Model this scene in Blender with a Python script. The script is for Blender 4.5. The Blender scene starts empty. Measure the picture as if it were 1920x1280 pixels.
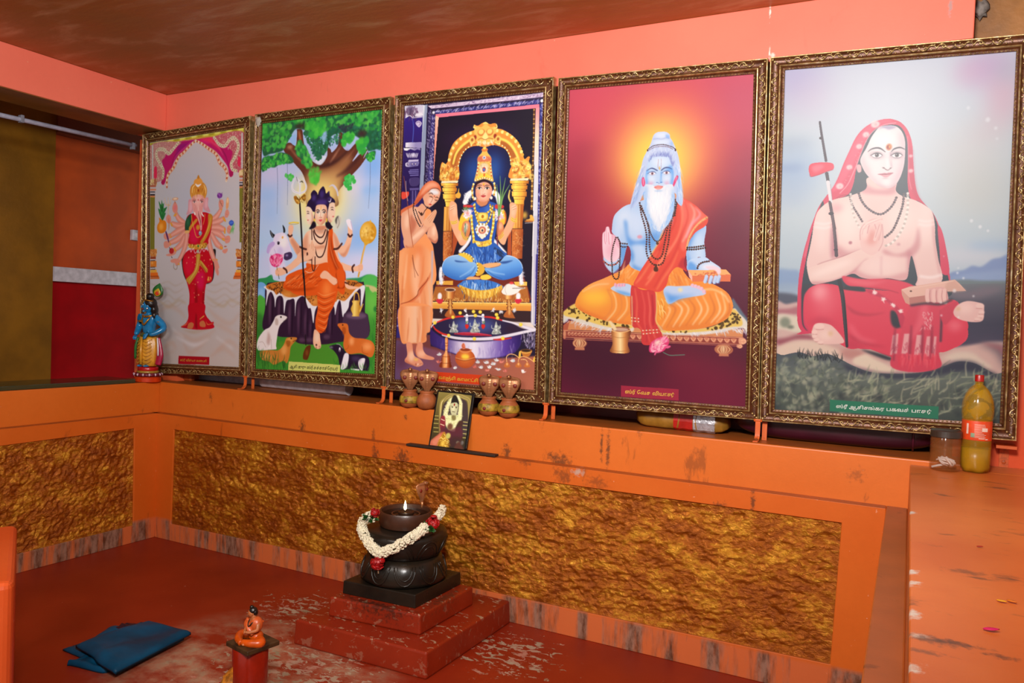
# Painted temple corner: framed pictures over a parapet, stone lamp on a plinth
import numpy as np, math, random
def _hex(c): return np.array([int(c[i:i+2],16)/255 for i in (0,2,4)],np.float32)
class Painter:
    """Paints a picture made of outlines, strokes and soft patches (canvas units: mm)."""
    def __init__(s,w,h,res):
        s.w,s.h,s.k=w,h,1/res
        s.W,s.H=int(round(w/res)),int(round(h/res))
        s.img=np.zeros((s.H,s.W,3),np.float32);s.last=None
    def smooth(s,p,closed=True,n=6):
        p=np.asarray(p,float)
        if len(p)<3: return p
        if closed: a,b,c,d=np.roll(p,1,0),p,np.roll(p,-1,0),np.roll(p,-2,0)
        else:
            q=np.vstack([2*p[0]-p[1],p,2*p[-1]-p[-2]]);a,b,c,d=q[:-3],q[1:-2],q[2:-1],q[3:]
        o=[]
        for t in np.arange(n)/n:
            o.append(.5*((2*b)+(c-a)*t+(2*a-5*b+4*c-d)*t*t+(3*b-a-3*c+d)*t**3))
        r=np.stack(o,1).reshape(-1,2)
        return r if closed else np.vstack([r,p[-1:]])
    def box(s,p,pad):
        x0,y0=np.floor(p.min(0)-pad).astype(int);x1,y1=np.ceil(p.max(0)+pad).astype(int)+1
        return max(x0,-200),max(y0,-200),min(x1,s.W+200),min(y1,s.H+200)
    def mask(s,p,b):
        pad=int(b*2.2)+2;x0,y0,x1,y1=s.box(p,pad);w,h=x1-x0,y1-y0
        if w<=0 or h<=0: return None
        SS=2 if w*h<160000 else 1
        q=(p-[x0,y0])*SS;W2,H2=w*SS,h*SS
        d=np.zeros((H2,W2+1),np.int32);e=np.roll(q,-1,0)
        for (ax,ay),(bx,by) in zip(q,e):
            if ay==by: continue
            if ay>by: ax,ay,bx,by=bx,by,ax,ay
            r0,r1=max(math.ceil(ay-.5),0),min(math.ceil(by-.5),H2)
            if r1<=r0: continue
            r=np.arange(r0,r1);x=ax+(r+.5-ay)*(bx-ax)/(by-ay)
            d[r,np.clip(np.ceil(x-.5),0,W2).astype(int)]+=1
        m=(np.cumsum(d[:,:-1],1)&1).astype(np.float32)
        if SS==2: m=m.reshape(h,2,w,2).mean((1,3))
        return s.blur(m,b),x0,y0
    def blur(s,m,b):
        r=int(round(b))
        if r<1: return m
        for ax in (0,1):
            for _ in range(2):
                n=m.shape[ax];c=np.cumsum(m,ax);z=np.zeros_like(np.take(c,[0],ax));c=np.concatenate([z,c],ax)
                i=np.arange(n);hi=np.minimum(i+r+1,n);lo=np.maximum(i-r,0)
                m=(np.take(c,hi,ax)-np.take(c,lo,ax))/(2*r+1)
        return m
    def put(s,mk,col,a,clip,keep=True):
        if mk is None: return
        m,x0,y0=mk;h,w=m.shape
        X0,Y0,X1,Y1=max(x0,0),max(y0,0),min(x0+w,s.W),min(y0+h,s.H)
        if X1<=X0 or Y1<=Y0: return
        m=m[Y0-y0:Y1-y0,X0-x0:X1-x0]
        if clip and s.last is not None:
            lm,lx,ly=s.last;f=np.zeros_like(m)
            ax0,ay0,ax1,ay1=max(X0,lx),max(Y0,ly),min(X1,lx+lm.shape[1]),min(Y1,ly+lm.shape[0])
            if ax1<=ax0 or ay1<=ay0: return
            f[ay0-Y0:ay1-Y0,ax0-X0:ax1-X0]=lm[ay0-ly:ay1-ly,ax0-lx:ax1-lx];m=m*f
        elif keep: s.last=(m.copy(),X0,Y0)
        m=(m*a)[...,None]
        if callable(col): col=col(X0,Y0,X1,Y1)
        t=s.img[Y0:Y1,X0:X1];t+=(col-t)*m
    def stroke(s,p,w,b):
        p=s.smooth(p,False) if len(p)>2 else np.asarray(p,float)
        w=np.interp(np.linspace(0,1,len(p)),np.linspace(0,1,len(w)),w)[:,None]/2
        t=np.gradient(p,axis=0);t/=np.linalg.norm(t,axis=1,keepdims=True)+1e-9
        n=np.stack([-t[:,1],t[:,0]],1)
        e0=p[0]-t[0]*w[0]*.7;e1=p[-1]+t[-1]*w[-1]*.7
        return s.mask(np.vstack([[e0],p+n*w,[e1],(p-n*w)[::-1]]),b)
    def inside(s,poly,pts):
        r=np.zeros(len(pts),bool);a=poly;b=np.roll(poly,-1,0)
        for (ax,ay),(bx,by) in zip(a,b):
            if ay==by: continue
            c=((ay>pts[:,1])!=(by>pts[:,1]))&(pts[:,0]<(bx-ax)*(pts[:,1]-ay)/(by-ay)+ax);r^=c
        return r
    def ell(s,cx,cy,rx,ry,rot):
        t=np.linspace(0,2*np.pi,max(10,min(48,int((rx+ry)*1.2)+8)),endpoint=False);c,n=math.cos(rot),math.sin(rot)
        x,y=rx*np.cos(t),ry*np.sin(t);return np.stack([cx+x*c-y*n,cy+x*n+y*c],1)
    def run(s,text):
        k=s.k
        for ln in text.strip().split('\n'):
            f=ln.split('|');op=f[0];a=float(f[2] or 1);b=float(f[3] or 0)*k;cl=f[4]=='c';cols=[_hex(c) for c in f[1].split(',')]
            v=[float(x) for x in f[5].split(',')] if f[5] else []
            n=np.array([float(x) for x in f[6].replace(' ',',').split(',')]).reshape(-1,2)*k
            if op=='P': s.put(s.mask(s.smooth(n),b),cols[0],a,cl)
            elif op=='p': s.put(s.mask(n,b),cols[0],a,cl)
            elif op=='L': s.put(s.stroke(n,[x*k for x in v],b),cols[0],a,cl,False)
            elif op=='E':
                rx,ry,rot=v;s.put(s.mask(s.ell(n[0,0],n[0,1],rx*k,ry*k,rot),b),cols[0],a,cl,len(f)>7)
            elif op=='G':
                g0,g1=n[0],n[1];d=g1-g0;L2=d@d
                def col(X0,Y0,X1,Y1):
                    yy,xx=np.mgrid[Y0:Y1,X0:X1];t=np.clip(((xx-g0[0])*d[0]+(yy-g0[1])*d[1])/L2,0,1)*(len(cols)-1)
                    i=np.minimum(t.astype(int),len(cols)-2);C=np.array(cols);t=(t-i)[...,None]
                    return C[i]*(1-t)+C[i+1]*t
                q=n[2:];s.put(s.mask(s.smooth(q) if v[0] else q,b),col,a,cl)
            elif op=='D':
                q=s.smooth(n,False,12);sl=np.r_[0,np.cumsum(np.linalg.norm(np.diff(q,axis=0),axis=1))]
                for i,d in enumerate(np.arange(0,sl[-1]+1e-6,v[1]*k)):
                    s.put(s.mask(s.ell(np.interp(d,sl,q[:,0]),np.interp(d,sl,q[:,1]),v[0]*k,v[0]*k,0),b),cols[i%len(cols)],a,cl,False)
            elif op in 'FS':
                rng=np.random.RandomState(int(v[0]));q=s.smooth(n) if len(n)>4 else n
                N=int(v[1]);lo,hi=q.min(0),q.max(0);pts=rng.uniform(lo,hi,(N*4+20,2));pts=pts[s.inside(q,pts)][:N]
                for p in pts:
                    c=cols[rng.randint(len(cols))]
                    if op=='F':
                        r=rng.uniform(v[2],v[3])*k;s.put(s.mask(s.ell(p[0],p[1],r,r*rng.uniform(.5,1),rng.uniform(0,3.14)),b),c,a,cl,False)
                    else:
                        t=v[4]+rng.uniform(-1,1)*v[5];l=v[2]*k*rng.uniform(.5,1.2);dv=np.array([math.cos(t),math.sin(t)])*l
                        m=p+dv*.5+rng.uniform(-.15,.15,2)*l;s.put(s.stroke([p,m,p+dv],[v[3]*k,v[3]*k*.8,v[3]*k*.2],b),c,a,cl,False)
    def grid(s,nx,ny):
        """mean colour on an nx by ny grid of points"""
        X=np.clip(np.linspace(0,s.W-1,nx),0,s.W-1);Y=np.clip(np.linspace(0,s.H-1,ny),0,s.H-1)
        m=s.img;r=max(1,int(round(s.W/nx/2)))
        if r>1: m=s.blur(m,r/2)
        xi=np.minimum(X.astype(int),s.W-2);yi=np.minimum(Y.astype(int),s.H-2);fx=(X-xi)[None,:,None];fy=(Y-yi)[:,None,None]
        A=m[yi][:,xi];B=m[yi][:,xi+1];C=m[yi+1][:,xi];D=m[yi+1][:,xi+1]
        return (A*(1-fx)+B*fx)*(1-fy)+(C*(1-fx)+D*fx)*fy

import bpy, bmesh, math, random, numpy as np
from mathutils import Vector, Matrix
random.seed(4)
COL=bpy.context.scene.collection; PI=math.pi
def lin(h):
    if not isinstance(h,str): return tuple(h)+(1,) if len(h)==3 else h
    c=[int(h[i:i+2],16)/255 for i in (0,2,4)]
    return tuple(x/12.92 if x<=.04045 else ((x+.055)/1.055)**2.4 for x in c)+(1,)
# ---------------------------------------------------------------- meshes
class MB:
    def __init__(s): s.v=[];s.f=[]
    def add(s,v,f):
        b=len(s.v);s.v+=[tuple(map(float,p)) for p in v];s.f+=[tuple(i+b for i in q) for q in f];return s
    def box(s,x0,x1,y0,y1,z0,z1,M=None):
        v=[(x,y,z) for z in (z0,z1) for y in (y0,y1) for x in (x0,x1)]
        if M is not None: v=[M@Vector(p) for p in v]
        return s.add(v,[(0,2,3,1),(4,5,7,6),(0,1,5,4),(1,3,7,5),(3,2,6,7),(2,0,4,6)])
    def lathe(s,prof,n=32,M=None,wob=None):
        v=[];f=[]
        for i,(r,z) in enumerate(prof):
            for j in range(n):
                a=2*PI*j/n;q=r*(1 if wob is None else wob(a,i/(len(prof)-1),r))
                v.append((q*math.cos(a),q*math.sin(a),z))
        for i in range(len(prof)-1):
            for j in range(n):
                k=(j+1)%n;f.append((i*n+j,i*n+k,(i+1)*n+k,(i+1)*n+j))
        if prof[0][0]>1e-6: f.append(tuple(range(n-1,-1,-1)))
        if prof[-1][0]>1e-6: f.append(tuple((len(prof)-1)*n+j for j in range(n)))
        if M is not None: v=[M@Vector(p) for p in v]
        return s.add(v,f)
    def tube(s,path,rad,n=8,flat=1.0,up=None):
        P=[Vector(p) for p in path];m=len(P);R=rad if isinstance(rad,(list,tuple)) else [rad]*m
        if len(R)!=m: R=list(np.interp(np.linspace(0,1,m),np.linspace(0,1,len(R)),R))
        v=[];f=[];N=None
        for i in range(m):
            t=(P[min(i+1,m-1)]-P[max(i-1,0)]).normalized()
            if N is None:
                N=Vector(up) if up else (Vector((0,0,1)) if abs(t.z)<.9 else Vector((1,0,0)))
            N=(N-t*N.dot(t)).normalized();B=t.cross(N)
            for j in range(n):
                a=2*PI*j/n;v.append(P[i]+(N*math.cos(a)*flat+B*math.sin(a))*R[i])
        for i in range(m-1):
            for j in range(n):
                k=(j+1)%n;f.append((i*n+j,i*n+k,(i+1)*n+k,(i+1)*n+j))
        f.append(tuple(range(n-1,-1,-1)));f.append(tuple((m-1)*n+j for j in range(n)))
        return s.add(v,f)
    def ball(s,c,r,n=12,M=None,fn=None):
        r=(r,r,r) if not hasattr(r,'__len__') else r;h=max(4,n//2+1);v=[];f=[]
        for i in range(h+1):
            t=PI*i/h
            for j in range(n):
                a=2*PI*j/n;d=Vector((math.sin(t)*math.cos(a),math.sin(t)*math.sin(a),math.cos(t)))
                k=fn(d) if fn else 1
                p=Vector((d.x*r[0]*k,d.y*r[1]*k,d.z*r[2]*k))
                if M is not None: p=M@p
                v.append(p+Vector(c))
        for i in range(h):
            for j in range(n):
                k=(j+1)%n;f.append((i*n+j,(i+1)*n+j,(i+1)*n+k,i*n+k))
        return s.add(v,f)
    def prism(s,pts,z0,z1):
        n=len(pts);return s.add([(x,y,z0) for x,y in pts]+[(x,y,z1) for x,y in pts],[tuple(range(n-1,-1,-1)),tuple(range(n,2*n))]+[(i,(i+1)%n,n+(i+1)%n,n+i) for i in range(n)])
    def move(s,M): s.v=[tuple(M@Vector(p)) for p in s.v];return s
def spline(pts,n=8):
    p=np.array(pts,float);q=np.vstack([2*p[0]-p[1],p,2*p[-1]-p[-2]]);o=[]
    for i in range(len(p)-1):
        a,b,c,d=q[i:i+4]
        for t in np.arange(n)/n: o.append(.5*(2*b+(c-a)*t+(2*a-5*b+4*c-d)*t*t+(3*b-a-3*c+d)*t**3))
    return [tuple(x) for x in o]+[tuple(p[-1])]
def link(name,me,m,parent=None,smooth=False,bevel=0,loc=None,auto=None):
    o=bpy.data.objects.new(name,me);COL.objects.link(o)
    if m: me.materials.append(m)
    if parent: o.parent=parent
    if loc: o.location=loc
    if smooth:
        me.polygons.foreach_set('use_smooth',[True]*len(me.polygons))
        if auto: me.set_sharp_from_angle(angle=math.radians(auto))
    if bevel:
        b=o.modifiers.new('bevel','BEVEL');b.width=bevel;b.segments=3;b.limit_method='ANGLE';b.harden_normals=False
    return o
def obj(name,mb,m,parent=None,smooth=False,bevel=0,loc=None,auto=None):
    me=bpy.data.meshes.new(name);me.from_pydata(mb.v,[],mb.f);me.validate()
    bm=bmesh.new();bm.from_mesh(me);bmesh.ops.recalc_face_normals(bm,faces=bm.faces);bm.to_mesh(me);bm.free()
    return link(name,me,m,parent,smooth,bevel,loc,auto)
def tag(o,label,cat,group=None,kind=None):
    o['label']=label;o['category']=cat
    if group:o['group']=group
    if kind:o['kind']=kind
    return o
def struct(o): o['kind']='structure';return o
def empty(name,loc,rz=0):
    o=bpy.data.objects.new(name,None);COL.objects.link(o);o.location=loc;o.rotation_euler=(0,0,rz);o.empty_display_size=.05;return o
def skin(pts,edges,rad,sub=2):
    """one continuous body grown over a skeleton"""
    me=bpy.data.meshes.new('b');me.from_pydata(pts,edges,[]);o=bpy.data.objects.new('b',me);COL.objects.link(o)
    o.modifiers.new('s','SKIN')
    for i,r in enumerate(rad):
        r=(r,r) if not hasattr(r,'__len__') else r;me.skin_vertices[0].data[i].radius=r
    me.skin_vertices[0].data[0].use_root=True
    sb=o.modifiers.new('u','SUBSURF');sb.levels=sb.render_levels=sub
    dg=bpy.context.evaluated_depsgraph_get();r=bpy.data.meshes.new_from_object(o.evaluated_get(dg))
    bpy.data.objects.remove(o);r.materials.clear();return r
# ---------------------------------------------------------------- materials
class NT:
    def __init__(s,name):
        s.m=bpy.data.materials.new(name);s.m.use_nodes=True;s.t=s.m.node_tree;s.b=s.t.nodes['Principled BSDF'];s.g=s.n('ShaderNodeNewGeometry')
    def n(s,k,**a):
        x=s.t.nodes.new(k)
        for q,v in a.items():
            if q.startswith('i_'): x.inputs[q[2:].replace('_',' ')].default_value=v
            else: setattr(x,q,v)
        return x
    def l(s,a,b): s.t.links.new(a,b)
    def pos(s,scale=(1,1,1),off=(0,0,0)):
        m=s.n('ShaderNodeMapping');m.inputs['Scale'].default_value=scale;m.inputs['Location'].default_value=off;s.l(s.g.outputs['Position'],m.inputs['Vector']);return m.outputs[0]
    def noise(s,scale,detail=4,rough=.55,vec=None,dist=0):
        x=s.n('ShaderNodeTexNoise',i_Scale=scale,i_Detail=detail,i_Roughness=rough,i_Distortion=dist)
        s.l(vec if vec is not None else s.g.outputs['Position'],x.inputs['Vector']);return x.outputs['Fac']
    def ramp(s,fac,stops,smooth=False):
        r=s.n('ShaderNodeValToRGB');e=r.color_ramp.elements
        if smooth:r.color_ramp.interpolation='EASE'
        while len(e)<len(stops): e.new(.5)
        for x,(p,c) in zip(e,stops): x.position=p;x.color=lin(c) if isinstance(c,str) else (c,c,c,1)
        s.l(fac,r.inputs[0]);return r.outputs[0]
    def mix(s,f,a,b,mode='MIX'):
        x=s.n('ShaderNodeMix',data_type='RGBA',blend_type=mode)
        for v,i in ((f,0),(a,6),(b,7)):
            if isinstance(v,str): x.inputs[i].default_value=lin(v)
            elif isinstance(v,(int,float)): x.inputs[i].default_value=v if i==0 else (v,v,v,1)
            else: s.l(v,x.inputs[i])
        return x.outputs[2]
    def math(s,op,a,b=0,c=None):
        x=s.n('ShaderNodeMath',operation=op)
        for i,v in enumerate((a,b,c)):
            if v is None: continue
            if isinstance(v,(int,float)): x.inputs[i].default_value=v
            else: s.l(v,x.inputs[i])
        return x.outputs[0]
    def spots(s,c,L):
        # single stains and chips: centre, half sizes, colour
        for i,(x,y,z,rx,ry,rz,col,a) in enumerate(L):
            m=s.n('ShaderNodeMapping');m.inputs['Scale'].default_value=(1/rx,1/ry,1/rz);m.inputs['Location'].default_value=(-x/rx,-y/ry,-z/rz);s.l(s.g.outputs['Position'],m.inputs[0])
            d=s.n('ShaderNodeVectorMath',operation='LENGTH');s.l(m.outputs[0],d.inputs[0])
            n=s.noise(70,5,.65,s.pos(off=(i*.37,i*.11,0)));k=s.ramp(s.math('SUBTRACT',s.math('ADD',d.outputs['Value'],s.math('MULTIPLY',n,3.4)),1.7),[(.2,.9),(1.,0.)])
            c=s.mix(s.math('MULTIPLY',k,a),c,col)
        return c
    def bump(s,h,st,dist=.01):
        b=s.n('ShaderNodeBump',i_Strength=st,i_Distance=dist);s.l(h,b.inputs['Height']);s.l(b.outputs[0],s.b.inputs['Normal'])
    def set(s,col=None,rough=.5,metal=0,spec=.5,**k):
        for v,n in ((col,'Base Color'),(rough,'Roughness'),(metal,'Metallic'),(spec,'Specular IOR Level')):
            if v is None: continue
            if isinstance(v,str): s.b.inputs[n].default_value=lin(v)
            elif isinstance(v,(int,float)): s.b.inputs[n].default_value=v
            else: s.l(v,s.b.inputs[n])
        for q,v in k.items(): s.b.inputs[q.replace('_',' ')].default_value=v
        return s.m
_mc={}
def mat(col,rough=.5,metal=0,spec=.5,bs=0,bst=.3,var=.12,vs=30,**k):
    """plain paint or plastic with a little procedural unevenness"""
    key=(col,rough,metal,spec,bs,bst,var,vs,tuple(k.items()))
    if key in _mc: return _mc[key]
    t=NT('paint_'+col);c=lin(col);d=tuple(x*(1-var*2.2) for x in c[:3])
    f=t.noise(vs,4);r=t.ramp(f,[(.35,0.),(.7,1.)]);x=t.mix(r,0,0);mx=x.node
    mx.inputs[6].default_value=d+(1,);mx.inputs[7].default_value=tuple(min(1,y*(1+var*.4)) for y in c[:3])+(1,)
    if bs: t.bump(t.noise(bs,5),bst,.004)
    _mc[key]=t.set(x,rough,metal,spec,**k);return _mc[key]
def wall_paint(name,a,b,dark,rough=.45,stain=.6,grime=None,seed=0.,dusty=1.,spots=()):
    t=NT(name);t1=t.ramp(t.noise(1.7,3,vec=t.pos(off=(seed,0,0))),[(.35,a),(.7,b)])
    fine=t.noise(38,5);t1=t.mix(t.math('MULTIPLY',fine,.16),t1,dark)
    # scattered scuffs, each with its own shape
    m=t.noise(5.5,7,.65,t.pos((1.6,1.6,.55),(seed+3,1,2)),.4);k=t.ramp(m,[(.635,0.),(.69,1.)])
    t1=t.mix(t.math('MULTIPLY',k,stain),t1,'4a2a12')
    w=t.ramp(t.noise(60,3,.5,t.pos(off=(seed,5,1))),[(.735,0.),(.75,1.)]);t1=t.mix(t.math('MULTIPLY',w,.5),t1,'e8b090')
    nz=t.n('ShaderNodeSeparateXYZ');t.l(t.g.outputs['Normal'],nz.inputs[0]);dust=t.math('MULTIPLY',t.ramp(nz.outputs[2],[(.6,0.),(.9,1.)]),t.math('ADD',.35,t.math('MULTIPLY',t.noise(8,4),.7)));t1=t.mix(t.math('MULTIPLY',dust,dusty),t1,'83481c')
    if grime:
        z=t.n('ShaderNodeSeparateXYZ');t.l(t.g.outputs['Position'],z.inputs[0])
        low=t.ramp(z.outputs[2],[(.0,1.),(grime,1.),(grime+.02,0.)])
        s1=t.ramp(t.noise(9,6,.6,t.pos((1.3,1.3,.12),(seed,0,0)),.3),[(.44,0.),(.56,1.)]);s2=t.ramp(t.noise(30,6,.7,t.pos((1,1,.35))),[(.42,0.),(.62,1.)])
        t1=t.mix(t.math('MULTIPLY',low,.7),t1,'c8693f')
        t1=t.mix(t.math('MULTIPLY',t.math('MULTIPLY',low,s1),.85),t1,t.mix(s2,'8a7060','2c241c'))
    t1=t.spots(t1,spots)
    t.bump(t.noise(120,4),.12,.002)
    return t.set(t1,rough,0,.4)
def sp(P,w,h,c='3a2a1c',a=.8): return (P[0],P[1],P[2],w,.1,h,c,a)
UPS=[sp((1.0716,0.0000,0.7197),.02,.05),sp((1.0479,0.0000,0.6902),.05,.012),sp((2.6785,0.0000,0.7973),.008,.07),sp((2.7069,0.0000,0.7851),.010,.10),sp((2.5053,0.0000,0.7152),.05,.045),sp((2.4577,0.0000,0.7323),.03,.02),sp((2.2406,0.0000,0.7261),.025,.04),sp((1.5176,0.0000,0.7170),.015,.05,a=.6),sp((1.6991,0.0000,0.8311),.014,.014),sp((3.6356,0.0000,0.8031),.03,.03,a=.4),sp((1.9931,0.0000,0.7855),.02,.02,a=.5),sp((2.8378,0.0000,0.8964),.012,.04,a=.6),sp((0.4125,0.0000,0.8217),.02,.03,a=.6)]
LOS=[sp((1.5744,-0.0500,0.6479),.022,.06),sp((1.7270,-0.0500,0.6504),.05,.05),sp((2.5314,-0.0500,0.6723),.05,.04,a=.6),sp((2.6020,-0.0500,0.6943),.03,.016,'b8a090',.9),sp((3.2966,-0.0500,0.6735),.010,.05),sp((3.1776,-0.0500,0.6366),.035,.018),sp((2.3570,-0.0500,0.7141),.04,.03,a=.6),sp((2.6851,-0.0500,0.6590),.06,.03,a=.5)]
SLS=[(3.8155,-1.7034,.86,.022,.012,.1,'c8b8a8',.9),(3.8347,-1.7091,.86,.05,.018,.1,'5a4430',.85),(3.8620,-1.7028,.86,.05,.010,.1,'4a3626',.85),(3.8257,-1.7618,.86,.03,.010,.1,'5a4430',.7),(3.9014,-1.3023,.86,.045,.02,.1,'5a4028',.7),(3.9190,-1.7231,.86,.03,.012,.1,'4a3626',.8)]
for _y in (-1.3567,-1.4343,-1.6075,-1.8263,-0.8136): SLS.append((3.806,_y,.86,.016,.022,.1,'cfcabc',1.))
ORANGE=wall_paint('orange_wall_paint','d0661c','da7026','8f3c08',.42,.45,spots=UPS)
ORANGE_LOW=wall_paint('orange_lower_wall_paint','cc5c16','d66a22','8f3c08',.42,.4,grime=.105,seed=4.,spots=LOS)
ORANGE_TOP=wall_paint('worn_orange_ledge_paint','c06426','cc7230','6c3a14',.4,.8,seed=9.)
SALMON=wall_paint('salmon_beam_paint','e66e58','ec7860','c05c48',.5,.12,seed=2.,spots=[sp((3.2680,0.0000,2.4797),.004,.03,'f4e4d8',.9),sp((3.2727,0.0000,2.3324),.004,.03,'f4e4d8',.9),sp((3.8523,0.0000,2.4110),.008,.03,'9a8a88',.8),sp((3.2847,0.0000,2.3192),.012,.01,'e8dcd0',.8)])
def gold_material():
    # worn gold paint on plaster: ridge highlights and crevice shade put into the colour
    t=NT('mica_gold_plaster');a=t.noise(38,9,.64,t.pos((1,1,1.5)),.5);b=t.noise(7,6,.62,t.pos((1,1,1.4)),.3)
    h=t.math('ADD',t.math('MULTIPLY',a,.45),t.math('MULTIPLY',b,.55))
    c=t.ramp(h,[(.38,'8e4409'),(.50,'ae600e'),(.64,'dea22a')])
    t.bump(a,.6,.02)
    return t.set(c,t.ramp(a,[(.35,.42),(.65,.24)]),.62,.6)
GOLD=gold_material()
def ceiling_material():
    t=NT('brown_gold_ceiling');a=t.noise(1.3,4,.6);c=t.ramp(a,[(.3,'a85a1c'),(.55,'a06424'),(.75,'946a34')])
    s=t.noise(3.2,7,.62,t.pos((.8,2.6,1),(2,0,0)),.5);k=t.ramp(s,[(.52,0.),(.72,1.)]);c=t.mix(t.math('MULTIPLY',k,.75),c,'bc9c70')
    w=t.ramp(t.noise(90,4,.6),[(.69,0.),(.72,1.)]);c=t.mix(t.math('MULTIPLY',w,.35),c,'c8a87c')
    t.bump(t.noise(16,6,.6,t.pos((.6,1.8,1))),.25,.01)
    return t.set(c,t.ramp(s,[(.4,.5),(.7,.33)]),.08,.5)
CEIL=ceiling_material()
def floor_material(tx=0):
    t=NT('worn_red_floor_paint');c=t.ramp(t.noise(2.2,4),[(.35,'80200a'),(.7,'932c10')])
    z=t.n('ShaderNodeSeparateXYZ');t.l(t.g.outputs['Position'],z.inputs[0])
    def near(cx,cy,r0,r1):
        d=t.n('ShaderNodeVectorMath',operation='DISTANCE');t.l(t.g.outputs['Position'],d.inputs[0]);d.inputs[1].default_value=(cx,cy,.03)
        return t.n('ShaderNodeMapRange',i_From_Min=r1,i_From_Max=r0),d.outputs['Value']
    def area(*a): m,v=near(*a);t.l(v,m.inputs['Value']);return m.outputs[0]
    A=t.math('MAXIMUM',area(1.4437,-0.3980,.06,.42),t.math('MAXIMUM',area(2.4557,-0.3054,.08,.42),area(1.8391,-0.8803,.15,.6)))
    fl=t.noise(21,8,.68,t.pos((1,1.7,1),(3,1,0)),.7)
    th=t.math('SUBTRACT',.745,t.math('MULTIPLY',A,.235));k=t.n('ShaderNodeMapRange');t.l(fl,k.inputs['Value']);t.l(th,k.inputs['From Min']);t.l(t.math('ADD',th,.02),k.inputs['From Max']);k=k.outputs[0]
    under=t.ramp(t.noise(7,5),[(.35,'8c8468'),(.5,'b0a088'),(.65,'b87868')])
    # rubbed pink patch in front of the plinth
    B=t.math('MULTIPLY',area(1.7115,-0.9351,.3,.62),t.ramp(t.noise(4.5,7,.65,t.pos((1,1.4,1))),[(.4,0.),(.58,1.)]))
    c=t.mix(t.math('MULTIPLY',B,.8),c,t.ramp(t.noise(16,6,.65),[(.35,'a05a40'),(.5,'b08064'),(.65,'a89a7c')]))
    c=t.mix(t.math('MULTIPLY',k,.85),c,under)
    d=t.ramp(t.noise(45,4,.6,t.pos(off=(7,0,0))),[(.72,0.),(.735,1.)]);c=t.mix(t.math('MULTIPLY',d,.6),c,'c89078')
    t.bump(t.noise(50,5),.1,.003)
    return t.set(c,.42,0,.4)
FLOOR=floor_material()
def chipped(name,a,b,chip,scale,th,rough=.4,dark=None,spots=()):
    t=NT(name);c=t.ramp(t.noise(3,4),[(.35,a),(.7,b)])
    if dark: c=t.mix(t.math('MULTIPLY',t.ramp(t.noise(6.5,7,.65,t.pos((1,2.4,1))),[(.6,0.),(.68,1.)]),.75),c,dark)
    n=t.n('ShaderNodeSeparateXYZ');t.l(t.g.outputs['Normal'],n.inputs[0]);up=t.ramp(n.outputs[2],[(.3,.25),(.8,1.)])
    k=t.ramp(t.noise(scale,8,.68,t.pos((1,1.6,1)),.6),[(th,0.),(th+.02,1.)]);c=t.spots(t.mix(t.math('MULTIPLY',k,up),c,chip),spots)
    t.bump(t.noise(60,4),.12,.003);return t.set(c,rough,0,.45)
PLINTH=chipped('chipped_red_plinth_paint','7a1e08','902a0e','a8886c',24,.585,spots=[(1.96,-.556,.17,.19,.03,.06,'24180e',.85),(2.165,-.36,.17,.03,.18,.06,'3a2c1c',.7),(2.1,-.50,.1,.10,.06,.02,'3a2010',.5)])
SLAB=chipped('chipped_orange_slab_paint','c46428','d47836','d8c8b8',14,.70,.38,'5a4028',SLS)
BRONZE='b87a30'
def frame_gold():
    t=NT('antique_gold_leaf');c=t.ramp(t.noise(40,5),[(.3,'745632'),(.55,'b89862'),(.75,'ecd8ae')]);t.bump(t.noise(160,4),.2,.002);return t.set(c,.32,.6,.6)
def frame_brown():
    t=NT('dark_bronze_moulding');c=t.ramp(t.noise(60,5),[(.35,'4a2410'),(.7,'6a3e20')]);t.bump(t.noise(180,4),.4,.002);return t.set(c,.36,.3,.5)
FG=frame_gold();FB=frame_brown()
def canvas_material():
    t=NT('printed_canvas');a=t.n('ShaderNodeVertexColor',layer_name='picture')
    t.bump(t.noise(900,2,.5),.12,.001);return t.set(a.outputs[0],.38,0,.27)
CANVAS=canvas_material()
# ---------------------------------------------------------------- room
ZC,ZL,ZG,ZB=2.5,.8797,.709,2.296
struct(obj('floor',MB().box(-.05,3.9,-3.6,.02,-.06,0),FLOOR))
struct(obj('ceiling',MB().box(-1.1,4.9,-3.9,1.4,ZC,ZC+.08),CEIL))
struct(obj('beam_back',MB().box(-.26,3.925,0,.36,ZB,ZC),SALMON,bevel=.004))
struct(obj('beam_left',MB().box(-.26,0,-3.6,0,ZB,ZC),SALMON,bevel=.004))
BR=mat('96622c',.42,.2,vs=6,var=.2,bs=18)
struct(obj('trim_1',MB().box(-.258,-.004,-3.6,-.004,ZB-.0035,ZB-.0005),BR))       # brown painted underside of the left beam
struct(obj('beam_right',MB().box(3.93,4.9,.13,.4,2.325,ZC),BR,bevel=.004))
struct(obj('pillar_right',MB().box(3.935,4.9,.17,.4,.80,2.325),wall_paint('red_orange_pillar_paint','d64a1a','de5a26','a03810',.45,.2,seed=6.)))
struct(obj('pillar_left',MB().box(-.352,.02,.1,.36,ZL,ZB),wall_paint('orange_pillar_paint','dc5c30','e06840','a03810',.45,.1,seed=7.)))
struct(obj('wall_back',MB().box(-.352,4.0,.36,.44,.6,ZC),mat('8c0a08',.4,vs=4)))
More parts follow.
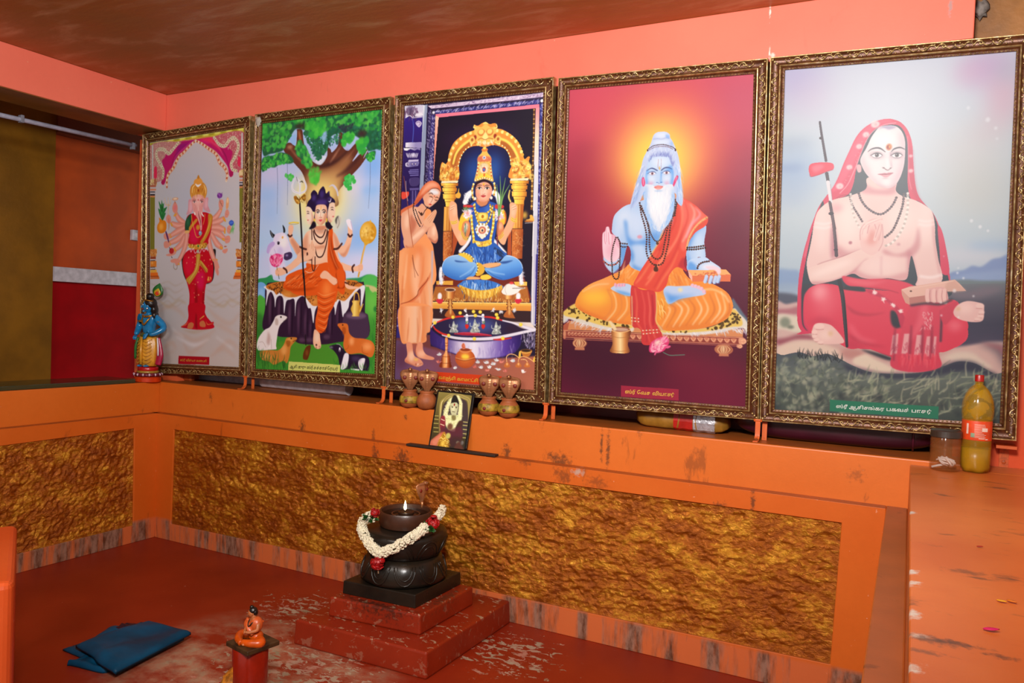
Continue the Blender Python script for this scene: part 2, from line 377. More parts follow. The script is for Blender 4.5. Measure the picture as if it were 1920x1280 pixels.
# back parapet: upper block, lower block with a framed recess for the gold panel
up=struct(obj('parapet_back',MB().box(-.0,3.97,.0,.36,.0,ZL),ORANGE,bevel=.006));up.name='wall_parapet_back'
def framed(name,P,outer,inner,depth,fr,m):
    """wall face with a rectangular recess; P(u,z,d) gives a point"""
    o=[(outer[0],outer[2]),(outer[1],outer[2]),(outer[1],outer[3]),(outer[0],outer[3])]
    b=MB();v=[P(u,z,fr) for u,z in o]+[P(u,z,fr) for u,z in inner]+[P(u,z,fr-depth) for u,z in inner]+[P(u,z,-bat(z)) for u,z in o]
    f=[]
    for i in range(4):
        j=(i+1)%4;f+=[(i,j,4+j,4+i),(4+i,4+j,8+j,8+i),(12+i,12+j,j,i)]
    f+=[(8,9,10,11),(15,14,13,12)]
    return struct(obj(name,b.add(v,f),m,bevel=.003))
def rough_panel(name,P,inner,base,parent,nu,nz,seed):
    rng=np.random.RandomState(seed);H=np.zeros((nz,nu))
    for o,(fu,fz,a) in enumerate(((7,2,.9),(22,7,.6),(64,18,.8),(150,34,.75),(290,60,.55))):
        g=rng.rand(fz+3,fu+3)*2-1
        U=np.linspace(0,fu,nu);Z=np.linspace(0,fz,nz);sh=.5*np.sin(Z*1.3)[:,None];uu=np.clip(U[None]+sh+.5,0,fu+1.99);zz=np.clip(Z[:,None]+0*uu,0,fz+1.99)
        i,j=uu.astype(int),zz.astype(int);a_,b_=uu-i,zz-j;a_=a_*a_*(3-2*a_);b_=b_*b_*(3-2*b_)
        n=(g[j,i]*(1-a_)+g[j,i+1]*a_)*(1-b_)+(g[j+1,i]*(1-a_)+g[j+1,i+1]*a_)*b_
        H+=a*(1-2*np.abs(n)) if o in (1,2,3) else a*n
    H=np.clip((H-np.percentile(H,1))/(np.percentile(H,99)-np.percentile(H,1)),0,1);v=[]
    I=[Vector((u,z,0)) for u,z in inner]
    e=np.minimum(np.minimum(np.arange(nu),np.arange(nu)[::-1])[None]/6,np.minimum(np.arange(nz),np.arange(nz)[::-1])[:,None]/5).clip(0,1)
    for j in range(nz):
        for i in range(nu):
            s,t=i/(nu-1),j/(nz-1);q=(I[0]*(1-s)+I[1]*s)*(1-t)+(I[3]*(1-s)+I[2]*s)*t
            v.append(P(q.x,q.y,base+.012+.015*(H[j,i]-.3)*e[j,i]+(1-e[j,i])*.006))
    b=MB();b.add(v,[(j*nu+i,j*nu+i+1,(j+1)*nu+i+1,(j+1)*nu+i) for j in range(nz-1) for i in range(nu-1)])
    o=obj(name,b,GOLD,parent,smooth=True);o['label']='rough gold painted plaster panel';return o
bat=lambda z:.026*z/ZG
Pb=lambda u,z,d:(u,-d-bat(z),z);_q=[(0.1629,-0.0330,0.0960),(3.5834,-0.0340,0.1249),(3.5998,-0.0520,0.6376),(0.1920,-0.0520,0.6305)];inb=[(a[0],a[2]) for a in _q]
wl=framed('wall_back_lower',Pb,(-.0,3.737,0,ZG),inb,.026,.029,ORANGE_LOW)
rough_panel('gold_panel',Pb,inb,.003,wl,600,96,3)
struct(obj('wall_parapet_left',MB().box(-.3,0,-3.5,.36,0,ZL),ORANGE,bevel=.006))
Pl=lambda u,z,d:(d+bat(z),u,z);_q=[(0.0330,-0.1699,0.0968),(0.0520,-0.1924,0.6377),(0.0520,-0.8914,0.6303),(0.0330,-0.8705,0.0941)];_f=lambda a,b:(-2.1,b[2]+(a[2]-b[2])*(-2.1-b[1])/(a[1]-b[1]));inl=[_f(_q[3],_q[0]),(_q[0][1],_q[0][2]),(_q[1][1],_q[1][2]),_f(_q[2],_q[1])]
wl2=framed('wall_left_lower',Pl,(-3.5,-.03,0,ZG),inl,.026,.029,ORANGE_LOW)
rough_panel('gold_panel',Pl,inl,.003,wl2,340,96,8)
struct(obj('wall_right_lower',MB().box(3.737,3.803,-3.2,-.0005,0,ZG),ORANGE_TOP,bevel=.004))
struct(obj('wall_right_slab',MB().box(3.803,4.9,-3.2,-.0005,0,.861).box(3.971,4.9,-.0005,.1695,.75,.861),SLAB,bevel=.005))
struct(obj('wall_left_far',MB().box(-.98,-.9,-3.5,1.3,1.5,ZC),mat('b8480c',.5,vs=4)))
struct(obj('wall_left_far_lower',MB().box(-.98,-.905,-3.5,1.3,.3,1.5),mat('a00008',.6,0,.15,vs=4)))
struct(obj('trim_2',MB().box(-.905,-.86,-.105,1.3,1.437,1.527),mat('c8c4cc',.5),bevel=.004))          # white ledge
struct(obj('pillar_far',MB().box(-.9,-.84,-1.4,-.105,.3,ZC),mat('8a5e0c',.45,.2,vs=5,var=.14,bs=40)))
struct(obj('beam_far',MB().box(-.9,-.82,-.105,1.3,2.33,ZC),mat('74300c',.5,vs=4)))
# ---------------------------------------------------------------- paintings
PO=Vector((0,-.03,2.30));EV=Vector((0,.085,-1.355)).normalized();EN=Vector((0,-EV.z,EV.y)).normalized()*-1
if EN.y>0: EN=-EN
def pp(x,t,d=0): return PO+Vector((x,0,0))+EV*t+EN*d
def homog(src,dst):
    A=[];b=[]
    for (x,y),(u,v) in zip(src,dst):
        A+=[[x,y,1,0,0,0,-u*x,-u*y],[0,0,0,x,y,1,-v*x,-v*y]];b+=[u,v]
    return np.append(np.linalg.solve(np.array(A,float),np.array(b,float)),1).reshape(3,3)
def hap(H,x,y): d=H[2,0]*x+H[2,1]*y+1;return (H[0,0]*x+H[0,1]*y+H[0,2])/d,(H[1,0]*x+H[1,1]*y+H[1,2])/d
def srgb2lin(a): return np.where(a<=.04045,a/12.92,((a+.055)/1.055)**2.4)
def picture(name,art,w,h,corn,place,cell,parent,gain,res):
    p=Painter(w,h,res);p.run(art);nx,ny=int(w/cell)+1,int(h/cell)+1
    c=srgb2lin(np.clip(p.grid(nx,ny),0,1))*gain;c=np.minimum(c,.86)
    H=homog([(0,0),(w,0),(w,h),(0,h)],corn);X,Y=np.meshgrid(np.linspace(0,w,nx),np.linspace(0,h,ny));U,T=hap(H,X,Y)
    o=np.array(place(0,0));ex=np.array(place(1,0))-o;et=np.array(place(0,1))-o
    V=(o+U[...,None]*ex+T[...,None]*et).reshape(-1,3)
    me=bpy.data.meshes.new(name);me.vertices.add(nx*ny);me.vertices.foreach_set('co',V.astype(np.float32).ravel())
    i=np.arange(nx*ny).reshape(ny,nx);q=np.stack([i[:-1,:-1],i[1:,:-1],i[1:,1:],i[:-1,1:]],-1).reshape(-1,4)
    me.loops.add(q.size);me.loops.foreach_set('vertex_index',q.ravel().astype(np.int32));me.polygons.add(len(q))
    me.polygons.foreach_set('loop_start',np.arange(0,q.size,4,dtype=np.int32))
    a=me.color_attributes.new('picture','FLOAT_COLOR','POINT');a.data.foreach_set('color',np.concatenate([c.reshape(-1,3),np.ones((nx*ny,1))],1).astype(np.float32).ravel())
    me.update();me.validate();return link(name,me,CANVAS,parent,smooth=True),H
def lettering(text,box,place,m,parent,wt=0.0):
    """box: left-top, right-top, right-bottom, left-bottom in plane coordinates"""
    cu=bpy.data.curves.new('caption_lettering','FONT');cu.body=text;cu.size=1;cu.fill_mode='FRONT';cu.offset=wt
    o=bpy.data.objects.new('t',cu);COL.objects.link(o);dg=bpy.context.evaluated_depsgraph_get();dg.update()
    me=bpy.data.meshes.new_from_object(o.evaluated_get(dg));bpy.data.objects.remove(o)
    n=len(me.vertices)
    if not n: return
    v=np.zeros(n*3,np.float32);me.vertices.foreach_get('co',v);v=v.reshape(-1,3)
    lo,hi=v.min(0),v.max(0);H=homog([(lo[0],hi[1]),(hi[0],hi[1]),(hi[0],lo[1]),(lo[0],lo[1])],box);U,T=hap(H,v[:,0],v[:,1])
    W=np.array([place(u,t) for u,t in zip(U,T)],np.float32);me.vertices.foreach_set('co',W.ravel());me.update();me.materials.clear()
    r=link('caption_lettering',me,m,parent);return r
def rail_points(O,step):
    for i in range(4):
        a,b=Vector(O[i]),Vector(O[(i+1)%4]);L=(b-a).length;n=max(1,int(round(L/step)))
        yield i,a,b,L,n
SCROLL=[(.0,.30),(.10,.62),(.24,.80),(.40,.74),(.47,.56),(.42,.42),(.33,.44),(.31,.55),(.36,.60)]
def scrollwork(O,I,m,parent):
    b=MB();cen=Vector((sum(p[0] for p in O)/4,sum(p[1] for p in O)/4))
    for i,a,c,L,n in rail_points(O,.052):
        t=(c-a).normalized();nr=Vector((-t.y,t.x))
        if nr.dot(cen-a)<0: nr=-nr
        ia=Vector(I[i]);wd=abs((ia-a).dot(nr));st=L/n;r=.0024
        def at(u,v,d): q=a+t*u+nr*(v*wd);return pp(q.x,q.y,d)
        mi=wd*.9
        for k in range(n):
            u0=k*st
            if u0<mi*.7 or u0+st>L-mi*.7: continue
            fl=1 if k%2 else -1
            dep=lambda v:-.001-.006*math.sin(max(0,min(1,(v-.1)/.5))*PI)+.002
            p1=[(u0+x*st*1.05,.34+(y-.5)*.62*fl) for x,y in SCROLL]
            b.tube([at(u,v,dep(v)) for u,v in spline(p1,2)],[r*.7,r*1.2,r*1.1,r*.8,r*.9],5)
            p2=[(u0+(1-x)*st*1.05,.34-(y-.5)*.5*fl) for x,y in SCROLL[:6]]
            b.tube([at(u,v,dep(v)) for u,v in spline(p2,2)],[r*.6,r*1.1,r*.7],5)
            for du,dv,s in ((.5,.34,1.3),(.72,.5,.9),(.28,.2,.9),(.9,.16,.8)): b.ball(at(u0+du*st,dv,dep(dv)+.0005),(r*s*1.5,r*s,r*s*1.2),6)
        e=.02
        for q in (0,):
            for dv in (.2,.36,.52): b.ball(at(wd*dv,dv,-.002),(r*2,r*1.2,r*2),6)
    o=obj('scrollwork',b,m,parent,smooth=True);return o
def beads(O,I,m,parent):
    b=MB();cen=Vector((sum(p[0] for p in O)/4,sum(p[1] for p in O)/4))
    Q=[Vector(O[k]).lerp(Vector(I[k]),.93) for k in range(4)]
    for i,a,c,L,n in rail_points(Q,.0125):
        t=(c-a).normalized()
        for k in range(n):
            q=a+t*((k+.5)*L/n);p=pp(q.x,q.y,-.009);h=.0042
            M=[p+Vector((t.x,0,0))*h+EV*t.y*h,p-Vector((t.x,0,0))*h-EV*t.y*h]
            nr=Vector((-t.y,t.x))
            if nr.dot(cen-a)<0:nr=-nr
            T=p+(Vector((nr.x,0,0))+EV*nr.y)*-.0035;B=p+(Vector((nr.x,0,0))+EV*nr.y)*.0035
            b.add([M[0],T,M[1],B,p+EN*.0035],[(0,1,4),(1,2,4),(2,3,4),(3,0,4)])
    return obj('bead_trim',b,m,parent)
PROF_OUT=[(.0,-.03),(.0,-.001),(.03,.002),(.07,.002),(.10,-.001)]
PROF_COVE=[(.10,-.001),(.14,-.003),(.3,-.0085),(.45,-.0085),(.58,-.005),(.64,-.002)]
PROF_IN=[(.64,-.002),(.66,.001),(.71,.0015),(.76,-.003)]
PROF_LIP=[(.76,-.003),(.86,-.0085),(.99,-.0105),(1.0,-.016),(1.0,-.02)]
def sweep(O,I,prof):
    b=MB();v=[];n=len(prof)
    for s,d in prof:
        for k in range(4):
            q=Vector(O[k]).lerp(Vector(I[k]),s);v.append(pp(q.x,q.y,d))
    return b.add(v,[(i*4+k,i*4+(k+1)%4,(i+1)*4+(k+1)%4,(i+1)*4+k) for i in range(n-1) for k in range(4)])
def painting(key,label,art,size,O,I,cell,gain,text,tbox,tcol,wt=.0):
    cx=sum(p[0] for p in O)/4;root=empty('framed_painting',(0,0,0))
    tag(root,label,'painting','large framed paintings above the ledge')
    w,h=size;cv,H=picture('canvas',art,w,h,I,lambda u,t:pp(u,t,-.017),cell,root,gain,cell/2)
    cv['label']='painted picture'
    obj('backing_board',sweep(O,I,[(.04,-.03),(.04,-.028)]).add([pp(p[0]+(cx-p[0])*.01,p[1],-.029) for p in O],[(0,1,2,3)]),mat('6a4a30',.7),root)
    obj('frame',sweep(O,I,PROF_OUT),FG,root);obj('frame_cove',sweep(O,I,PROF_COVE),FB,root,smooth=True,auto=40)
    obj('inner_moulding',sweep(O,I,PROF_IN),FG,root);obj('inner_slope',sweep(O,I,PROF_LIP),FB,root)
    scrollwork(O,I,FG,root);beads(O,I,FG,root)
    if text:
        bx=[hap(H,*p) for p in tbox];lt=lettering(text,bx,lambda u,t:pp(u,t,-.0163),mat(tcol,.5),root,wt)
    return root

BRACKETS=[(0.6102, 0.9423), (1.5287, 0.9521), (2.3954, 0.9439), (3.2839, 0.9548)]
SIZE6=(150, 215);GAIN6=1.3;LIGHT_A,LIGHT_B,WORLD=440,30,0.38;AIM=(2.2, 0.1, 2.1);CAM_LENS=27.1567;CAM_M=[[0.887737, -0.04598, 0.458049, 3.785355], [0.458788, 0.006436, -0.888522, -2.985746], [0.037906, 0.998922, 0.026809, 1.301815], [0.0, 0.0, 0.0, 1.0]]
ART1="""G|bcb6ba,b8b6bc,bcb6ba,b4aeb0,b8ada8|1|||0|360,-8 380,1279 -74,-118 838,-14 893,1520 -78,1583
E|a8b0c8|0.50|116.7||226.15,234.35,0|366,396
E|c8b0a0|0.30|62.3||90.46,100.44,0|632,170
L|a89484|0.35|3.9||5.45,10.12,7.78,10.12,5.45|-14,788 68,803 154,784 218,808 286,790
L|a89484|0.35|3.9||5.45,10.12,7.78,10.12,5.45|467,796 541,811 618,793 676,816 738,798
L|a89484|0.35|3.9||5.45,10.12,7.78,10.12,5.45|-14,825 68,844 154,821 219,848 287,826
L|a89484|0.35|3.9||5.45,10.12,7.78,10.12,5.45|468,832 542,850 619,828 677,854 739,833
L|a89484|0.35|3.9||5.45,10.12,7.78,10.12,5.45|-14,863 68,887 154,858 219,888 287,862
L|a89484|0.35|3.9||5.45,10.12,7.78,10.12,5.45|468,868 543,890 620,863 679,892 740,867
L|a89484|0.35|3.9||5.45,10.12,7.78,10.12,5.45|-14,900 69,929 154,895 219,929 288,899
L|a89484|0.35|3.9||5.45,10.12,7.78,10.12,5.45|469,903 544,930 620,898 680,930 741,902
L|a8906c|0.50|6.2||7.78,15.57,11.67,9.34|79,891 165,928 248,892 307,909
L|a8906c|0.50|6.2||7.78,15.57,11.67,9.34|482,881 603,927 661,895 737,915
L|b89888|0.45|9.3||11.67,27.24,23.35,11.67|79,954 170,927 259,954 308,994
L|b89888|0.45|9.3||11.67,27.24,23.35,11.67|484,935 559,987 664,1022 734,967
L|b89888|0.45|9.3||11.67,27.24,23.35,11.67|211,1076 300,1095 378,1120 463,1099 551,1058
L|b89888|0.45|9.3||11.67,27.24,23.35,11.67|291,1135 345,1192 417,1160 510,1098
L|b89888|0.45|9.3||11.67,27.24,23.35,11.67|121,1173 191,1137 232,1170
L|b89888|0.45|9.3||11.67,27.24,23.35,11.67|563,1176 658,1122 731,1159
L|b89888|0.45|9.3||11.67,27.24,23.35,11.67|513,1210 613,1162 705,1205
L|b89888|0.45|9.3||11.67,27.24,23.35,11.67|518,1013 629,1051 742,1095
L|b89888|0.45|9.3||11.67,27.24,23.35,11.67|100,1215 212,1185
L|dcdce4|0.50|7.8||7.78,19.46,7.78|231,1102 378,1147 501,1111
L|dcdce4|0.50|7.8||7.78,19.46,7.78|181,1049 290,1101
L|dcdce4|0.50|7.8||7.78,19.46,7.78|557,1097 686,1160
P|b01860|1|0.8|||1,15 361,20 744,22 750,210 673,216 665,233 647,241 634,225 624,188 588,148 534,101 466,64 379,25 315,49 259,87 212,114 183,155 145,200 125,236 108,238 96,224 115,204 105,123 75,57 1,24
P|7c1870|0.70|7.8|||239,35 314,27 352,28 296,53 240,85 202,113 221,71
P|d82878|0.70|5.4|||407,28 497,22 515,39 479,53 434,43
P|e03848|0.60|5.4|||406,22 497,25 542,54 578,105 542,84 475,44
L|d85090|0.70|2.3||3.11,6.23,3.11|202,107 240,79 296,53 342,30
L|801050|0.60|2.3||3.11,7,3.11|183,149 202,100 259,62
L|d85090|0.70|2.3||3.11,6.23,3.11|497,46 551,79 588,124
L|701048|0.60|3.1||3.11,7.78,3.11|560,74 605,126 633,188
p|b8b038|1||||-2,2 743,0 744,25 -2,14
p|8c8420|0.70|1.6|||6,3 49,3 46,13 9,14
p|dcd870|0.70|1.6|||55,3 98,2 95,13 58,14
p|8c8420|0.70|1.6|||105,3 146,2 143,13 108,14
p|dcd870|0.70|1.6|||153,3 194,2 192,13 156,13
p|8c8420|0.70|1.6|||201,2 242,2 239,12 204,13
p|dcd870|0.70|1.6|||248,2 289,2 286,12 251,13
p|8c8420|0.70|1.6|||295,2 335,2 333,12 298,13
p|dcd870|0.70|1.6|||342,2 381,2 379,12 345,13
p|8c8420|0.70|1.6|||388,2 427,2 424,12 391,12
p|dcd870|0.70|1.6|||433,2 472,2 470,12 436,12
p|8c8420|0.70|1.6|||478,2 517,2 514,12 481,12
p|dcd870|0.70|1.6|||523,1 561,1 558,11 526,12
p|8c8420|0.70|1.6|||567,1 605,1 602,11 570,12
p|dcd870|0.70|1.6|||611,1 648,1 645,11 613,12
p|8c8420|0.70|1.6|||654,1 691,1 688,11 657,11
p|dcd870|0.70|1.6|||697,1 733,1 731,11 699,11
L|c83040|0.80|1.2||2.33|267,17 406,16 497,18
P|b47a78|1|1.2|||1,18 249,21 220,46 201,56 173,79 139,69 125,93 105,104 100,123 115,149 125,176 115,207 76,220 1,210
P|b05864|1|1.2|||744,25 514,21 533,50 555,73 604,81 630,75 630,93 657,113 649,148 637,183 660,212 694,215 750,207
L|c8bca0|1|1.2||15.57,21.01,19.46,21.01,15.57|239,23 201,50 158,74 115,48 65,46 56,80 85,121 115,162 106,206
L|98a090|0.70|1.6||6.23,8.56,7|239,23 201,50 158,74 115,48 65,46 56,80 85,121 115,162 106,206
D|e8dcb8,a07050|0.90|||3.11,7.39|239,23 201,50 158,74 115,48 65,46 56,80 85,121 115,162 106,206
L|c8bca0|1|1.2||15.57,21.01,19.46,21.01,15.57|515,24 555,64 600,78 629,54 664,43 694,69 699,99 675,144 650,172 659,203 694,215
L|98a090|0.70|1.6||6.23,8.56,7|515,24 555,64 600,78 629,54 664,43 694,69 699,99 675,144 650,172 659,203 694,215
D|e8dcb8,a07050|0.90|||3.11,7.39|515,24 555,64 600,78 629,54 664,43 694,69 699,99 675,144 650,172 659,203 694,215
S|e8dcc8,8c4048,d8c8a8,b8a078|0.75|0.6||1,260,10.9,2.33,1,1.6|1,18 244,23 201,50 105,104 120,201 26,212
S|e8dcc8,8c3040,d8c8a8,b8a078|0.75|0.6||2,280,10.9,2.33,1,1.6|744,28 519,24 560,71 657,107 641,177 694,212 749,205
P|d02850|1|1.9|||39,139 58,141 59,196 36,194
P|d02850|1|1.9|||701,144 716,154 715,193 698,182
L|b8c4c0|1|1.2||9.34|23,17 24,201
L|b8c4c0|1|1.2||9.34|725,26 730,203
L|c88868|1|1.2||9.34,17.12,19.46,21.01,14.01|375,28 333,48 287,77 240,101 202,151 164,179 145,209 145,257
D|f0dcc0,b86848|0.90|||6.62,12.84|375,28 333,48 287,77 240,101 202,151 164,179 145,209 145,257
D|8c3c30|0.80|0.6||2.33,12.84|375,28 333,48 287,77 240,101 202,151 164,179 145,209 145,257
L|c88868|1|1.2||9.34,17.12,19.46,21.01,14.01|375,28 421,47 480,81 534,113 562,158 598,185 621,223 615,259
D|f0dcc0,b86848|0.90|||6.62,12.84|375,28 421,47 480,81 534,113 562,158 598,185 621,223 615,259
D|8c3c30|0.80|0.6||2.33,12.84|375,28 421,47 480,81 534,113 562,158 598,185 621,223 615,259
E|a01850|1|1.2||13.57,13.39,0|111,226
E|a01850|1|1.2||14.47,14.06,0|651,226
F|c8b078,a06048,d8c090|1|1.6||150,40,4.67,10.12|-1,204 59,209 54,237 -1,239
p|a85840|1|0.8|||1,233 54,237 51,248 1,244
p|c88060|1|0.8|||1,253 54,257 51,267 1,264
p|282430|1|0.8|||1,269 44,272 44,283 1,280
p|d8d4d8|1|0.8|||1,275 44,278 44,289 1,286
p|282430|1|0.8|||1,282 44,285 44,296 1,293
p|c88050|1|0.8|||1,292 44,295 44,306 1,303
G|6c6c20,c0b868,88842c,ccc478,747028|1|||0|1,-109 43,-104 1,301 44,304 40,610 1,608
F|c8b078,a06048,d8c090|1|1.6||1680,40,4.67,10.12|709,213 756,217 753,243 710,246
p|a85840|1|0.8|||712,240 753,243 751,253 713,250
p|c88060|1|0.8|||713,258 753,261 751,271 713,268
p|282430|1|0.8|||713,273 745,276 746,286 713,283
p|d8d4d8|1|0.8|||713,279 746,282 746,292 714,289
p|282430|1|0.8|||714,285 746,288 746,298 714,295
p|c88050|1|0.8|||714,294 746,296 746,307 714,304
G|6c6c20,c0b868,88842c,ccc478,747028|1|||0|704,-29 736,-26 714,303 746,305 751,587 723,586
F|c87830,e8b868,8c4420|1|1.2||155,50,3.89,7.78|4,596 57,598 57,638 4,636
p|c07838|1|1.2|||4,596 57,597 57,638 4,636
p|8c3820|1|1.2|||4,638 52,638 52,653 4,651
p|d8d4d8|1|1.2|||4,653 47,653 47,659 4,658
p|282028|1|1.2|||4,658 47,658 47,664 4,663
p|d07828|1|1.2|||4,663 58,663 58,698 4,697
p|282028|1|1.2|||4,697 47,697 47,702 4,701
p|c8c4c8|1|1.2|||4,702 50,702 50,710 4,709
p|282028|1|1.2|||4,709 49,708 49,714 4,713
p|d8a040|1|1.2|||4,714 60,714 60,732 4,730
p|d86820|1|1.2|||4,729 68,729 73,751 4,749
p|a84818|1|1.2|||4,747 78,748 78,758 4,756
p|c06028|1|1.2|||4,757 83,757 83,767 4,766
S|f0d8a8,7c3010|0.80|0.8||9,40,9.34,2.33,1,1.6|4,596 57,598 57,638 4,636
E|f0c070|0.70|3.9||9.05,6.7,0|21,674
F|c87830,e8b868,8c4420|1|1.2||1730,50,3.89,7.78|745,625 700,623 701,660 747,662
p|c07838|1|1.2|||745,625 700,622 701,660 747,662
p|8c3820|1|1.2|||747,663 705,661 706,674 747,676
p|d8d4d8|1|1.2|||747,677 710,675 710,680 747,682
p|282028|1|1.2|||747,682 710,680 710,685 747,686
p|d07828|1|1.2|||747,687 701,684 702,716 748,718
p|282028|1|1.2|||748,718 711,715 711,720 748,721
p|c8c4c8|1|1.2|||748,722 709,720 710,727 749,728
p|282028|1|1.2|||749,728 711,726 711,731 749,732
p|d8a040|1|1.2|||749,733 701,731 701,747 749,749
p|d86820|1|1.2|||749,747 694,744 690,764 750,766
p|a84818|1|1.2|||750,764 686,762 686,771 750,772
p|c06028|1|1.2|||750,773 682,770 682,780 750,781
S|f0d8a8,7c3010|0.80|0.8||9,40,9.34,2.33,1,1.6|745,625 700,623 701,660 747,662
E|f0c070|0.70|3.9||9.05,6.7,0|733,695
P|201818|1|1.6|||270,662 286,741 315,787 340,814 420,783 472,803 522,785 535,731 542,658 532,613 418,654 284,633
P|b80820|1|0.8|||313,618 398,608 482,618 510,657 525,699 526,746 513,791 476,800 467,822 461,861 460,946 480,985 499,1001 542,1043 472,1057 377,1058 304,1046 318,1025 332,989 336,912 338,860 325,814 305,767 285,721 280,665
P|d81868|0.60|11.7|c||391,750 447,732 457,790 440,835 401,815
P|7c0410|0.70|6.2|c||392,795 403,880 395,998 376,998 384,880
P|7c0410|0.60|5.4|c||449,835 461,861 461,978 442,978 445,880
P|d01030|0.60|7|c||350,847 373,834 376,979 352,992
P|e01848|0.50|11.7|c||304,650 370,652 372,723 324,755 295,715
F|e8a060,f0c080|0.80|1.9||40,46,2.72,5.06|294,637 514,644 512,752 458,816 452,978 347,989 349,814 305,748
P|b88830|1|1.2|||391,637 422,638 418,673 412,718 391,750 339,801 325,794 310,774 362,739 381,711 390,672
L|e8c878|0.70|2.3||3.11,7,3.89|406,640 402,685 386,727 334,781
P|b88830|1|1.2|||422,670 446,687 474,713 484,726 470,742 447,719 418,692
L|e8c878|0.80|1.6||2.33,4.67,2.33|427,676 475,720
L|601018|1|0.8||2.33|428,693 475,742
S|e8b850|1|0.8||41,12,15.57,3.89,1.7,0.2|480,758 512,752 508,784 485,790
P|b80820|1|0.8|||332,981 336,914 460,915 463,974 494,1003 518,1016 534,1013 534,1026 509,1032 502,1042 476,1043 448,1046 405,1053 377,1050 348,1055 309,1051 270,1044 304,1027 323,1007
P|c06c40|1|1.2|||323,1041 333,1024 357,1017 376,1027 367,1050 348,1055 324,1051
P|c06c40|1|1.2|||429,1040 424,1017 452,1007 471,1026 467,1043
P|7c0410|0.70|3.9|||386,1040 390,974 399,974 405,1053 396,1050
L|d8a848|1|1.2||3.89,6.23,3.11|424,1000 452,984 461,980
L|d8a848|0.80|1.2||2.33,4.67,2.33|275,1041 309,1031 328,1014
L|d8a848|0.80|1.2||2.33,4.67,2.33|476,1013 490,1029 532,1022
L|801018|1|0.8||2.33|270,1045 309,1049 328,1034
L|a07c50|0.35|6.2||3.89,15.57,3.89|280,1058 377,1073 500,1052
L|9c5048|0.50|1.2||31.13,35.02,27.24|292,463 244,435 219,402
L|d08878|1|1.2||27.24,31.13,23.35|292,463 244,435 219,402
L|eab0a4|0.60|3.1||9.53,10.9,8.17|292,463 244,435 219,402
L|9c5048|0.50|1.2||31.13,38.91,27.24|292,476 234,473 186,458
L|d08878|1|1.2||27.24,35.02,23.35|292,476 234,473 186,458
L|eab0a4|0.60|3.1||9.53,12.26,8.17|292,476 234,473 186,458
L|9c5048|0.50|1.2||31.13,38.91,27.24|297,486 235,505 172,528
L|d08878|1|1.2||27.24,35.02,23.35|297,486 235,505 172,528
L|eab0a4|0.60|3.1||9.53,12.26,8.17|297,486 235,505 172,528
L|9c5048|0.50|1.2||31.13,38.91,27.24|297,512 235,548 167,567
L|d08878|1|1.2||27.24,35.02,23.35|297,512 235,548 167,567
L|eab0a4|0.60|3.1||9.53,12.26,8.17|297,512 235,548 167,567
L|9c5048|0.50|1.2||31.13,38.91,27.24|297,531 264,578 211,608
L|d08878|1|1.2||27.24,35.02,23.35|297,531 264,578 211,608
L|eab0a4|0.60|3.1||9.53,12.26,8.17|297,531 264,578 211,608
L|9c5048|0.50|1.2||27.24,35.02,25.68|506,456 546,440 577,408
L|d08878|1|1.2||23.35,31.13,21.79|506,456 546,440 577,408
L|eab0a4|0.60|3.1||8.17,10.9,7.63|506,456 546,440 577,408
L|9c5048|0.50|1.2||27.24,35.02,25.68|511,475 565,466 605,453
L|d08878|1|1.2||23.35,31.13,21.79|511,475 565,466 605,453
L|eab0a4|0.60|3.1||8.17,10.9,7.63|511,475 565,466 605,453
L|9c5048|0.50|1.2||27.24,38.91,27.24|502,497 561,500 611,515
L|d08878|1|1.2||23.35,35.02,23.35|502,497 561,500 611,515
L|eab0a4|0.60|3.1||8.17,12.26,8.17|502,497 561,500 611,515
L|9c5048|0.50|1.2||27.24,38.91,27.24|507,519 566,534 607,561
L|d08878|1|1.2||23.35,35.02,23.35|507,519 566,534 607,561
L|eab0a4|0.60|3.1||8.17,12.26,8.17|507,519 566,534 607,561
L|9c5048|0.50|1.2||27.24,38.91,27.24|507,531 550,584 591,610
L|d08878|1|1.2||23.35,35.02,23.35|507,531 550,584 591,610
L|eab0a4|0.60|3.1||8.17,12.26,8.17|507,531 550,584 591,610
L|9c5048|0.50|1.2||35.02,38.91,31.13,27.24|312,522 303,580 270,640 227,687
L|d08878|1|1.2||31.13,35.02,27.24,23.35|312,522 303,580 270,640 227,687
L|eab0a4|0.60|3.1||10.9,12.26,9.53,8.17|312,522 303,580 270,640 227,687
L|9c5048|0.50|1.2||31.13,38.91,35.02,27.24|485,530 495,594 524,658 538,678
L|d08878|1|1.2||27.24,35.02,31.13,23.35|485,530 495,594 524,658 538,678
L|eab0a4|0.60|3.1||9.53,12.26,10.9,8.17|485,530 495,594 524,658 538,678
L|d08820|1|1.2||10.12,11.67|205,417 224,408
L|f4d068|0.80|0.8||2.33,2.33|205,417 224,408
L|d08820|1|1.2||10.12,11.67|171,447 191,471
L|f4d068|0.80|0.8||2.33,2.33|171,447 191,471
L|d08820|1|1.2||10.12,11.67|166,515 181,535
L|f4d068|0.80|0.8||2.33,2.33|166,515 181,535
L|d08820|1|1.2||10.12,11.67|162,557 177,578
L|f4d068|0.80|0.8||2.33,2.33|162,557 177,578
L|d08820|1|1.2||10.12,11.67|206,595 221,615
L|f4d068|0.80|0.8||2.33,2.33|206,595 221,615
L|d08820|1|1.2||10.12,11.67|568,395 586,405
L|f4d068|0.80|0.8||2.33,2.33|568,395 586,405
L|d08820|1|1.2||10.12,11.67|596,449 614,469
L|f4d068|0.80|0.8||2.33,2.33|596,449 614,469
L|d08820|1|1.2||10.12,11.67|610,509 611,533
L|f4d068|0.80|0.8||2.33,2.33|610,509 611,533
L|d08820|1|1.2||10.12,11.67|594,561 612,571
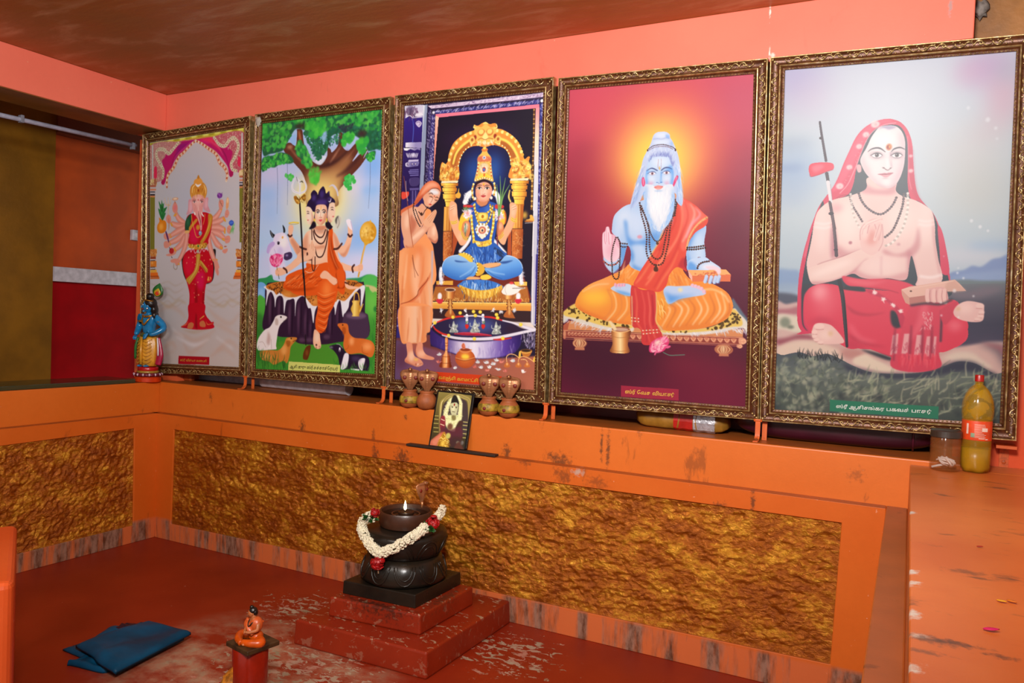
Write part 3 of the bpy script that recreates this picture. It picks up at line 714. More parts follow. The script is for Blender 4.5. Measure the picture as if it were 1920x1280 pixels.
L|f4d068|0.80|0.8||2.33,2.33|594,561 612,571
L|d08820|1|1.2||10.12,11.67|577,604 595,614
L|f4d068|0.80|0.8||2.33,2.33|577,604 595,614
L|d08820|1|1.2||10.12,11.67|227,678 251,688
L|f4d068|0.80|0.8||2.33,2.33|227,678 251,688
L|d08820|1|1.2||10.12,11.67|524,673 556,675
L|f4d068|0.80|0.8||2.33,2.33|524,673 556,675
P|d08878|1|0.8|||195,358 209,340 219,344 233,364 234,390 219,402 200,397 190,377
P|d86878|0.70|3.9|||204,362 224,360 224,383 204,385
P|d08878|1|0.8|||139,423 156,407 176,418 181,444 171,457 146,449
P|d08878|1|0.8|||122,513 147,511 176,525 167,544 137,546 120,532
P|d08878|1|0.8|||120,565 137,553 167,561 172,581 147,594 125,589
P|d08878|1|0.8|||138,632 177,623 207,615 226,622 207,634 167,640
P|d08878|1|0.8|||562,361 584,353 598,366 594,394 577,405 563,392
P|d08878|1|0.8|||613,416 630,408 642,430 627,451 609,444
P|d08878|1|0.8|||628,503 650,492 661,514 651,538 629,528
P|d08878|1|0.8|||612,555 643,547 654,566 644,584 617,585
P|d08878|1|0.8|||595,623 631,615 634,628 618,641 600,636
P|d08878|1|0.8|||180,662 217,655 251,661 256,674 232,690 212,680 183,675
P|d08878|1|0.8|||529,670 552,674 570,703 573,719 566,722 571,744 563,760 544,737 532,699
L|9c5048|1|0.8||1.17|557,722 563,757
L|8c7c68|1|0.8||3.89|207,683 205,706 220,716 233,710 234,690
L|9c5048|0.80|0.6||1.17|571,361 589,366
L|9c5048|0.80|0.6||1.17|569,370 589,376
L|9c5048|0.80|0.6||1.17|617,432 635,439
L|9c5048|0.80|0.6||1.17|633,507 651,517
L|9c5048|0.80|0.6||1.17|616,565 647,566
P|d07818|1|0.8|||79,419 97,430 136,445 142,481 127,503 92,508 67,494 64,464 82,442
E|f4b050|0.80|9.3|c|18.09,20.09,0|97,472
P|1c6c34|1|0.8|||102,433 82,400 72,367 87,374 76,328 96,349 101,323 111,350 121,341 119,370 146,365 126,396 136,397 117,431
S|0c4420,3c9c50|0.80|0.8||50,40,23.35,3.11,-1.5,0.5|87,413 82,354 116,356 126,415
L|482060|1|1.2||9.34,11.67,7|137,501 152,534 162,561
E|b02028|1|1.2||19.9,16.74,0|186,611
L|301c28|1|0.8||3.89|167,590 177,604
L|2c1c24|1|0.8||3.89|185,643 192,651
L|c0a078|1|0.8||6.23,5.45,2.33|156,404 158,366 155,311
L|f0dcb8|0.70|0.6||1.56,1.56|156,404 158,366 155,311
L|c0a078|1|0.8||6.23,5.45,2.33|156,356 136,348 126,312
L|f0dcb8|0.70|0.6||1.56,1.56|156,356 136,348 126,312
L|c0a078|1|0.8||6.23,5.45,2.33|156,356 175,351 177,312
L|f0dcb8|0.70|0.6||1.56,1.56|156,356 175,351 177,312
L|b06838|1|0.8||3.89,5.45,1.56|161,430 164,469 161,495
E|c89878|1|1.2||26.23,8.7,0|214,325
E|e8d0b8|1|1.2||16.28,4.02,0|214,324
L|a86848|1|0.8||3.11,7.78|211,337 214,347
P|7c3898|1|0.8|||548,332 552,322 568,318 586,326 584,341 566,346 553,342
S|a868c0,5c2078|1|0.8||51,24,15.57,3.5,-1.57,0.8|553,339 584,341 584,329 553,326
L|5c4838|1|0.8||2.33|566,346 571,364 590,390
P|d89868|1|1.2|||617,404 618,361 628,344 638,363 634,399
E|f0c8a0|1|2.3||5.43,13.39,0|628,362
P|3050b0|1|1.2|||641,476 658,466 676,475 676,490 659,496 645,489
S|5078d8|1|0.8||52,14,11.67,3.11,-1.57,0.8|645,486 674,487 671,475 649,474
S|58a058,7cc078|0.80|0.8||53,26,27.24,3.11,1.9,0.4|667,490 685,479 681,515 655,526
E|a85848|1|1.2||10.86,3.35,0|617,604
P|b80820|1|0.8|||343,415 395,412 459,413 505,431 515,451 503,519 485,562 472,587 332,581 331,523 297,505 301,458 315,426
P|d81858|0.60|9.3|c||340,498 396,488 397,571 341,568
P|184830|1|0.8|||343,414 348,441 335,485 326,504 300,502 297,464 311,436
E|2c7048|0.70|6.2||10.86,20.09,0|320,459
P|d8a868|1|0.8|||298,504 330,504 331,517 298,518
P|b88028|1|1.2|||482,424 515,438 502,500 471,549 435,582 421,569 457,529 479,480
L|e8bc60|0.70|2.3||3.11,8.56,3.89|501,444 484,493 444,560
P|c88830|1|1.6|||386,443 395,456 358,486 335,510 328,491 349,470
L|d8a040|1|1.2||4.67,4.67,4.67|348,422 353,454 368,493 383,532 397,545 420,540 434,522
L|d8a040|1|1.2||3.89|455,422 451,450 442,478
E|c88830|1|2.3||15.38,14.73,0|401,491
E|7c98a8|1|1.6||12.66,13.39,0|420,523
E|c0d4dc|1|1.6||4.52,4.69,0|417,519
P|c88830|1|1.2|||327,577 360,585 398,584 467,577 470,599 445,608 398,612 351,604 329,597
F|f0d070,8c5c18|0.70|1.6||54,60,3.11,7|332,581 463,583 463,602 398,609 337,597
E|3c7c38|1|1.6||7.24,6.7,0|405,593
L|e0c8d0|1|0.8||3.89,3.89,3.89,3.89,3.89,3.89,3.89,3.89,3.89|308,619 337,603 346,623 365,605 380,631 403,616 417,632 435,607 450,624 468,609 480,622
E|a8a898|1|1.6||10.86,10.04,0|403,622
P|c88c98|1|0.8|||323,341 342,336 356,344 362,379 357,400 334,412 306,416 319,389
P|c88c98|1|0.8|||451,338 467,334 481,340 477,374 496,412 464,407 441,387
P|e4b0b8|0.70|4.7|||333,348 352,353 352,391 329,402
P|e4b0b8|0.70|4.7|||458,344 472,348 473,386 454,385
P|d89490|1|0.8|||351,318 393,312 449,325 451,350 440,377 436,408 428,433 433,484 431,506 420,508 415,483 400,450 386,431 367,411 357,378 347,346
E|f0bcb4|0.80|11.7|c|27.14,26.78,0|398,347
L|f0c4bc|0.70|3.1||6.23,11.67,7.78,3.89|399,375 406,413 414,451 429,490
L|782830|0.90|1.6||2.33,6.23,7,3.11|404,402 407,426 419,458 424,483
P|f0e8e0|1|1.2|||367,407 378,411 379,422 372,422
P|f0e8e0|1|1.2|||427,408 437,421 448,434 441,435 430,424
E|f0e0e0|1|0.8||10.86,4.02,0|370,352
E|301820|1|0.8||4.98,3.68,0|370,352
L|401820|1|1.2||1.56,3.89,1.56|355,348 370,345 384,349
L|601c28|0.70|0.8||1.56,3.5,1.56|353,342 370,337 386,343
E|f0e0e0|1|0.8||10.86,4.02,0|428,356
E|301820|1|0.8||4.98,3.68,0|428,356
L|401820|1|1.2||1.56,3.89,1.56|413,349 428,349 442,357
L|601c28|0.70|0.8||1.56,3.5,1.56|412,346 428,341 444,347
E|b02030|1|1.2||3.62,4.69,0|400,343
L|a05050|0.50|1.6||1.56|366,366 380,374 371,398
L|a05050|0.50|1.6||1.56|440,371 431,380
P|c88430|1|0.8|||334,292 341,267 364,254 397,250 438,253 461,276 469,302 462,326 449,338 435,321 393,313 361,319 347,327 337,311
L|f4d490|0.90|1.9||3.89,7,3.11|351,303 355,275 374,260
L|f4d490|0.90|1.9||3.11,6.23,3.11|443,266 457,289 460,313
S|8c4c10,f0c468|0.60|1.6||55,40,31.13,3.5,1.57,0.2|355,265 452,273 458,316 346,312
E|a04818|1|1.9||7.24,7.37,0|400,292
P|d89440|1|1.2|||364,254 369,235 392,228 410,226 429,240 433,253 411,260 383,258
L|e8e8f0|1|1.2||3.89,13.23,3.89|376,256 397,268 422,260
P|b87828|1|1.2|||389,228 394,215 400,210 408,220 408,229
p|9c0c1c|1||||251,1212 507,1212 505,1257 249,1261"""
ART2="""G|9cc0ec,a8b8e4,b8c4e4,a8c8ec,c0cce8|1|||0|348,-6 378,815 -105,-126 846,-31 898,1388 -48,1435
E|c8c0e0|0.80|34.1||103.5,38.67,0|78,256
E|8cb8f0|0.70|29.9||75.27,34.81,0|47,369
E|d0ccec|0.80|29.9||103.5,34.81,0|640,354
E|6ca8f0|0.80|38.4||56.45,77.35,0|717,261
E|7cb0f0|0.70|17.1||56.45,19.34,0|703,379
E|c4bce0|0.50|42.7||94.09,58.01,0|557,585
E|6ca4ec|0.60|51.2||122.32,77.35,0|649,607
E|8cb8f0|0.60|38.4||75.27,46.41,0|70,453
E|d4cce8|0.80|34.1||117.61,42.54,0|653,726
E|c8c4e4|0.70|38.4||75.27,58.01,0|79,703
E|88b8ec|0.60|38.4||65.86,61.88,0|708,392
E|f0e494|0.95|76.8||169.36,162.43,0|393,431
E|f4e480|0.90|46.9||112.91,85.08,0|391,375
P|5c3024|1|1.3|||168,114 202,116 227,130 232,58 225,50 264,54 276,111 297,176 327,208 386,239 427,201 430,157 449,165 459,181 495,147 502,81 540,103 593,64 523,142 556,181 605,148 620,186 586,234 661,182 679,205 636,259 583,303 548,334 512,368 499,393 497,448 316,440 298,322 272,268 231,228 149,150
P|a87448|0.80|17.1|||297,289 334,254 387,265 452,254 525,215 571,204 581,241 538,304 507,357 496,441 316,432 303,334
P|c89860|0.70|21.3|||359,293 406,288 500,272 524,303 494,375 411,407 352,367
E|f0e088|0.90|42.7||112.91,77.35,0|391,391
L|30181c|0.70|6||4.27,21.33,8.53|347,236 386,246 442,239 498,220 556,181
L|3c1c20|0.70|6.8||8.53,25.59,12.8|491,301 546,279 591,245 630,215
L|b07858|0.60|5.1||4.27,11.09,4.27|188,138 229,179 290,232
L|c89070|0.70|5.1||3.41,10.24,3.41|447,232 478,197 509,159
L|a86c50|0.60|4.3||3.41,8.53,3.41|513,251 562,210 601,170
E|d0a078|0.80|6.8||18.82,7.73,0|188,134
L|c07848|0.80|4.3||8.53,12.8,11.09|244,59 250,82 256,105
L|2c1420|0.70|3.4||4.27,8.53,3.41|523,156 540,121 584,74
L|b8c4f0|1|1.3||2.56,5.97,2.56|588,234 608,214 625,193
L|b8c8f0|0.90|1.3||2.56,6.82,2.56|653,224 670,197 696,166
P|1e5c3c|1|2.6|||2,-8 202,-20 396,-9 581,-14 760,-7 767,175 723,186 679,190 659,153 609,116 539,92 502,89 447,106 430,164 398,184 344,127 303,72 273,54 224,46 187,85 168,114 139,149 59,159 8,155
P|24643c|1|2.6|||7,178 80,168 130,156 190,176 216,208 191,218 132,213 92,230 52,227 7,247
P|287044|1|2.6|||266,121 296,146 322,201 328,238 300,244 269,204 229,171 233,141
P|24643c|1|2.6|||666,218 688,198 723,194 716,229 690,241
F|2c9c3c,3cb044,24843c,4cb848,1c6440,5cc04c|0.75|2.1||1,420,5.97,17.06|3,0 203,-12 396,-6 581,-10 760,-4 764,111 584,63 511,64 399,80 303,57 214,34 187,85 149,135 7,132
F|1c6048,246c50,18503c,2c8448|0.80|1.3||2,240,4.27,11.09|273,54 399,87 491,44 629,67 763,68 767,175 687,184 659,153 604,112 495,139 430,164 403,191 345,157
F|78c0e8,a0d4f0|0.80|0.9||3,60,2.13,5.12|269,69 305,124 345,157 398,191 420,134 427,75 389,72 353,113
P|90b8f0|1|1.3|||187,89 225,73 222,125 198,116
P|9cc0f0|0.80|3.4|||389,79 417,70 423,101 406,132 390,102
P|d0d8f0|1|1.3|||356,218 384,198 422,197 404,221 386,235
F|1c5c44,2c7c4c,246844|0.85|1.3||4,160,4.27,11.09|274,62 332,74 391,131 407,184 370,211 330,156
F|34ac3c,4cc044,2c9c40|0.80|2.6||5,80,7.68,18.77|292,26 397,21 399,80 333,97 293,56
F|34ac3c,4cc044,2c9c40|0.80|2.1||6,50,7.68,17.06|539,85 594,97 578,146 514,148
F|34ac3c,44b83c,2c9c40|0.80|2.1||7,60,7.68,18.77|609,134 672,132 661,196 634,201
F|2c9c3c,3cb044,24843c,4cb848,1c6440,5cc04c|0.80|2.1||8,90,5.97,14.5|232,119 276,122 327,208 324,245 290,236 229,164
F|2c9c3c,3cb044,24843c,4cb848,1c6440,5cc04c|0.80|1.7||9,110,5.12,11.94|7,186 130,164 211,208 132,213 62,228 9,243
F|2c9c3c,3cb044,24843c,4cb848,1c6440,5cc04c|1|1.7||10,40,5.12,11.09|666,218 719,197 716,229 690,241
F|44b83c,58c848|0.70|3.4||11,30,8.53,18.77|329,253 372,256 388,294 351,329 321,290
F|38b04c,4cc05c|1|1.7||12,40,5.97,12.8|547,304 593,307 603,330 572,372 543,337
F|44b84c,5cc85c|0.90|1.7||13,22,5.97,11.94|164,273 208,272 224,292 195,305
E|401c24|0.80|8.5||28.23,17.02,0|640,104
E|3c2020|0.70|8.5||32.93,15.47,0|253,34
F|2c3040|0.70|2.6||14,30,4.27,8.53|487,54 593,53 539,96
L|5c6c8c|0.80|0.9||2.99,2.56,1.71|107,231 113,315 115,468
L|5c6c8c|0.80|0.9||2.99,2.56,1.71|174,216 180,319 182,426
L|5c6c8c|0.80|0.9||2.99,2.56,1.71|694,242 696,350 691,468
L|c8c8dc|0.90|1.7||2.56,12.8,8.53|446,349 470,343 494,366 504,396
L|e8e8f0|1|1.3||10.24,11.09,3.41|261,379 259,319 233,287
L|888898|0.80|0.6||1.71|261,379 259,319 233,287
L|e8e8f0|1|1.3||10.24,11.09,3.41|261,372 221,358 210,331 224,298 233,287
L|888898|0.80|0.6||1.71|261,372 221,358 210,331 224,298 233,287
L|e8e8f0|1|1.3||10.24,11.09,3.41|261,372 294,362 301,336 282,301 272,293
L|888898|0.80|0.6||1.71|261,372 294,362 301,336 282,301 272,293
L|202020|1|0.9||1.71,4.27,1.71|236,287 244,310
L|202020|1|0.9||1.71,5.12,1.71|259,315 273,312 281,320
P|2c8c54|1|1.7|||1,798 52,791 92,776 103,803 144,815 59,838 2,822
P|6ca4dc|1|1.7|||-3,822 53,830 57,918 -5,918
E|a0c8ec|0.60|8.5||23.52,30.94,0|24,876
P|2c8c54|1|2.1|||565,805 647,799 700,785 763,804 764,836 657,828
P|4cb050|1|2.6|||657,821 773,822 775,1123 668,1125
P|d8b888|0.90|2.1|||684,835 738,843 765,865 767,901 739,879 712,857
G|4ca83c,3c8c30,2c7828,3c9030|1|2.6||1|382,919 395,1281 -10,918 61,907 140,984 528,1055 685,853 721,872 767,908 781,1303 -21,1335
E|70c04c|0.70|21.3||37.64,61.88,0|728,926
P|2c6c2c|0.70|8.5|||-3,977 55,1007 52,1084 -3,1101
P|4c8c28|0.80|6|||145,1121 484,1122 525,1224 228,1226
S|1c6428,4c9c34,2c7c2c|0.70|0.9||20,160,38.39,2.99,-1.57,0.4|-6,1023 145,1117 200,1269 -7,1276
S|1c6428,4c9c34|0.60|0.9||21,90,34.12,2.99,-1.57,0.4|692,1053 754,1034 753,1250 535,1257 510,1203
E|287834|1|3.4||12.23,13.92,0|751,951
P|2c1830|1|1.3|||54,838 134,815 611,820 680,835 689,973 708,987 707,1088 530,1114 437,1127 293,1126 223,1097 144,1091 41,1054 52,945
L|6c4864|0.80|6||3.41,12.8,10.24,3.41|85,869 84,953 86,1038
L|14081c|0.80|2.6||3.41,5.97,4.27|103,869 103,953 103,1037
L|6c4864|0.80|6||3.41,9.38,7.51,3.41|147,896 145,959 146,1022
L|14081c|0.80|2.6||3.41,5.97,4.27|160,896 160,959 160,1022
L|6c4864|0.80|6||3.41,12.8,10.24,3.41|217,919 216,1000 218,1082
L|14081c|0.80|2.6||3.41,5.97,4.27|235,919 235,1000 235,1081
L|6c4864|0.80|6||3.41,12.8,10.24,3.41|276,919 275,1000 277,1081
L|14081c|0.80|2.6||3.41,5.97,4.27|293,919 293,1000 293,1081
L|6c4864|0.80|6||3.41,10.66,8.53,3.41|321,952 319,1020 321,1088
L|14081c|0.80|2.6||3.41,5.97,4.27|335,952 335,1020 335,1087
L|6c4864|0.80|6||3.41,8.53,6.82,3.41|356,1005 354,1050 355,1095
L|14081c|0.80|2.6||3.41,5.97,4.27|368,1005 368,1049 367,1094
L|6c4864|0.80|6||3.41,9.38,7.51,3.41|478,963 476,1020 478,1078
L|14081c|0.80|2.6||3.41,5.97,4.27|490,963 490,1020 490,1077
L|6c4864|0.80|6||3.41,7.68,6.14,3.41|523,922 521,977 523,1033
L|14081c|0.80|2.6||3.41,5.97,4.27|533,922 534,977 534,1033
L|6c4864|0.80|6||3.41,10.66,8.53,3.41|601,1032 598,1057 598,1083
L|14081c|0.80|2.6||3.41,5.97,4.27|615,1032 613,1057 612,1083
L|6c4864|0.80|6||3.41,10.66,8.53,3.41|651,1024 648,1057 648,1089
L|14081c|0.80|2.6||3.41,5.97,4.27|664,1024 663,1057 662,1089
E|5c4058|0.70|5.1||20.7,11.6,0|302,1107
E|5c4058|0.70|5.1||20.7,11.6,0|459,1089
E|5c4058|0.70|5.1||20.7,11.6,0|350,1106
P|dcdce4|1|0.9|||53,834 60,861 57,938 71,884 90,865 112,899 119,945 127,899 151,884 172,903 180,976 192,915 216,905 246,907 253,990 261,915 304,888 335,945 354,952 372,1023 383,956 429,907 496,937 507,981 519,930 537,911 554,988 567,974 588,944 596,908 631,871 658,857 663,944 681,872 682,839 648,835 282,817
P|c07028|1|1.7|||56,834 99,819 173,812 282,817 588,809 648,824 671,835 631,853 604,878 564,911 523,904 500,919 383,937 348,922 324,900 304,881 255,892 206,892 171,880 146,869 126,880 105,861 64,849
E|d89040|0.80|6||28.23,11.6,0|196,880
E|e09848|0.70|6.8||23.52,15.47,0|372,915
E|d88c3c|0.70|6.8||23.52,15.47,0|550,893
F|3c1c10|0.80|0.6||22,90,2.13,4.27|69,834 169,816 175,869 136,873 84,849
F|3c1c10|0.80|0.6||23,70,2.13,4.27|322,870 512,871 586,864 559,900 382,926 334,907
F|3c1c10|0.80|0.6||24,40,2.13,3.84|579,816 648,824 612,842 575,834
P|402c44|1|1.3|||558,988 585,966 639,959 698,973 708,994 707,1088 566,1091
E|6c5470|0.80|5.1||61.16,15.47,0|636,984
G|a87818,f0d070,b8842c|1|0.9||1|597,798 656,799 610,911 655,911 654,926 666,951 653,980 658,986 611,986 615,977 602,951 613,926
L|d8a840|1|0.9||5.97|619,911 623,879 631,871 645,879 653,911
L|d8b048|1|0.9||8.53,4.27|657,962 670,937 676,926
P|d8d0ec|1|1.3|||100,577 125,567 159,564 180,580 198,611 217,657 223,680 209,702 179,705 159,686 127,647 114,685 95,715 78,684 67,645 91,615
E|f0ecf8|0.80|10.2|c|28.23,34.81,0|161,610
P|b8a0d8|1|1.7|||91,608 61,626 52,660 68,668 87,642 106,620
P|d8d0ec|0.90|6|||77,646 137,640 170,709 182,762 97,784 75,722
P|3c2c54|1|1.7|||173,671 208,664 223,676 219,695 189,706 169,698 169,682
E|8c78a8|1|2.1||9.41,5.41,0|188,681
P|202428|1|0.9|||71,549 89,565 104,574 98,585 88,588 74,569
P|202428|1|0.9|||154,526 169,541 173,561 162,566 159,549
L|e0e0e8|0.70|0.9||2.56|76,557 92,585
E|181420|1|1.3||7.53,7.73,0|130,618
L|383048|1|0.9||2.13|120,612 130,609 139,615
E|e09828|1|2.1||5.65,6.19,0|156,589
L|a08cc0|0.80|1.7||2.56|102,646 114,670 111,689
E|c0b0dc|0.60|8.5||18.82,23.2,0|143,659
P|e8b494|1|0.9|||193,542 203,528 223,532 226,551 219,581 235,601 275,640 295,651 286,674 257,681 227,646 200,603
P|e8b494|1|0.9|||569,535 583,546 598,565 599,598 591,634 574,681 552,697 524,680 494,642 502,605 541,643 563,615 571,582
P|e8b494|1|0.9|||534,724 576,736 618,744 654,737 668,752 659,766 619,769 577,765 540,757
P|e8b494|1|0.9|||253,696 210,725 171,743 131,743 114,758 120,781 152,783 192,770 250,741 278,719
P|b86848|0.50|4.3|||225,597 276,651 291,674 257,681 237,650 211,611
P|b86848|0.50|4.3|||591,634 557,697 524,680 551,677 578,644
P|e8b494|1|0.9|||368,541 430,540 445,563 483,572 512,606 523,650 514,679 535,731 545,768 424,766 327,735 317,712 278,719 254,711 257,681 285,651 289,606 312,569 345,556
E|f8d8c0|0.70|15.4|c|32.93,38.67,0|346,600
E|f8d8c0|0.70|12.8|c|28.23,27.07,0|399,602
E|f4d0b4|0.60|12.8|c|32.93,27.07,0|397,684
P|b86848|0.60|6|c||368,541 430,540 426,566 398,576 369,560
P|b86848|0.50|5.1|c||333,630 372,642 419,636 434,648 372,653 338,645
P|b86848|0.40|6.8|c||294,606 321,577 324,637 306,674 277,689
P|b86848|0.40|5.1|c||483,575 517,621 523,658 504,657 489,612
P|d85418|1|0.9|||454,556 477,560 479,605 490,657 515,709 544,742 560,798 559,878 516,856 496,804 461,759 449,693 451,619
P|8c2808|0.70|4.3|||464,589 481,656 502,716 531,768 523,790 488,730 463,671
L|f08850|0.70|2.1||2.56,6.82,3.41|459,575 467,649 492,716 527,768
P|d85418|1|1.3|||317,723 375,732 451,722 461,759 500,797 539,841 416,818 409,878 245,877 183,797 250,760 313,746
P|d85418|1|1.3|||169,835 183,808 251,767 318,750 405,758 416,818 389,844 332,859 235,862 185,854
L|f08040|0.80|5.1||4.27,15.36,6.82|203,816 252,794 310,779
S|8c2808,f49858|0.50|1.7||25,50,63.98,3.84,-0.5,0.3|183,816 309,757 400,762 407,818 331,851 215,854
P|a83808|0.70|4.3|||174,842 235,862 332,860 389,844 331,847 234,847
P|d85418|1|1.3|||389,848 412,818 434,796 482,811 520,834 517,871 500,930 469,981 457,1037 439,1063 416,1071 389,1053 385,1004 397,945
E|f08840|0.80|17.1|c|28.23,42.54,0|451,856
L|f49c58|0.60|1.7||2.56,5.97,2.56|394,870 438,885 507,867
L|8c2c08|0.60|1.7||2.56,5.97,2.56|395,886 438,901 502,883
L|f49c58|0.60|1.7||2.56,5.97,2.56|396,903 439,918 497,899
L|8c2c08|0.60|1.7||2.56,5.97,2.56|396,919 439,934 492,916
L|f49c58|0.60|1.7||2.56,5.97,2.56|397,936 440,950 487,932
L|8c2c08|0.60|1.7||2.56,5.97,2.56|397,952 441,967 482,948
L|f49c58|0.60|1.7||2.56,5.97,2.56|398,969 441,983 477,964
L|8c2c08|0.60|1.7||2.56,5.97,2.56|399,985 442,999 472,981
L|f49c58|0.60|1.7||2.56,5.97,2.56|399,1001 442,1016 467,997
L|8c2c08|0.60|1.7||2.56,5.97,2.56|400,1018 443,1032 462,1013
L|f49c58|0.60|1.7||2.56,5.97,2.56|400,1034 444,1048 457,1030
L|8c2c08|0.60|1.7||2.56,5.97,2.56|401,1051 444,1065 452,1046
P|a03408|1|1.7|||504,775 520,834 516,849 562,845 559,768
P|d85418|1|3.4|||508,760 559,768 557,838 525,841
P|e8b494|1|0.9|||406,785 428,763 452,767 481,789 510,804 515,823 497,834 473,822 449,804 416,800
L|a85838|1|0.9||1.71|497,834 515,824 510,808
P|e8b494|1|0.9|||382,1053 411,1071 417,1093 425,1134 414,1149 390,1146 375,1124 374,1087
E|f4d0b8|0.70|6||14.11,23.2,0|398,1094
E|402020|1|1.7||5.65,4.64,0|395,1130
S|7c3420|1|0.6||26,8,8.53,1.71,1.6,0.2|385,1135 423,1131 419,1146 390,1148
P|e8b494|1|0.9|||561,812 575,820 585,835 630,842 658,846 631,853 590,855 566,842
L|5c3020|1|1.3||8.53|561,821 580,827
P|c8a888|0.00|1.7|||505,675 542,676 569,798 579,820 561,820 550,776
P|201438|1|0.9|||307,438 316,416 334,398 333,376 352,360 372,374 377,385 386,364 409,345 423,362 429,381 447,371 453,390 457,397 481,413 487,430 463,431 450,441 462,530 477,546 463,556 439,544 429,507 367,504 359,541 330,551 344,526 361,474 346,466 326,446 302,441
E|4c3888|0.80|8.5||37.64,15.47,0|402,424
E|443480|0.80|6||14.11,15.47,0|353,399
E|443480|0.70|6||14.11,19.34,0|403,383
E|4c3c80|0.70|4.3||14.11,7.73,0|453,408
E|504070|0.50|2.6||5.65,9.28,0|447,378
P|e8d0b8|1|0.9|||302,443 331,445 351,474 357,504 348,526 325,530 312,517 314,502 300,494 307,479
E|f4dccc|0.80|6||11.29,19.34,0|328,484
P|c07858|0.50|3.4|||337,465 357,504 348,526 334,529 343,503
L|201014|1|0.6||1.71,2.99,1.28|310,466 317,464 327,469
L|201014|1|0.6||1.71,4.27,1.71|311,476 318,474 327,477
P|c84c50|1|0.9|||313,506 325,507 319,511
P|e8c8b0|1|0.9|||459,430 482,430 487,447 490,465 489,487 480,509 471,521 453,523 442,500 446,456
L|201014|1|0.6||1.28,3.41,1.28|460,454 469,451 478,455
L|201014|1|0.6||1.71,4.27,1.71|462,464 470,462 479,466
P|c84c50|1|0.9|||470,496 484,495 480,500
P|c07858|0.50|3.4|||442,485 457,508 471,521 453,524
L|e8e8f4|1|0.9||1.71,5.97,1.71|444,420 456,423 462,407
P|e8b898|1|0.9|||365,456 372,437 402,434 429,440 439,463 438,500 425,525 401,537 377,525 362,496
E|f8e0cc|0.90|10.2|c|21.64,27.07,0|397,476
P|b86848|0.50|4.3|c||431,455 440,492 420,532 397,539 415,514 425,484
P|b86848|0.40|3.4|c||362,474 367,512 392,537 367,519
P|f8f4f0|1|0.6|||369,473 378,469 386,469 392,473 381,476
E|20181c|1|0.9||4.7,3.87,0|381,473
L|20141c|1|0.6||1.71,2.99,1.71|368,474 377,468 386,468 394,473
P|f8f4f0|1|0.6|||410,475 418,471 426,471 433,475 421,478
E|20181c|1|0.9||4.7,3.87,0|421,475
L|20141c|1|0.6||1.71,2.99,1.71|409,475 417,470 426,470 434,475
L|20141c|1|0.9||1.71,4.27,2.56|366,465 379,459 393,465
L|20141c|1|0.9||2.56,4.27,1.71|406,465 417,460 432,467
L|a85c44|0.70|0.9||2.13|400,468 398,494 405,498
L|a05040|0.80|0.9||2.13|390,497 399,500 408,498
P|d04c54|1|0.9|||387,511 398,508 411,510 400,519
L|e0a020|1|1.3||2.56,3.41|400,442 399,461
E|e0c040|1|1.3||4.7,13.15,0|360,513
E|e0c040|1|1.3||4.7,13.15,0|438,515
P|181020|1|2.1|||348,518 365,519 371,542 345,554 328,551 339,540
P|181020|1|2.1|||434,522 453,530 472,545 463,560 440,552 430,536
L|301818|1|0.9||5.97,6.82,5.97|359,556 370,579 394,596 417,592 433,559
L|301818|1|0.9||5.97,6.82,5.97|355,563 366,601 395,626 423,621 441,581 442,559
L|301818|1|0.9||5.97,6.82,5.97|370,653 383,687 402,695 421,684 438,640 450,567
L|301818|1|0.9||5.12|345,556 348,608
L|c8b0a0|1|0.9||2.56|371,557 398,565 426,559
L|c8b0a0|1|0.9||2.56|369,562 398,572 428,564
L|e8e0d8|1|0.9||2.13,2.13|309,761 338,771 367,762 394,732
L|301818|1|0.9||5.12,5.12,5.12|367,646 354,675 351,720 359,758 371,754 371,691
L|3c1c1c|1|0.9||9.38,10.24,9.38|190,576 205,586 219,579
L|8c5844|0.70|0.9||1.71,1.71|190,576 205,586 219,579
L|3c1c1c|1|0.9||9.38,10.24,9.38|571,586 585,599 599,590
L|8c5844|0.70|0.9||1.71,1.71|571,586 585,599 599,590
L|3c1c1c|1|0.9||9.38,10.24,9.38|270,639 290,648 315,654
L|8c5844|0.70|0.9||1.71,1.71|270,639 290,648 315,654
L|3c1c1c|1|0.9||9.38,10.24,9.38|486,657 513,654 538,630
L|8c5844|0.70|0.9||1.71,1.71|486,657 513,654 538,630
L|3c1c1c|1|0.9||9.38,10.24,9.38|166,743 186,755 192,770
L|8c5844|0.70|0.9||1.71,1.71|166,743 186,755 192,770
L|3c1c1c|1|0.9||9.38,10.24,9.38|617,736 604,751 610,773
L|8c5844|0.70|0.9||1.71,1.71|617,736 604,751 610,773
L|3c1c1c|1|0.9||9.38,10.24,9.38|320,671 326,701 350,705
L|8c5844|0.70|0.9||1.71,1.71|320,671 326,701 350,705
P|e8b898|1|0.9|||316,686 339,675 334,645 351,608 362,638 372,653 371,676 355,694 345,705 278,719 258,711
L|b06848|1|0.6||1.28|347,615 348,653
L|b06848|1|0.6||1.28|357,627 358,661
L|b06848|0.70|0.9||1.71|278,719 341,705 364,687
L|181418|1|0.9||9.38,10.24,9.38|262,413 280,576 301,798
L|181418|1|0.9||9.38,9.38,7.68|301,772 310,851 317,922
L|181418|1|0.9||5.12,5.12|323,1080 328,1133
P|a87020|1|0.9|||222,388 237,382 257,398 290,375 300,389 296,411 267,402 262,421 248,424 233,412
S|301c10,f0c860|0.80|0.9||27,40,15.36,2.99,0.7,0.7|227,389 290,381 291,407 243,420
E|d8d0ec|0.00|1.7||14.11,19.34,0|260,360
L|e8c840|1|1.3||5.97,7.68,5.97|195,518 227,516 261,519
L|a07c18|1|0.9||1.71|195,522 227,526 261,522
P|d83c80|1|0.9|||74,703 78,684 93,677 118,670 143,674 159,686 162,705 145,728 121,739 90,730
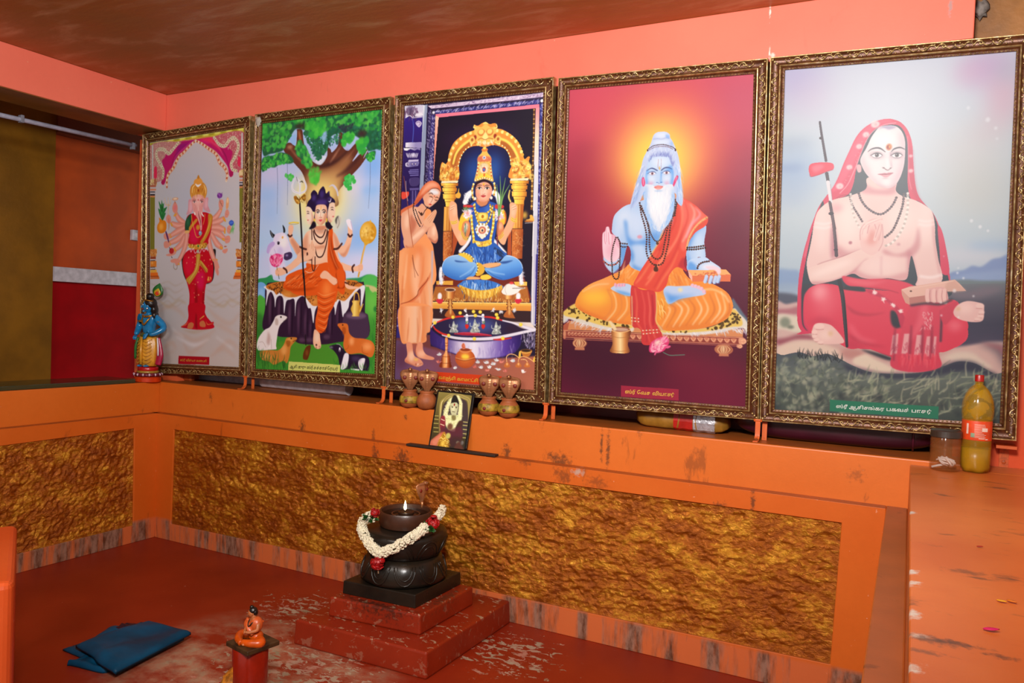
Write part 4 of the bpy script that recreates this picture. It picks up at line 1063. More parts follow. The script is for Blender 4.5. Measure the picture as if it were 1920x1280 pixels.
S|f080a8,a81850,f8a8c4|0.80|0.9||28,60,25.59,5.12,-1.57,0.9|85,723 89,692 149,689 155,720 126,735
L|5c6838|1|0.9||3.41|123,731 126,754
L|384838|1|0.9||3.41|135,777 141,800
E|c88c20|1|0.9||49.87,54.14,0|693,583|k
E|f4d878|0.90|17.1|c|28.23,34.81,0|679,575
F|a86c14,f8e498|0.40|2.1|c|29,40,3.41,6.82|651,552 732,555 734,613 658,610
P|d0a030|1|1.3|||672,622 703,626 695,637 686,644 673,640
L|d0983c|1|0.9||10.24,9.38,10.24|679,640 665,690 654,744
L|f4dc90|0.80|0.9||2.56,2.56|678,644 654,744
L|d0983c|1|0.9||10.24,9.38|650,763 642,795
P|d8a840|1|1.3|||700,534 704,522 711,535
P|e8e0f0|1|1.3|||559,520 573,513 587,521 597,547 602,569 588,564 569,545
L|8878b0|1|0.9||2.13|587,524 595,550 600,569
P|c8c4b8|1|0.9|||490,517 499,499 512,496 527,507 525,529 510,558 496,546
P|40403c|0.80|2.1|||490,517 499,499 512,496 504,510 500,535
L|606058|1|0.9||2.13|508,499 516,532 505,554
P|e8b494|1|0.9|||645,737 663,734 669,752 655,770 641,766
L|b06848|0.70|0.6||1.28|640,741 665,739
L|b06848|0.70|0.6||1.28|641,748 665,746
L|b06848|0.70|0.6||1.28|641,755 666,753
L|b06848|0.70|0.6||1.28|641,762 666,761
L|b06848|0.70|0.6||1.28|116,756 141,758
L|b06848|0.70|0.6||1.28|117,763 142,765
L|b06848|0.70|0.6||1.28|117,771 142,773
P|e0d8d8|1|0.9|||9,1163 3,1132 17,1097 52,1061 87,1045 111,1014 125,991 155,982 195,989 200,1000 181,1014 161,1029 147,1052 139,1091 133,1137 136,1156 111,1160 96,1161 45,1166
P|a8847c|0.60|6|c||77,1069 94,1099 85,1138 69,1123 73,1092
P|b8a49c|0.80|2.1|||125,999 141,1006 142,1033 126,1033 121,1014
E|201818|1|1.3||5.65,4.64,0|160,993
L|403030|1|0.9||2.56|176,1016 195,1004 200,996
E|f4f0f0|0.80|10.2|c|18.82,23.2,0|53,1092
L|8c7870|0.70|1.3||2.13|99,1107 103,1157
L|8c7870|0.60|1.7||2.13|18,1124 44,1123 65,1150
L|f0e8e8|1|1.7||3.41|85,1153 92,1138
P|c07830|1|1.3|||26,1193 30,1170 96,1163 146,1163 176,1143 190,1120 199,1101 223,1095 265,1095 267,1107 249,1123 230,1146 224,1188 208,1226 188,1216 168,1220 124,1237 88,1222 47,1216
E|e8a860|0.70|8.5|c|18.82,27.07,0|186,1159
E|e0a050|0.80|5.1|c|18.82,7.73,0|224,1108
P|8c4c18|0.70|2.6|c||199,1116 224,1112 225,1135 210,1143
E|201410|1|1.3||4.7,3.87,0|232,1101
L|402010|1|0.9||2.56|244,1117 266,1107
E|e4a458|0.60|8.5|c|32.93,15.47,0|72,1196
S|1c5420,3c7c28|0.90|0.9||30,70,42.66,3.41,-1.57,0.3|5,1178 208,1219 220,1264 3,1272
P|cc6828|1|1.3|||525,1033 531,1022 573,1021 589,1032 598,1068 630,1090 689,1094 734,1106 753,1134 745,1171 724,1182 669,1165 601,1171 578,1157 563,1128 566,1076 542,1051
E|f0a468|0.80|6.8|c|14.11,19.34,0|613,1108
E|f0a060|0.80|10.2|c|28.23,19.34,0|708,1132
P|a04818|0.80|2.1|||555,1040 574,1043 575,1069 561,1076 554,1058
E|201010|1|1.3||4.23,3.48,0|556,1029
L|401810|1|0.9||2.56|527,1036 542,1051
L|8c3c10|0.70|1.7||2.56|677,1132 683,1161 714,1168
L|8c3c10|0.70|1.3||2.13|573,1149 591,1142 595,1127
P|20142c|1|0.9|||480,1133 507,1127 535,1125 559,1139 578,1160 606,1171 669,1169 710,1179 724,1204 721,1244 699,1248 618,1243 553,1242 533,1187 504,1155 482,1144
P|e4e0e8|1|1.3|||553,1245 561,1201 574,1168 597,1171 596,1207 585,1237
P|e8e4ec|1|1.3|||697,1190 670,1191 657,1206 663,1235 681,1248 689,1226
E|e4e0e8|1|1.3||5.65,11.6,0|542,1150
E|20142c|1|1.3||2.82,6.19,0|542,1156
L|d8d4e0|0.80|1.3||2.56|521,1123 540,1126 559,1142
E|8c8494|0.80|3.4||11.29,5.41,0|489,1140
E|4c3860|0.80|7.7||28.23,11.6,0|643,1191
L|e4e0e8|1|1.7||5.97,7.68|613,1243 663,1245
S|2c7030,4c9038|0.70|0.9||31,50,29.86,2.99,-1.57,0.4|525,1239 752,1224 753,1257 554,1264
P|5c2c10|1|1.3|||313,1201 314,1171 332,1140 359,1134 355,1170 344,1200 335,1206
E|8c5020|0.70|4.3||7.53,15.47,0|336,1170
p|c8cc6c|1||||220,1217 548,1225 547,1268 217,1262"""
ART3="""p|201830|1||||-62,-78 830,1 879,1394 8,1468
p|281c58|1||||-8,44 118,53 142,929 13,932
G|30207c,281858,201440|1|||0|41,48 60,472 -3,44 108,53 116,436 5,432
p|c8c4d8|1||||0,-2 111,3 110,37 103,44 56,56 31,47 8,57
S|5c3c60,7a5878,3c2848|0.80|1.2||3,30,37.21,6.62,1.4,0.4|5,2 109,6 105,41 7,49
E|584868|0.70|5.8||17.75,23.12,0|33,20
E|e0dce8|1|3.3||26.63,10.02,0|89,47
L|f0eef4|1|0.8||2.89|7,55 31,47 51,58 75,58 106,58
P|c8bcd8|1|1.2|||67,84 85,74 103,87 88,105
L|503c70|1|0.8||2.07|71,84 86,80 95,88 86,97
L|4858b0|1|1.2||2.48,4.96,4.13|49,62 57,107 54,172
G|58508c,e0dcec,9088b8|1|||0|-8,-73 94,-64 13,171 105,174 105,202 14,193
p|1c1430|1||||9,192 106,201 106,206 8,199
G|b0a8d0,f0eef4,8078a8|1|||0|-8,-73 94,-64 4,196 100,200 99,211 82,206 68,211 43,202 24,209 7,206
L|dcd8e8|1|0.8||3.31,4.96,2.48|20,220 26,232 32,242
L|dcd8e8|1|0.8||3.31,4.96,2.48|29,221 34,233 39,242
L|dcd8e8|1|0.8||3.31,4.96,2.48|39,221 43,233 46,243
L|dcd8e8|1|0.8||3.31,4.96,2.48|49,222 51,233 53,243
L|dcd8e8|1|0.8||3.31,4.96,2.48|58,222 59,234 59,244
L|dcd8e8|1|0.8||3.31,4.96,2.48|68,223 67,234 66,244
L|dcd8e8|1|0.8||3.31,4.96,2.48|78,223 75,235 73,244
L|dcd8e8|1|0.8||3.31,4.96,2.48|87,224 83,235 80,245
E|c8c4dc|1|1.7||10.65,8.48,0|61,230
p|c0b8d8|1|0.8|||36,252 93,253 91,262 31,262
G|8078a8,e8e4f0,7068a0|1|||1|2,-72 79,-65 17,270 31,263 91,262 92,278 85,283 27,284
E|48386c|1|0.8||6.66,5.78,0|32,272
E|dcd8e8|1|0.8||3.55,3.08,0|33,271
E|48386c|1|0.8||6.66,5.78,0|56,273
E|dcd8e8|1|0.8||3.55,3.08,0|57,272
E|48386c|1|0.8||6.66,5.78,0|75,274
E|dcd8e8|1|0.8||3.55,3.08,0|76,273
G|605890,e8e4f0,6860a0|1|||0|2,-72 79,-65 42,297 95,297 94,302 44,302
G|605890,e8e4f0,6860a0|1|||0|-4,-73 79,-65 36,304 96,305 95,310 38,310
G|605890,e8e4f0,6860a0|1|||0|-1,-72 79,-65 40,312 96,313 95,318 42,317
G|605890,e8e4f0,6860a0|1|||0|4,-72 79,-65 45,322 96,322 96,327 47,327
G|504880,e8e4f4,9890c0,403468|1|||1|24,-70 84,-65 49,337 95,337 102,359 89,374 56,374 44,356
G|504880,dcd8ec,584c88|1|||0|26,-70 84,-65 46,383 101,384 100,393 48,393
L|3c3070|0.80|1.2||4.96,4.96|57,395 73,931
L|8078b8|0.80|1.2||4.96,4.96|65,396 82,931
L|3c3070|0.80|1.2||4.96,4.96|74,396 90,931
L|8078b8|0.80|1.2||4.96,4.96|82,396 99,930
L|3c3070|0.80|1.2||4.96,4.96|91,397 107,930
G|b8c4d0,d8e0e8,8894b0|1|||0|106,-63 129,-61 108,5 131,4 133,398 104,397
p|28203c|1||||131,6 745,0 785,983 740,985 734,33 159,33 153,437 125,436
p|c8b4cc|1||||135,10 745,2 746,20 154,24
S|7c5c88,e8dce8,94789c|0.80|0.6||4,150,14.06,2.89,-0.3,0.9|135,12 745,4 746,19 154,22
L|54406c|0.90|0.4||2.07|154,25 746,21
p|2c2c6c|1||||173,36 726,30 726,50 179,52
S|a8a4d8,6060a8,c8c4e4|0.85|0.6||5,110,16.54,3.31,-0.6,0.3|178,39 722,32 722,48 181,50
L|c4c0e0|1|0.6||2.07|194,45 202,39 209,46 201,48
L|c4c0e0|1|0.6||2.07|237,44 244,38 252,45 244,48
L|c4c0e0|1|0.6||2.07|279,43 286,38 294,45 286,47
L|c4c0e0|1|0.6||2.07|321,43 328,37 335,44 327,46
L|c4c0e0|1|0.6||2.07|362,42 369,37 377,44 369,46
L|c4c0e0|1|0.6||2.07|403,42 410,37 417,43 410,45
L|c4c0e0|1|0.6||2.07|444,41 451,36 458,43 450,45
L|c4c0e0|1|0.6||2.07|484,41 491,36 498,42 490,44
L|c4c0e0|1|0.6||2.07|524,40 531,35 538,41 530,44
L|c4c0e0|1|0.6||2.07|563,40 570,35 577,41 569,43
L|c4c0e0|1|0.6||2.07|602,40 609,35 616,41 609,43
L|c4c0e0|1|0.6||2.07|641,39 648,34 655,40 647,43
L|c4c0e0|1|0.6||2.07|680,39 686,34 693,40 686,42
p|3c3474|1|0.8|||155,52 176,52 178,362 146,368
S|b0acd8,20184c,e0dcf0|0.90|0.6||6,150,12.4,2.89,0.9,0.6|155,52 176,52 174,362 155,365
p|241c44|1|0.8|||135,16 153,29 149,361 131,364
S|b8b0d0,5c5090|0.80|0.6||7,120,12.4,2.48,1,0.6|138,22 151,31 147,357 133,360
E|e0e0ec|1|1.7||7.99,6.93,0|168,43
p|e0788c|1||||179,52 724,50 725,65 184,67
G|f0c0a8,e09080,c87870|1|||0|184,58 197,362 179,58 197,65 194,325 180,347
G|e08890,e8d0b8,d0d0d8,c8ccd8|1|||0|710,62 717,454 708,63 725,63 737,667 708,667
p|b8b8c8|1|0.8|||707,525 732,526 741,992 717,993
L|e8e4dc|1|1.2||3.31|710,454 724,985
p|302c70|1|0.8|||726,49 748,36 769,984 740,985
S|b4b8e0,5058a8,d8dcf0|0.90|0.6||8,300,14.06,3.31,0.8,0.8|728,52 745,47 754,689 736,689
E|f0f0f8|1|1.2||7.99,6.93,0|737,36
p|383078|1||||731,689 739,689 745,985 736,985
L|a098d0|1|0.8||2.48|729,689 731,901
p|1a1224|1||||197,69 706,65 714,844 190,853 181,324
E|182c70|0.90|62||133.14,138.69,0|457,336
E|2858a8|0.90|33.1||31.07,61.64,0|399,319
E|3068b8|0.90|28.9||26.63,61.64,0|504,316
E|3c1c50|0.40|41.3||204.15,46.23,0|416,172
P|dc8c3c|1||||224,352 215,310 225,273 244,282 257,267 261,237 282,193 317,165 361,146 396,137 391,115 413,120 435,110 453,107 475,117 501,115 510,123 508,137 545,147 589,172 624,203 646,244 658,280 677,271 685,275 678,310 695,332 680,357 588,360 586,327 594,306 584,269 562,235 526,217 492,211 453,218 413,209 373,214 338,234 321,267 318,293 321,323 316,356 261,358
P|8c4420|0.60|3.3|||272,279 284,242 310,214 349,190 389,181 372,202 329,233 308,273 305,314 282,302
P|8c4420|0.60|3.3|||539,194 582,215 609,249 627,293 603,306 593,270 566,232 530,208
D|f0dc80,d8a040|1|||7.86,14.06|264,264 283,212 317,177 362,155 397,146
D|f0dc80,d8a040|1|||7.86,14.06|515,149 559,163 602,191 633,229 652,273
L|f0d860|1|2.1||9.1,12.4,9.92|286,284 300,239 328,207 367,184 389,177
L|f0d860|1|2.1||9.1,12.4,9.92|529,183 569,200 599,227 622,264 632,293
L|9c4c24|1|0.8||2.48|307,300 318,255 342,223 377,203 408,199
L|9c4c24|1|0.8||2.48|504,207 544,213 574,236 593,270 598,306
D|f4e8a0,c88038|1|||3.72,8.27|315,293 327,252 351,222 381,205
D|f4e8a0,c88038|1|||3.72,8.27|530,208 561,228 584,262 592,299
P|e8b85c|1|0.8|||396,126 414,123 432,128 453,115 480,132 501,130 509,148 508,178 496,199 452,203 416,194 398,171
E|c87838|1|1.2||19.53,16.18,0|432,151
E|f0d070|1|2.1||14.2,11.56,0|431,148
E|c87838|1|1.2||19.53,16.18,0|476,152
E|f0d070|1|2.1||14.2,11.56,0|476,149
P|f4dc88|1|1.7|||446,159 454,152 463,160 469,179 454,185 438,177
L|8c3c1c|1|0.8||2.07|416,183 433,177 454,185 473,179 495,184
S|f8ecc8|1|0.6||9,34,14.89,2.89,1.5,0.5|416,187 495,188 491,202 456,204 421,198
E|903020|1|2.1||7.99,10.79,0|400,171
E|903020|1|2.1||7.99,10.79,0|505,172
L|f0d878|1|1.2||3.31,8.27,4.13|396,115 392,126 405,130
L|f0d878|1|1.2||3.31,8.27,4.13|510,119 512,134 497,137
L|f0d878|1|1.2||3.31,8.27,4.13|440,114 453,110 466,116
L|f0d878|1|1.2||3.31,8.27,4.13|371,180 381,199 399,189
L|f0d878|1|1.2||3.31,8.27,4.13|534,190 526,208 504,197
L|f0d878|1|1.2||3.31,8.27,4.13|417,209 412,201 426,206
E|e8c868|1|2.5||15.09,15.41,0|385,181
E|a85828|1|1.7||7.1,7.71,0|385,181
E|e8c868|1|2.5||15.09,15.41,0|521,186
E|a85828|1|1.7||7.1,7.71,0|521,186
F|f0dc70,e8b850,c87830|0.85|1.7||1,60,5.79,14.06|228,281 304,299 320,356 217,352
S|7c3818,f8ecb0|0.80|0.6||1,46,16.54,2.48,0.6,1.6|228,273 304,299 320,352 217,348
F|f0dc70,e8b850,c87830|0.85|1.7||2,60,5.79,14.06|599,277 682,296 697,361 590,356
S|7c3818,f8ecb0|0.80|0.6||2,46,16.54,2.48,0.6,1.6|599,270 682,296 696,357 589,353
D|b08040,6c4020|1|||4.55,9.92|699,72 702,204 702,347 703,443
D|c8a050,7c5020|1|||5.38,10.75|701,377 702,445 702,505
P|d8a848|1|0.8|||694,523 707,523 716,541 712,550 687,548 676,542 695,537
E|b87030|1|1.2||22.19,3.85,0|691,548
E|f0c048|0.80|7.4||13.31,15.41,0|669,522
L|e8e4d8|1|0.6||2.07|671,556 720,554
p|e8dcb0|1||||227,358 318,359 314,369 224,367
G|d8903c,f4dc60,e8b040,a85c24|1|||0|221,335 317,339 222,367 319,371 316,383 226,380
L|8c4418|1|0.6||1.65|223,380 319,383
G|d8903c,f4dc60,e8b040,a85c24|1|||0|221,335 317,339 235,381 307,383 305,391 238,388
L|8c4418|1|0.6||1.65|235,388 308,391
G|d8903c,f4dc60,e8b040,a85c24|1|||0|221,335 317,339 231,389 312,392 310,409 234,406
L|8c4418|1|0.6||1.65|232,406 313,409
G|d8903c,f4dc60,e8b040,a85c24|1|||0|221,335 317,339 240,407 305,409 303,418 243,416
L|8c4418|1|0.6||1.65|240,416 305,418
G|d8903c,f4dc60,e8b040,a85c24|1|||0|221,335 317,339 236,417 310,419 308,442 239,439
L|8c4418|1|0.6||1.65|237,439 311,442
G|d8903c,f4dc60,e8b040,a85c24|1|||0|221,335 317,339 246,440 302,442 299,453 249,452
L|8c4418|1|0.6||1.65|246,452 302,453
G|d8903c,f4dc60,e8b040,a85c24|1|||0|221,335 317,339 251,453 298,454 296,476 255,475
L|8c4418|1|0.6||1.65|252,475 299,476
G|c87830,e8a848,b06428,a85820|1|||0|230,335 308,339 246,475 296,476 291,585 246,584
L|f0c868|0.80|1.7||4.13,6.62,4.13|255,477 256,580
L|f0c868|0.80|1.7||4.13,6.62,4.13|269,477 270,580
L|f0c868|0.80|1.7||4.13,6.62,4.13|282,478 284,581
G|a85428,c87438,883c1c|1|||0|221,335 317,339 245,586 296,586 297,719 249,719
S|e8b878,7c3418|0.70|0.6||555,60,16.54,2.07,0.5,1.6|249,590 291,590 291,704 252,704
p|e8dcb0|1||||592,362 684,363 680,373 590,371
G|d8903c,f4dc60,e8b040,a85c24|1|||0|587,351 684,355 588,371 685,374 683,387 591,383
L|8c4418|1|0.6||1.65|588,383 685,387
G|d8903c,f4dc60,e8b040,a85c24|1|||0|587,351 684,355 600,384 674,387 672,394 602,391
L|8c4418|1|0.6||1.65|600,391 675,394
G|d8903c,f4dc60,e8b040,a85c24|1|||0|587,351 684,355 596,391 679,395 677,411 599,408
L|8c4418|1|0.6||1.65|596,408 679,411
G|d8903c,f4dc60,e8b040,a85c24|1|||0|587,351 684,355 604,409 672,411 670,420 607,418
L|8c4418|1|0.6||1.65|604,418 672,420
G|d8903c,f4dc60,e8b040,a85c24|1|||0|587,351 684,355 600,418 676,421 675,442 603,440
L|8c4418|1|0.6||1.65|601,440 677,442
G|d8903c,f4dc60,e8b040,a85c24|1|||0|587,351 684,355 609,441 669,443 667,454 612,452
L|8c4418|1|0.6||1.65|610,452 669,454
G|d8903c,f4dc60,e8b040,a85c24|1|||0|587,351 684,355 614,453 665,454 663,476 617,474
L|8c4418|1|0.6||1.65|615,474 666,476
G|c87830,e8a848,b06428,a85820|1|||0|596,351 676,354 609,474 663,476 659,579 609,578
L|f0c868|0.80|1.7||4.13,6.62,4.13|617,476 619,575
L|f0c868|0.80|1.7||4.13,6.62,4.13|630,476 631,575
L|f0c868|0.80|1.7||4.13,6.62,4.13|643,477 644,575
G|a85428,c87438,883c1c|1|||0|587,351 684,355 608,580 663,581 664,708 611,708
S|e8b878,7c3418|0.70|0.6||1380,60,16.54,2.07,0.5,1.6|612,584 658,585 658,693 615,693
p|a84c28|1|1.2|||298,577 327,622 303,696 298,696
p|a84c28|1|1.2|||588,603 605,582 609,697 588,690
p|6c2820|1|0.8|||252,785 671,778 693,823 716,883 197,898 216,815
p|d8a040|1||||216,809 307,806 308,825 217,824
p|e0b850|1||||626,807 692,806 692,823 635,826
p|a8642c|1|0.8|||212,834 693,827 708,894 192,898
S|e0a850,6c3018,f0d080|0.90|0.6||21,160,14.06,2.89,1.3,0.8|205,883 703,876 704,896 201,900
S|c88040,7c3c20|0.60|0.6||22,120,14.06,2.48,0.3,1.5|245,837 673,831 691,873 219,881
p|e0a848|1||||192,902 716,896 716,929 193,932
L|f4dc90|1|0.8||2.89|192,905 716,898
G|d89840,c87830|0.70|||0|-16,922 -15,949 193,917 717,908 716,931 193,933
p|342024|1||||194,934 714,931 715,979 195,977
p|d8ccc0|1|1.2|||195,977 715,978 741,1002 704,1014 225,1010 191,988
p|c8c0c8|1|1.2|||662,987 745,1002 745,1013 705,1021
L|e8ecf0|1|1.7||24.81|394,413 373,427 360,452 356,463
S|b8c0d0,ffffff|0.60|0.6||31,50,12.4,2.48,0.8,1.6|350,415 394,413 383,464 352,463
L|e8ecf0|1|1.7||23.16|504,416 526,432 536,457 542,472
S|b8c0d0,ffffff|0.60|0.6||31,50,12.4,2.48,0.8,1.6|350,415 394,413 383,464 352,463
L|e4e8ee|1|1.7||16.54|398,608 373,645 338,678
L|e4e8ee|1|1.7||14.89|512,624 548,657 579,686
L|e4e8ee|1|1.7||18.19|241,749 238,779 244,820
L|e4e8ee|1|1.7||18.19|657,747 660,783 664,815
S|a8b4c8,ffffff|0.60|0.6||32,70,12.4,2.48,0.8,1.6|232,749 259,749 258,823 230,824
S|a8b4c8,ffffff|0.60|0.6||33,70,12.4,2.48,0.8,1.6|649,747 670,747 674,818 651,818
P|e4a880|1|0.8|||275,461 288,450 311,462 317,488 323,525 342,563 357,600 376,623 364,645 341,648 322,622 298,585 278,539 272,498
E|f0c0a0|0.70|5.8|c|10.65,23.12,0|303,495
E|f0c8a0|0.60|6.6|c|13.31,15.41,0|340,611
P|b46448|0.70|3.3|c||278,539 298,585 322,626 341,648 323,637 294,592 274,547
P|e4a880|1|0.8|||592,470 613,467 630,485 627,514 620,553 605,586 585,618 573,646 556,644 542,624 562,588 582,553 593,513
E|f0c0a0|0.70|5.8|c|10.65,23.12,0|610,503
P|b46448|0.70|3.3|c||627,514 620,553 601,593 573,646 585,618 609,575
L|f0c8a8|1|0.8||4.96|281,477 302,469
L|a05038|1|0.4||1.24|282,480 303,472
L|f0c8a8|1|0.8||4.96|277,489 298,480
L|a05038|1|0.4||1.24|278,492 299,483
L|f0c8a8|1|0.8||4.96|602,486 622,478
L|a05038|1|0.4||1.24|603,489 623,481
L|f0c8a8|1|0.8||4.96|606,495 626,487
L|a05038|1|0.4||1.24|607,498 627,490
L|f0d050|1|0.8||5.79|283,543 301,544 317,538
L|906018|1|0.4||1.24|283,543 301,544 317,538
L|f0d050|1|0.8||5.79|288,551 304,551 319,546
L|906018|1|0.4||1.24|288,551 304,551 319,546
L|f0d050|1|0.8||5.79|601,539 616,548 631,546
L|906018|1|0.4||1.24|601,539 616,548 631,546
L|f0d050|1|0.8||5.79|603,531 616,539 630,537
L|906018|1|0.4||1.24|603,531 616,539 630,537
P|e0a840|1|0.8|||305,421 323,412 334,423 328,438 310,436
L|e8d070|1|0.8||5.79,8.27,7.44|590,412 586,441 596,463
L|8c5c20|1|0.6||1.65|589,416 591,459
L|e0b040|1|0.8||3.31,6.62|322,395 320,414
P|2850a8|1|0.8|||392,464 427,454 480,456 528,472 542,501 531,552 524,602 517,639 514,675 392,674 398,623 387,549 375,497
E|5888d8|0.70|12.4|c|26.63,34.67,0|444,550
E|4878cc|0.60|8.3|c|17.75,26.97,0|481,500
P|e8c038|1|1.7|||332,533 349,504 375,497 386,527 356,578 329,578
P|e8b838|1|1.7|||534,508 559,494 575,516 574,553 544,566
L|b03028|1|0.8||4.13|568,505 575,531 572,556
S|f4f4f8,d8b0b8,c8d0e0|1|0.8||875,90,18.19,4.13,0,3.1|351,493 391,490 392,523 357,526
E|d87878|0.60|3.3||7.1,10.02,0|374,508
S|f4f4f8,d8b0b8,c8d0e0|1|0.8||1255,90,18.19,4.13,0,3.1|518,504 557,502 558,534 524,537
E|d87878|0.60|3.3||7.1,10.02,0|540,519
P|c83838|1|1.2|||352,469 397,472 397,481 355,480
P|c83838|1|1.2|||519,473 558,476 559,489 520,490
S|5c9040,88b058|0.80|0.6||6,20,14.06,2.48,0,3|348,481 384,482 371,489 348,489
P|d08050|1|1.2|||351,548 382,542 392,579 380,615 358,623 344,593
P|d08050|1|1.2|||531,552 557,552 566,581 555,617 534,617
E|f0c8a8|0.70|5||10.65,15.41,0|369,563
E|f0c8a8|0.70|5||8.88,15.41,0|549,567
L|ecd058|1|0.8||4.96|343,585 367,615 385,612
L|8c5c18|1|0.4||1.24|343,585 367,615 385,612
L|ecd058|1|0.8||4.96|344,596 363,623 381,623
L|8c5c18|1|0.4||1.24|344,596 363,623 381,623
L|ecd058|1|0.8||4.96|529,617 550,610 563,592
L|8c5c18|1|0.4||1.24|529,617 550,610 563,592
L|ecd058|1|0.8||4.96|532,626 553,619 567,603
L|8c5c18|1|0.4||1.24|532,626 553,619 567,603
L|507860|1|1.2||5.79,8.27,3.31|364,552 364,582 366,608
S|dce4d8,68886c|0.70|0.6||7,30,24.81,2.07,1.5,0.3|355,548 378,549 374,578 356,578
L|7c3048|1|1.2||5.79,5.79,7.44|538,523 533,603 541,697
L|d8c060|1|0.6||1.65|537,526 532,603
L|5c9048|1|0.8||6.62,5.79,1.65|538,523 532,457 522,384
L|b0cc88|0.70|0.6||2.07,1.65,0.83|538,523 532,457 522,384
L|5c9048|1|0.8||6.62,5.79,1.65|538,519 544,440 538,348
L|b0cc88|0.70|0.6||2.07,1.65,0.83|538,519 544,440 538,348
L|5c9048|1|0.8||6.62,5.79,1.65|540,516 552,433 566,357
L|b0cc88|0.70|0.6||2.07,1.65,0.83|540,516 552,433 566,357
L|5c9048|1|0.8||6.62,5.79,1.65|542,512 557,440 589,387
L|b0cc88|0.70|0.6||2.07,1.65,0.83|542,512 557,440 589,387
P|c88058|1|1.2|||422,443 479,443 484,463 454,481 423,465
D|ecd85c,a87c20|1|||4.55,7.44|410,468 415,498 438,510 456,514 477,507 494,493 489,467
D|e8d468,9c7420|1|||4.96,7.44|406,472 421,520 435,550 458,565 479,551 495,522 506,475
L|2c2c5c|1|0.8||4.13|433,484 472,474 484,456
P|d8b040|1|0.8|||429,508 477,509 481,536 457,545 430,539
P|f0dc70|1|1.7|||436,511 471,512 473,532 439,533
E|b07020|1|1.2||7.1,7.71,0|454,523
E|e4e4d8|1|1.2||34.62,26.97,0|454,581
D|f8f4e8,a89868|1|||4.96,9.1|421,579 431,561 453,556 475,562 489,580 477,602 455,616 433,601 421,579
E|b85848|1|1.7||19.53,16.18,0|454,583
E|f0d8a0|1|1.7||11.54,10.02,0|454,583
E|3c2c44|1|0.8||5.33,5.39,0|455,584
P|e8e4d0|1|1.2|||437,601 472,602 464,616 456,622 447,616
L|8c6820|1|0.8||11.58|394,520 401,571 412,630 411,667 419,704 438,722 464,726 486,719 502,697 505,660 499,624 510,566 512,500
D|f4e478,d0a838|1|||6.2,9.1|394,520 401,571 412,630 411,667 419,704 438,722 464,726 486,719 502,697 505,660 499,624 510,566 512,500
D|ecdc88,b08c30|1|||3.72,7.44|488,660 487,689 472,711 455,713 437,697 427,667
P|e8c040|1|0.8|||407,627 452,633 495,626 498,649 461,656 431,654 410,645
E|f8ec9c|1|2.1||13.31,6.16,0|434,640
E|b07020|1|1.2||6.21,7.71,0|456,642
S|8c5c18,f8f0b0|0.70|0.6||8,40,10.75,2.07,1,1.5|412,630 495,629 494,649 417,649
P|2c5cb0|1|1.2|||382,656 417,638 435,656 462,660 496,649 521,639 566,675 583,693 499,733 438,733 330,696 365,674
S|88b4ec,1c3c80,5c90dc|0.70|1.2||9,60,53.75,4.13,1.5,0.5|387,660 435,656 509,650 557,682 490,726 420,719 374,685
S|20283c|0.60|0.8||10,20,41.35,3.31,0.6,0.4|513,650 557,675 579,693 523,686
G|8cb8e4,5c98dc,2c64b8|1|||1|303,696 280,797 245,745 254,719 280,700 321,691 366,697 393,715 429,730 435,755 423,781 388,796 334,804 289,793 256,775
P|1c3c80|0.80|2.5|c||313,715 349,719 385,722 349,724 322,722
L|a8d0f0|0.60|2.5|c|4.96|343,789 387,767 421,741
L|1c4890|0.70|1.7|c|3.31|365,796 405,774 425,744
L|dcecf8|0.80|0.8||2.48|245,745 256,717 285,698 330,691
G|8cb8e4,5c98dc,2c64b8|1|||1|588,690 613,797 474,751 508,733 550,722 583,693 626,702 656,722 668,750 658,775 621,790 571,800 527,791 492,773
P|1c3c80|0.80|2.5|c||550,722 584,718 618,715 589,727 564,729
L|a8d0f0|0.60|2.5|c|4.96|483,755 527,769 578,776
L|1c4890|0.70|1.7|c|3.31|487,762 527,784 566,796
L|dcecf8|0.80|0.8||2.48|584,695 626,702 657,724 668,750
P|e8c040|1|1.2|||330,689 356,682 393,697 411,719 394,722 366,704
D|f8e880,b88828|1|||3.72,7.44|361,682 392,693 415,711
P|d8a838|1|1.2|||429,726 456,730 474,751 466,773 440,784 427,777 439,755
D|f8ec90,8c6420|1|||3.31,6.62|434,730 439,755 427,777
P|e0a870|1|1.2|||464,733 503,726 551,726 557,733 543,740 500,748 469,744
L|8c4828|1|0.6||1.65|504,748 543,741 555,734
P|f0c848|1|1.2|||458,781 492,777 510,791 476,802 454,795
P|e0a870|1|1.2|||379,796 396,787 432,788 454,792 441,799 388,800
P|3c74c4|1|0.8|||379,802 485,801 554,818 568,836 443,849 336,832 353,813
S|9cc8f0,183878,e4f0f8,4c88d4|0.80|0.8||12,90,45.48,3.72,1.57,0.35|379,802 485,801 550,822 530,847 399,849 353,828
P|e0b040|1|0.8|||340,825 376,835 425,845 486,844 538,833 563,822 568,836 547,854 505,877 453,882 409,875 368,857
S|f8e488,a06820,c89030|0.80|0.8||13,90,33.08,3.72,1.5,0.4|349,832 425,845 486,844 559,829 530,865 453,880 381,861
P|e0b858|1|0.8|||406,367 409,341 417,305 419,261 436,243 444,225 453,215 462,226 471,245 487,264 491,301 499,345 502,371 454,358
E|d8c8a0|1|3.3||24.85,23.12,0|452,310
P|d07050|1|2.1|||419,261 445,255 485,264 488,279 455,281 420,279
E|f0e8d0|1|1.7||9.76,8.48,0|452,264
E|6c78b8|1|1.2||5.33,4.62,0|452,264
E|f4ecd8|1|1.7||14.2,15.41,0|453,316
E|b84838|1|1.2||9.76,11.56,0|453,316
E|3c64c0|1|1.2||6.21,6.93,0|453,317
P|f0d048|1|1.7|||423,349 453,332 488,349 493,363 458,355 419,364
E|d87030|1|1.2||5.33,6.93,0|455,340
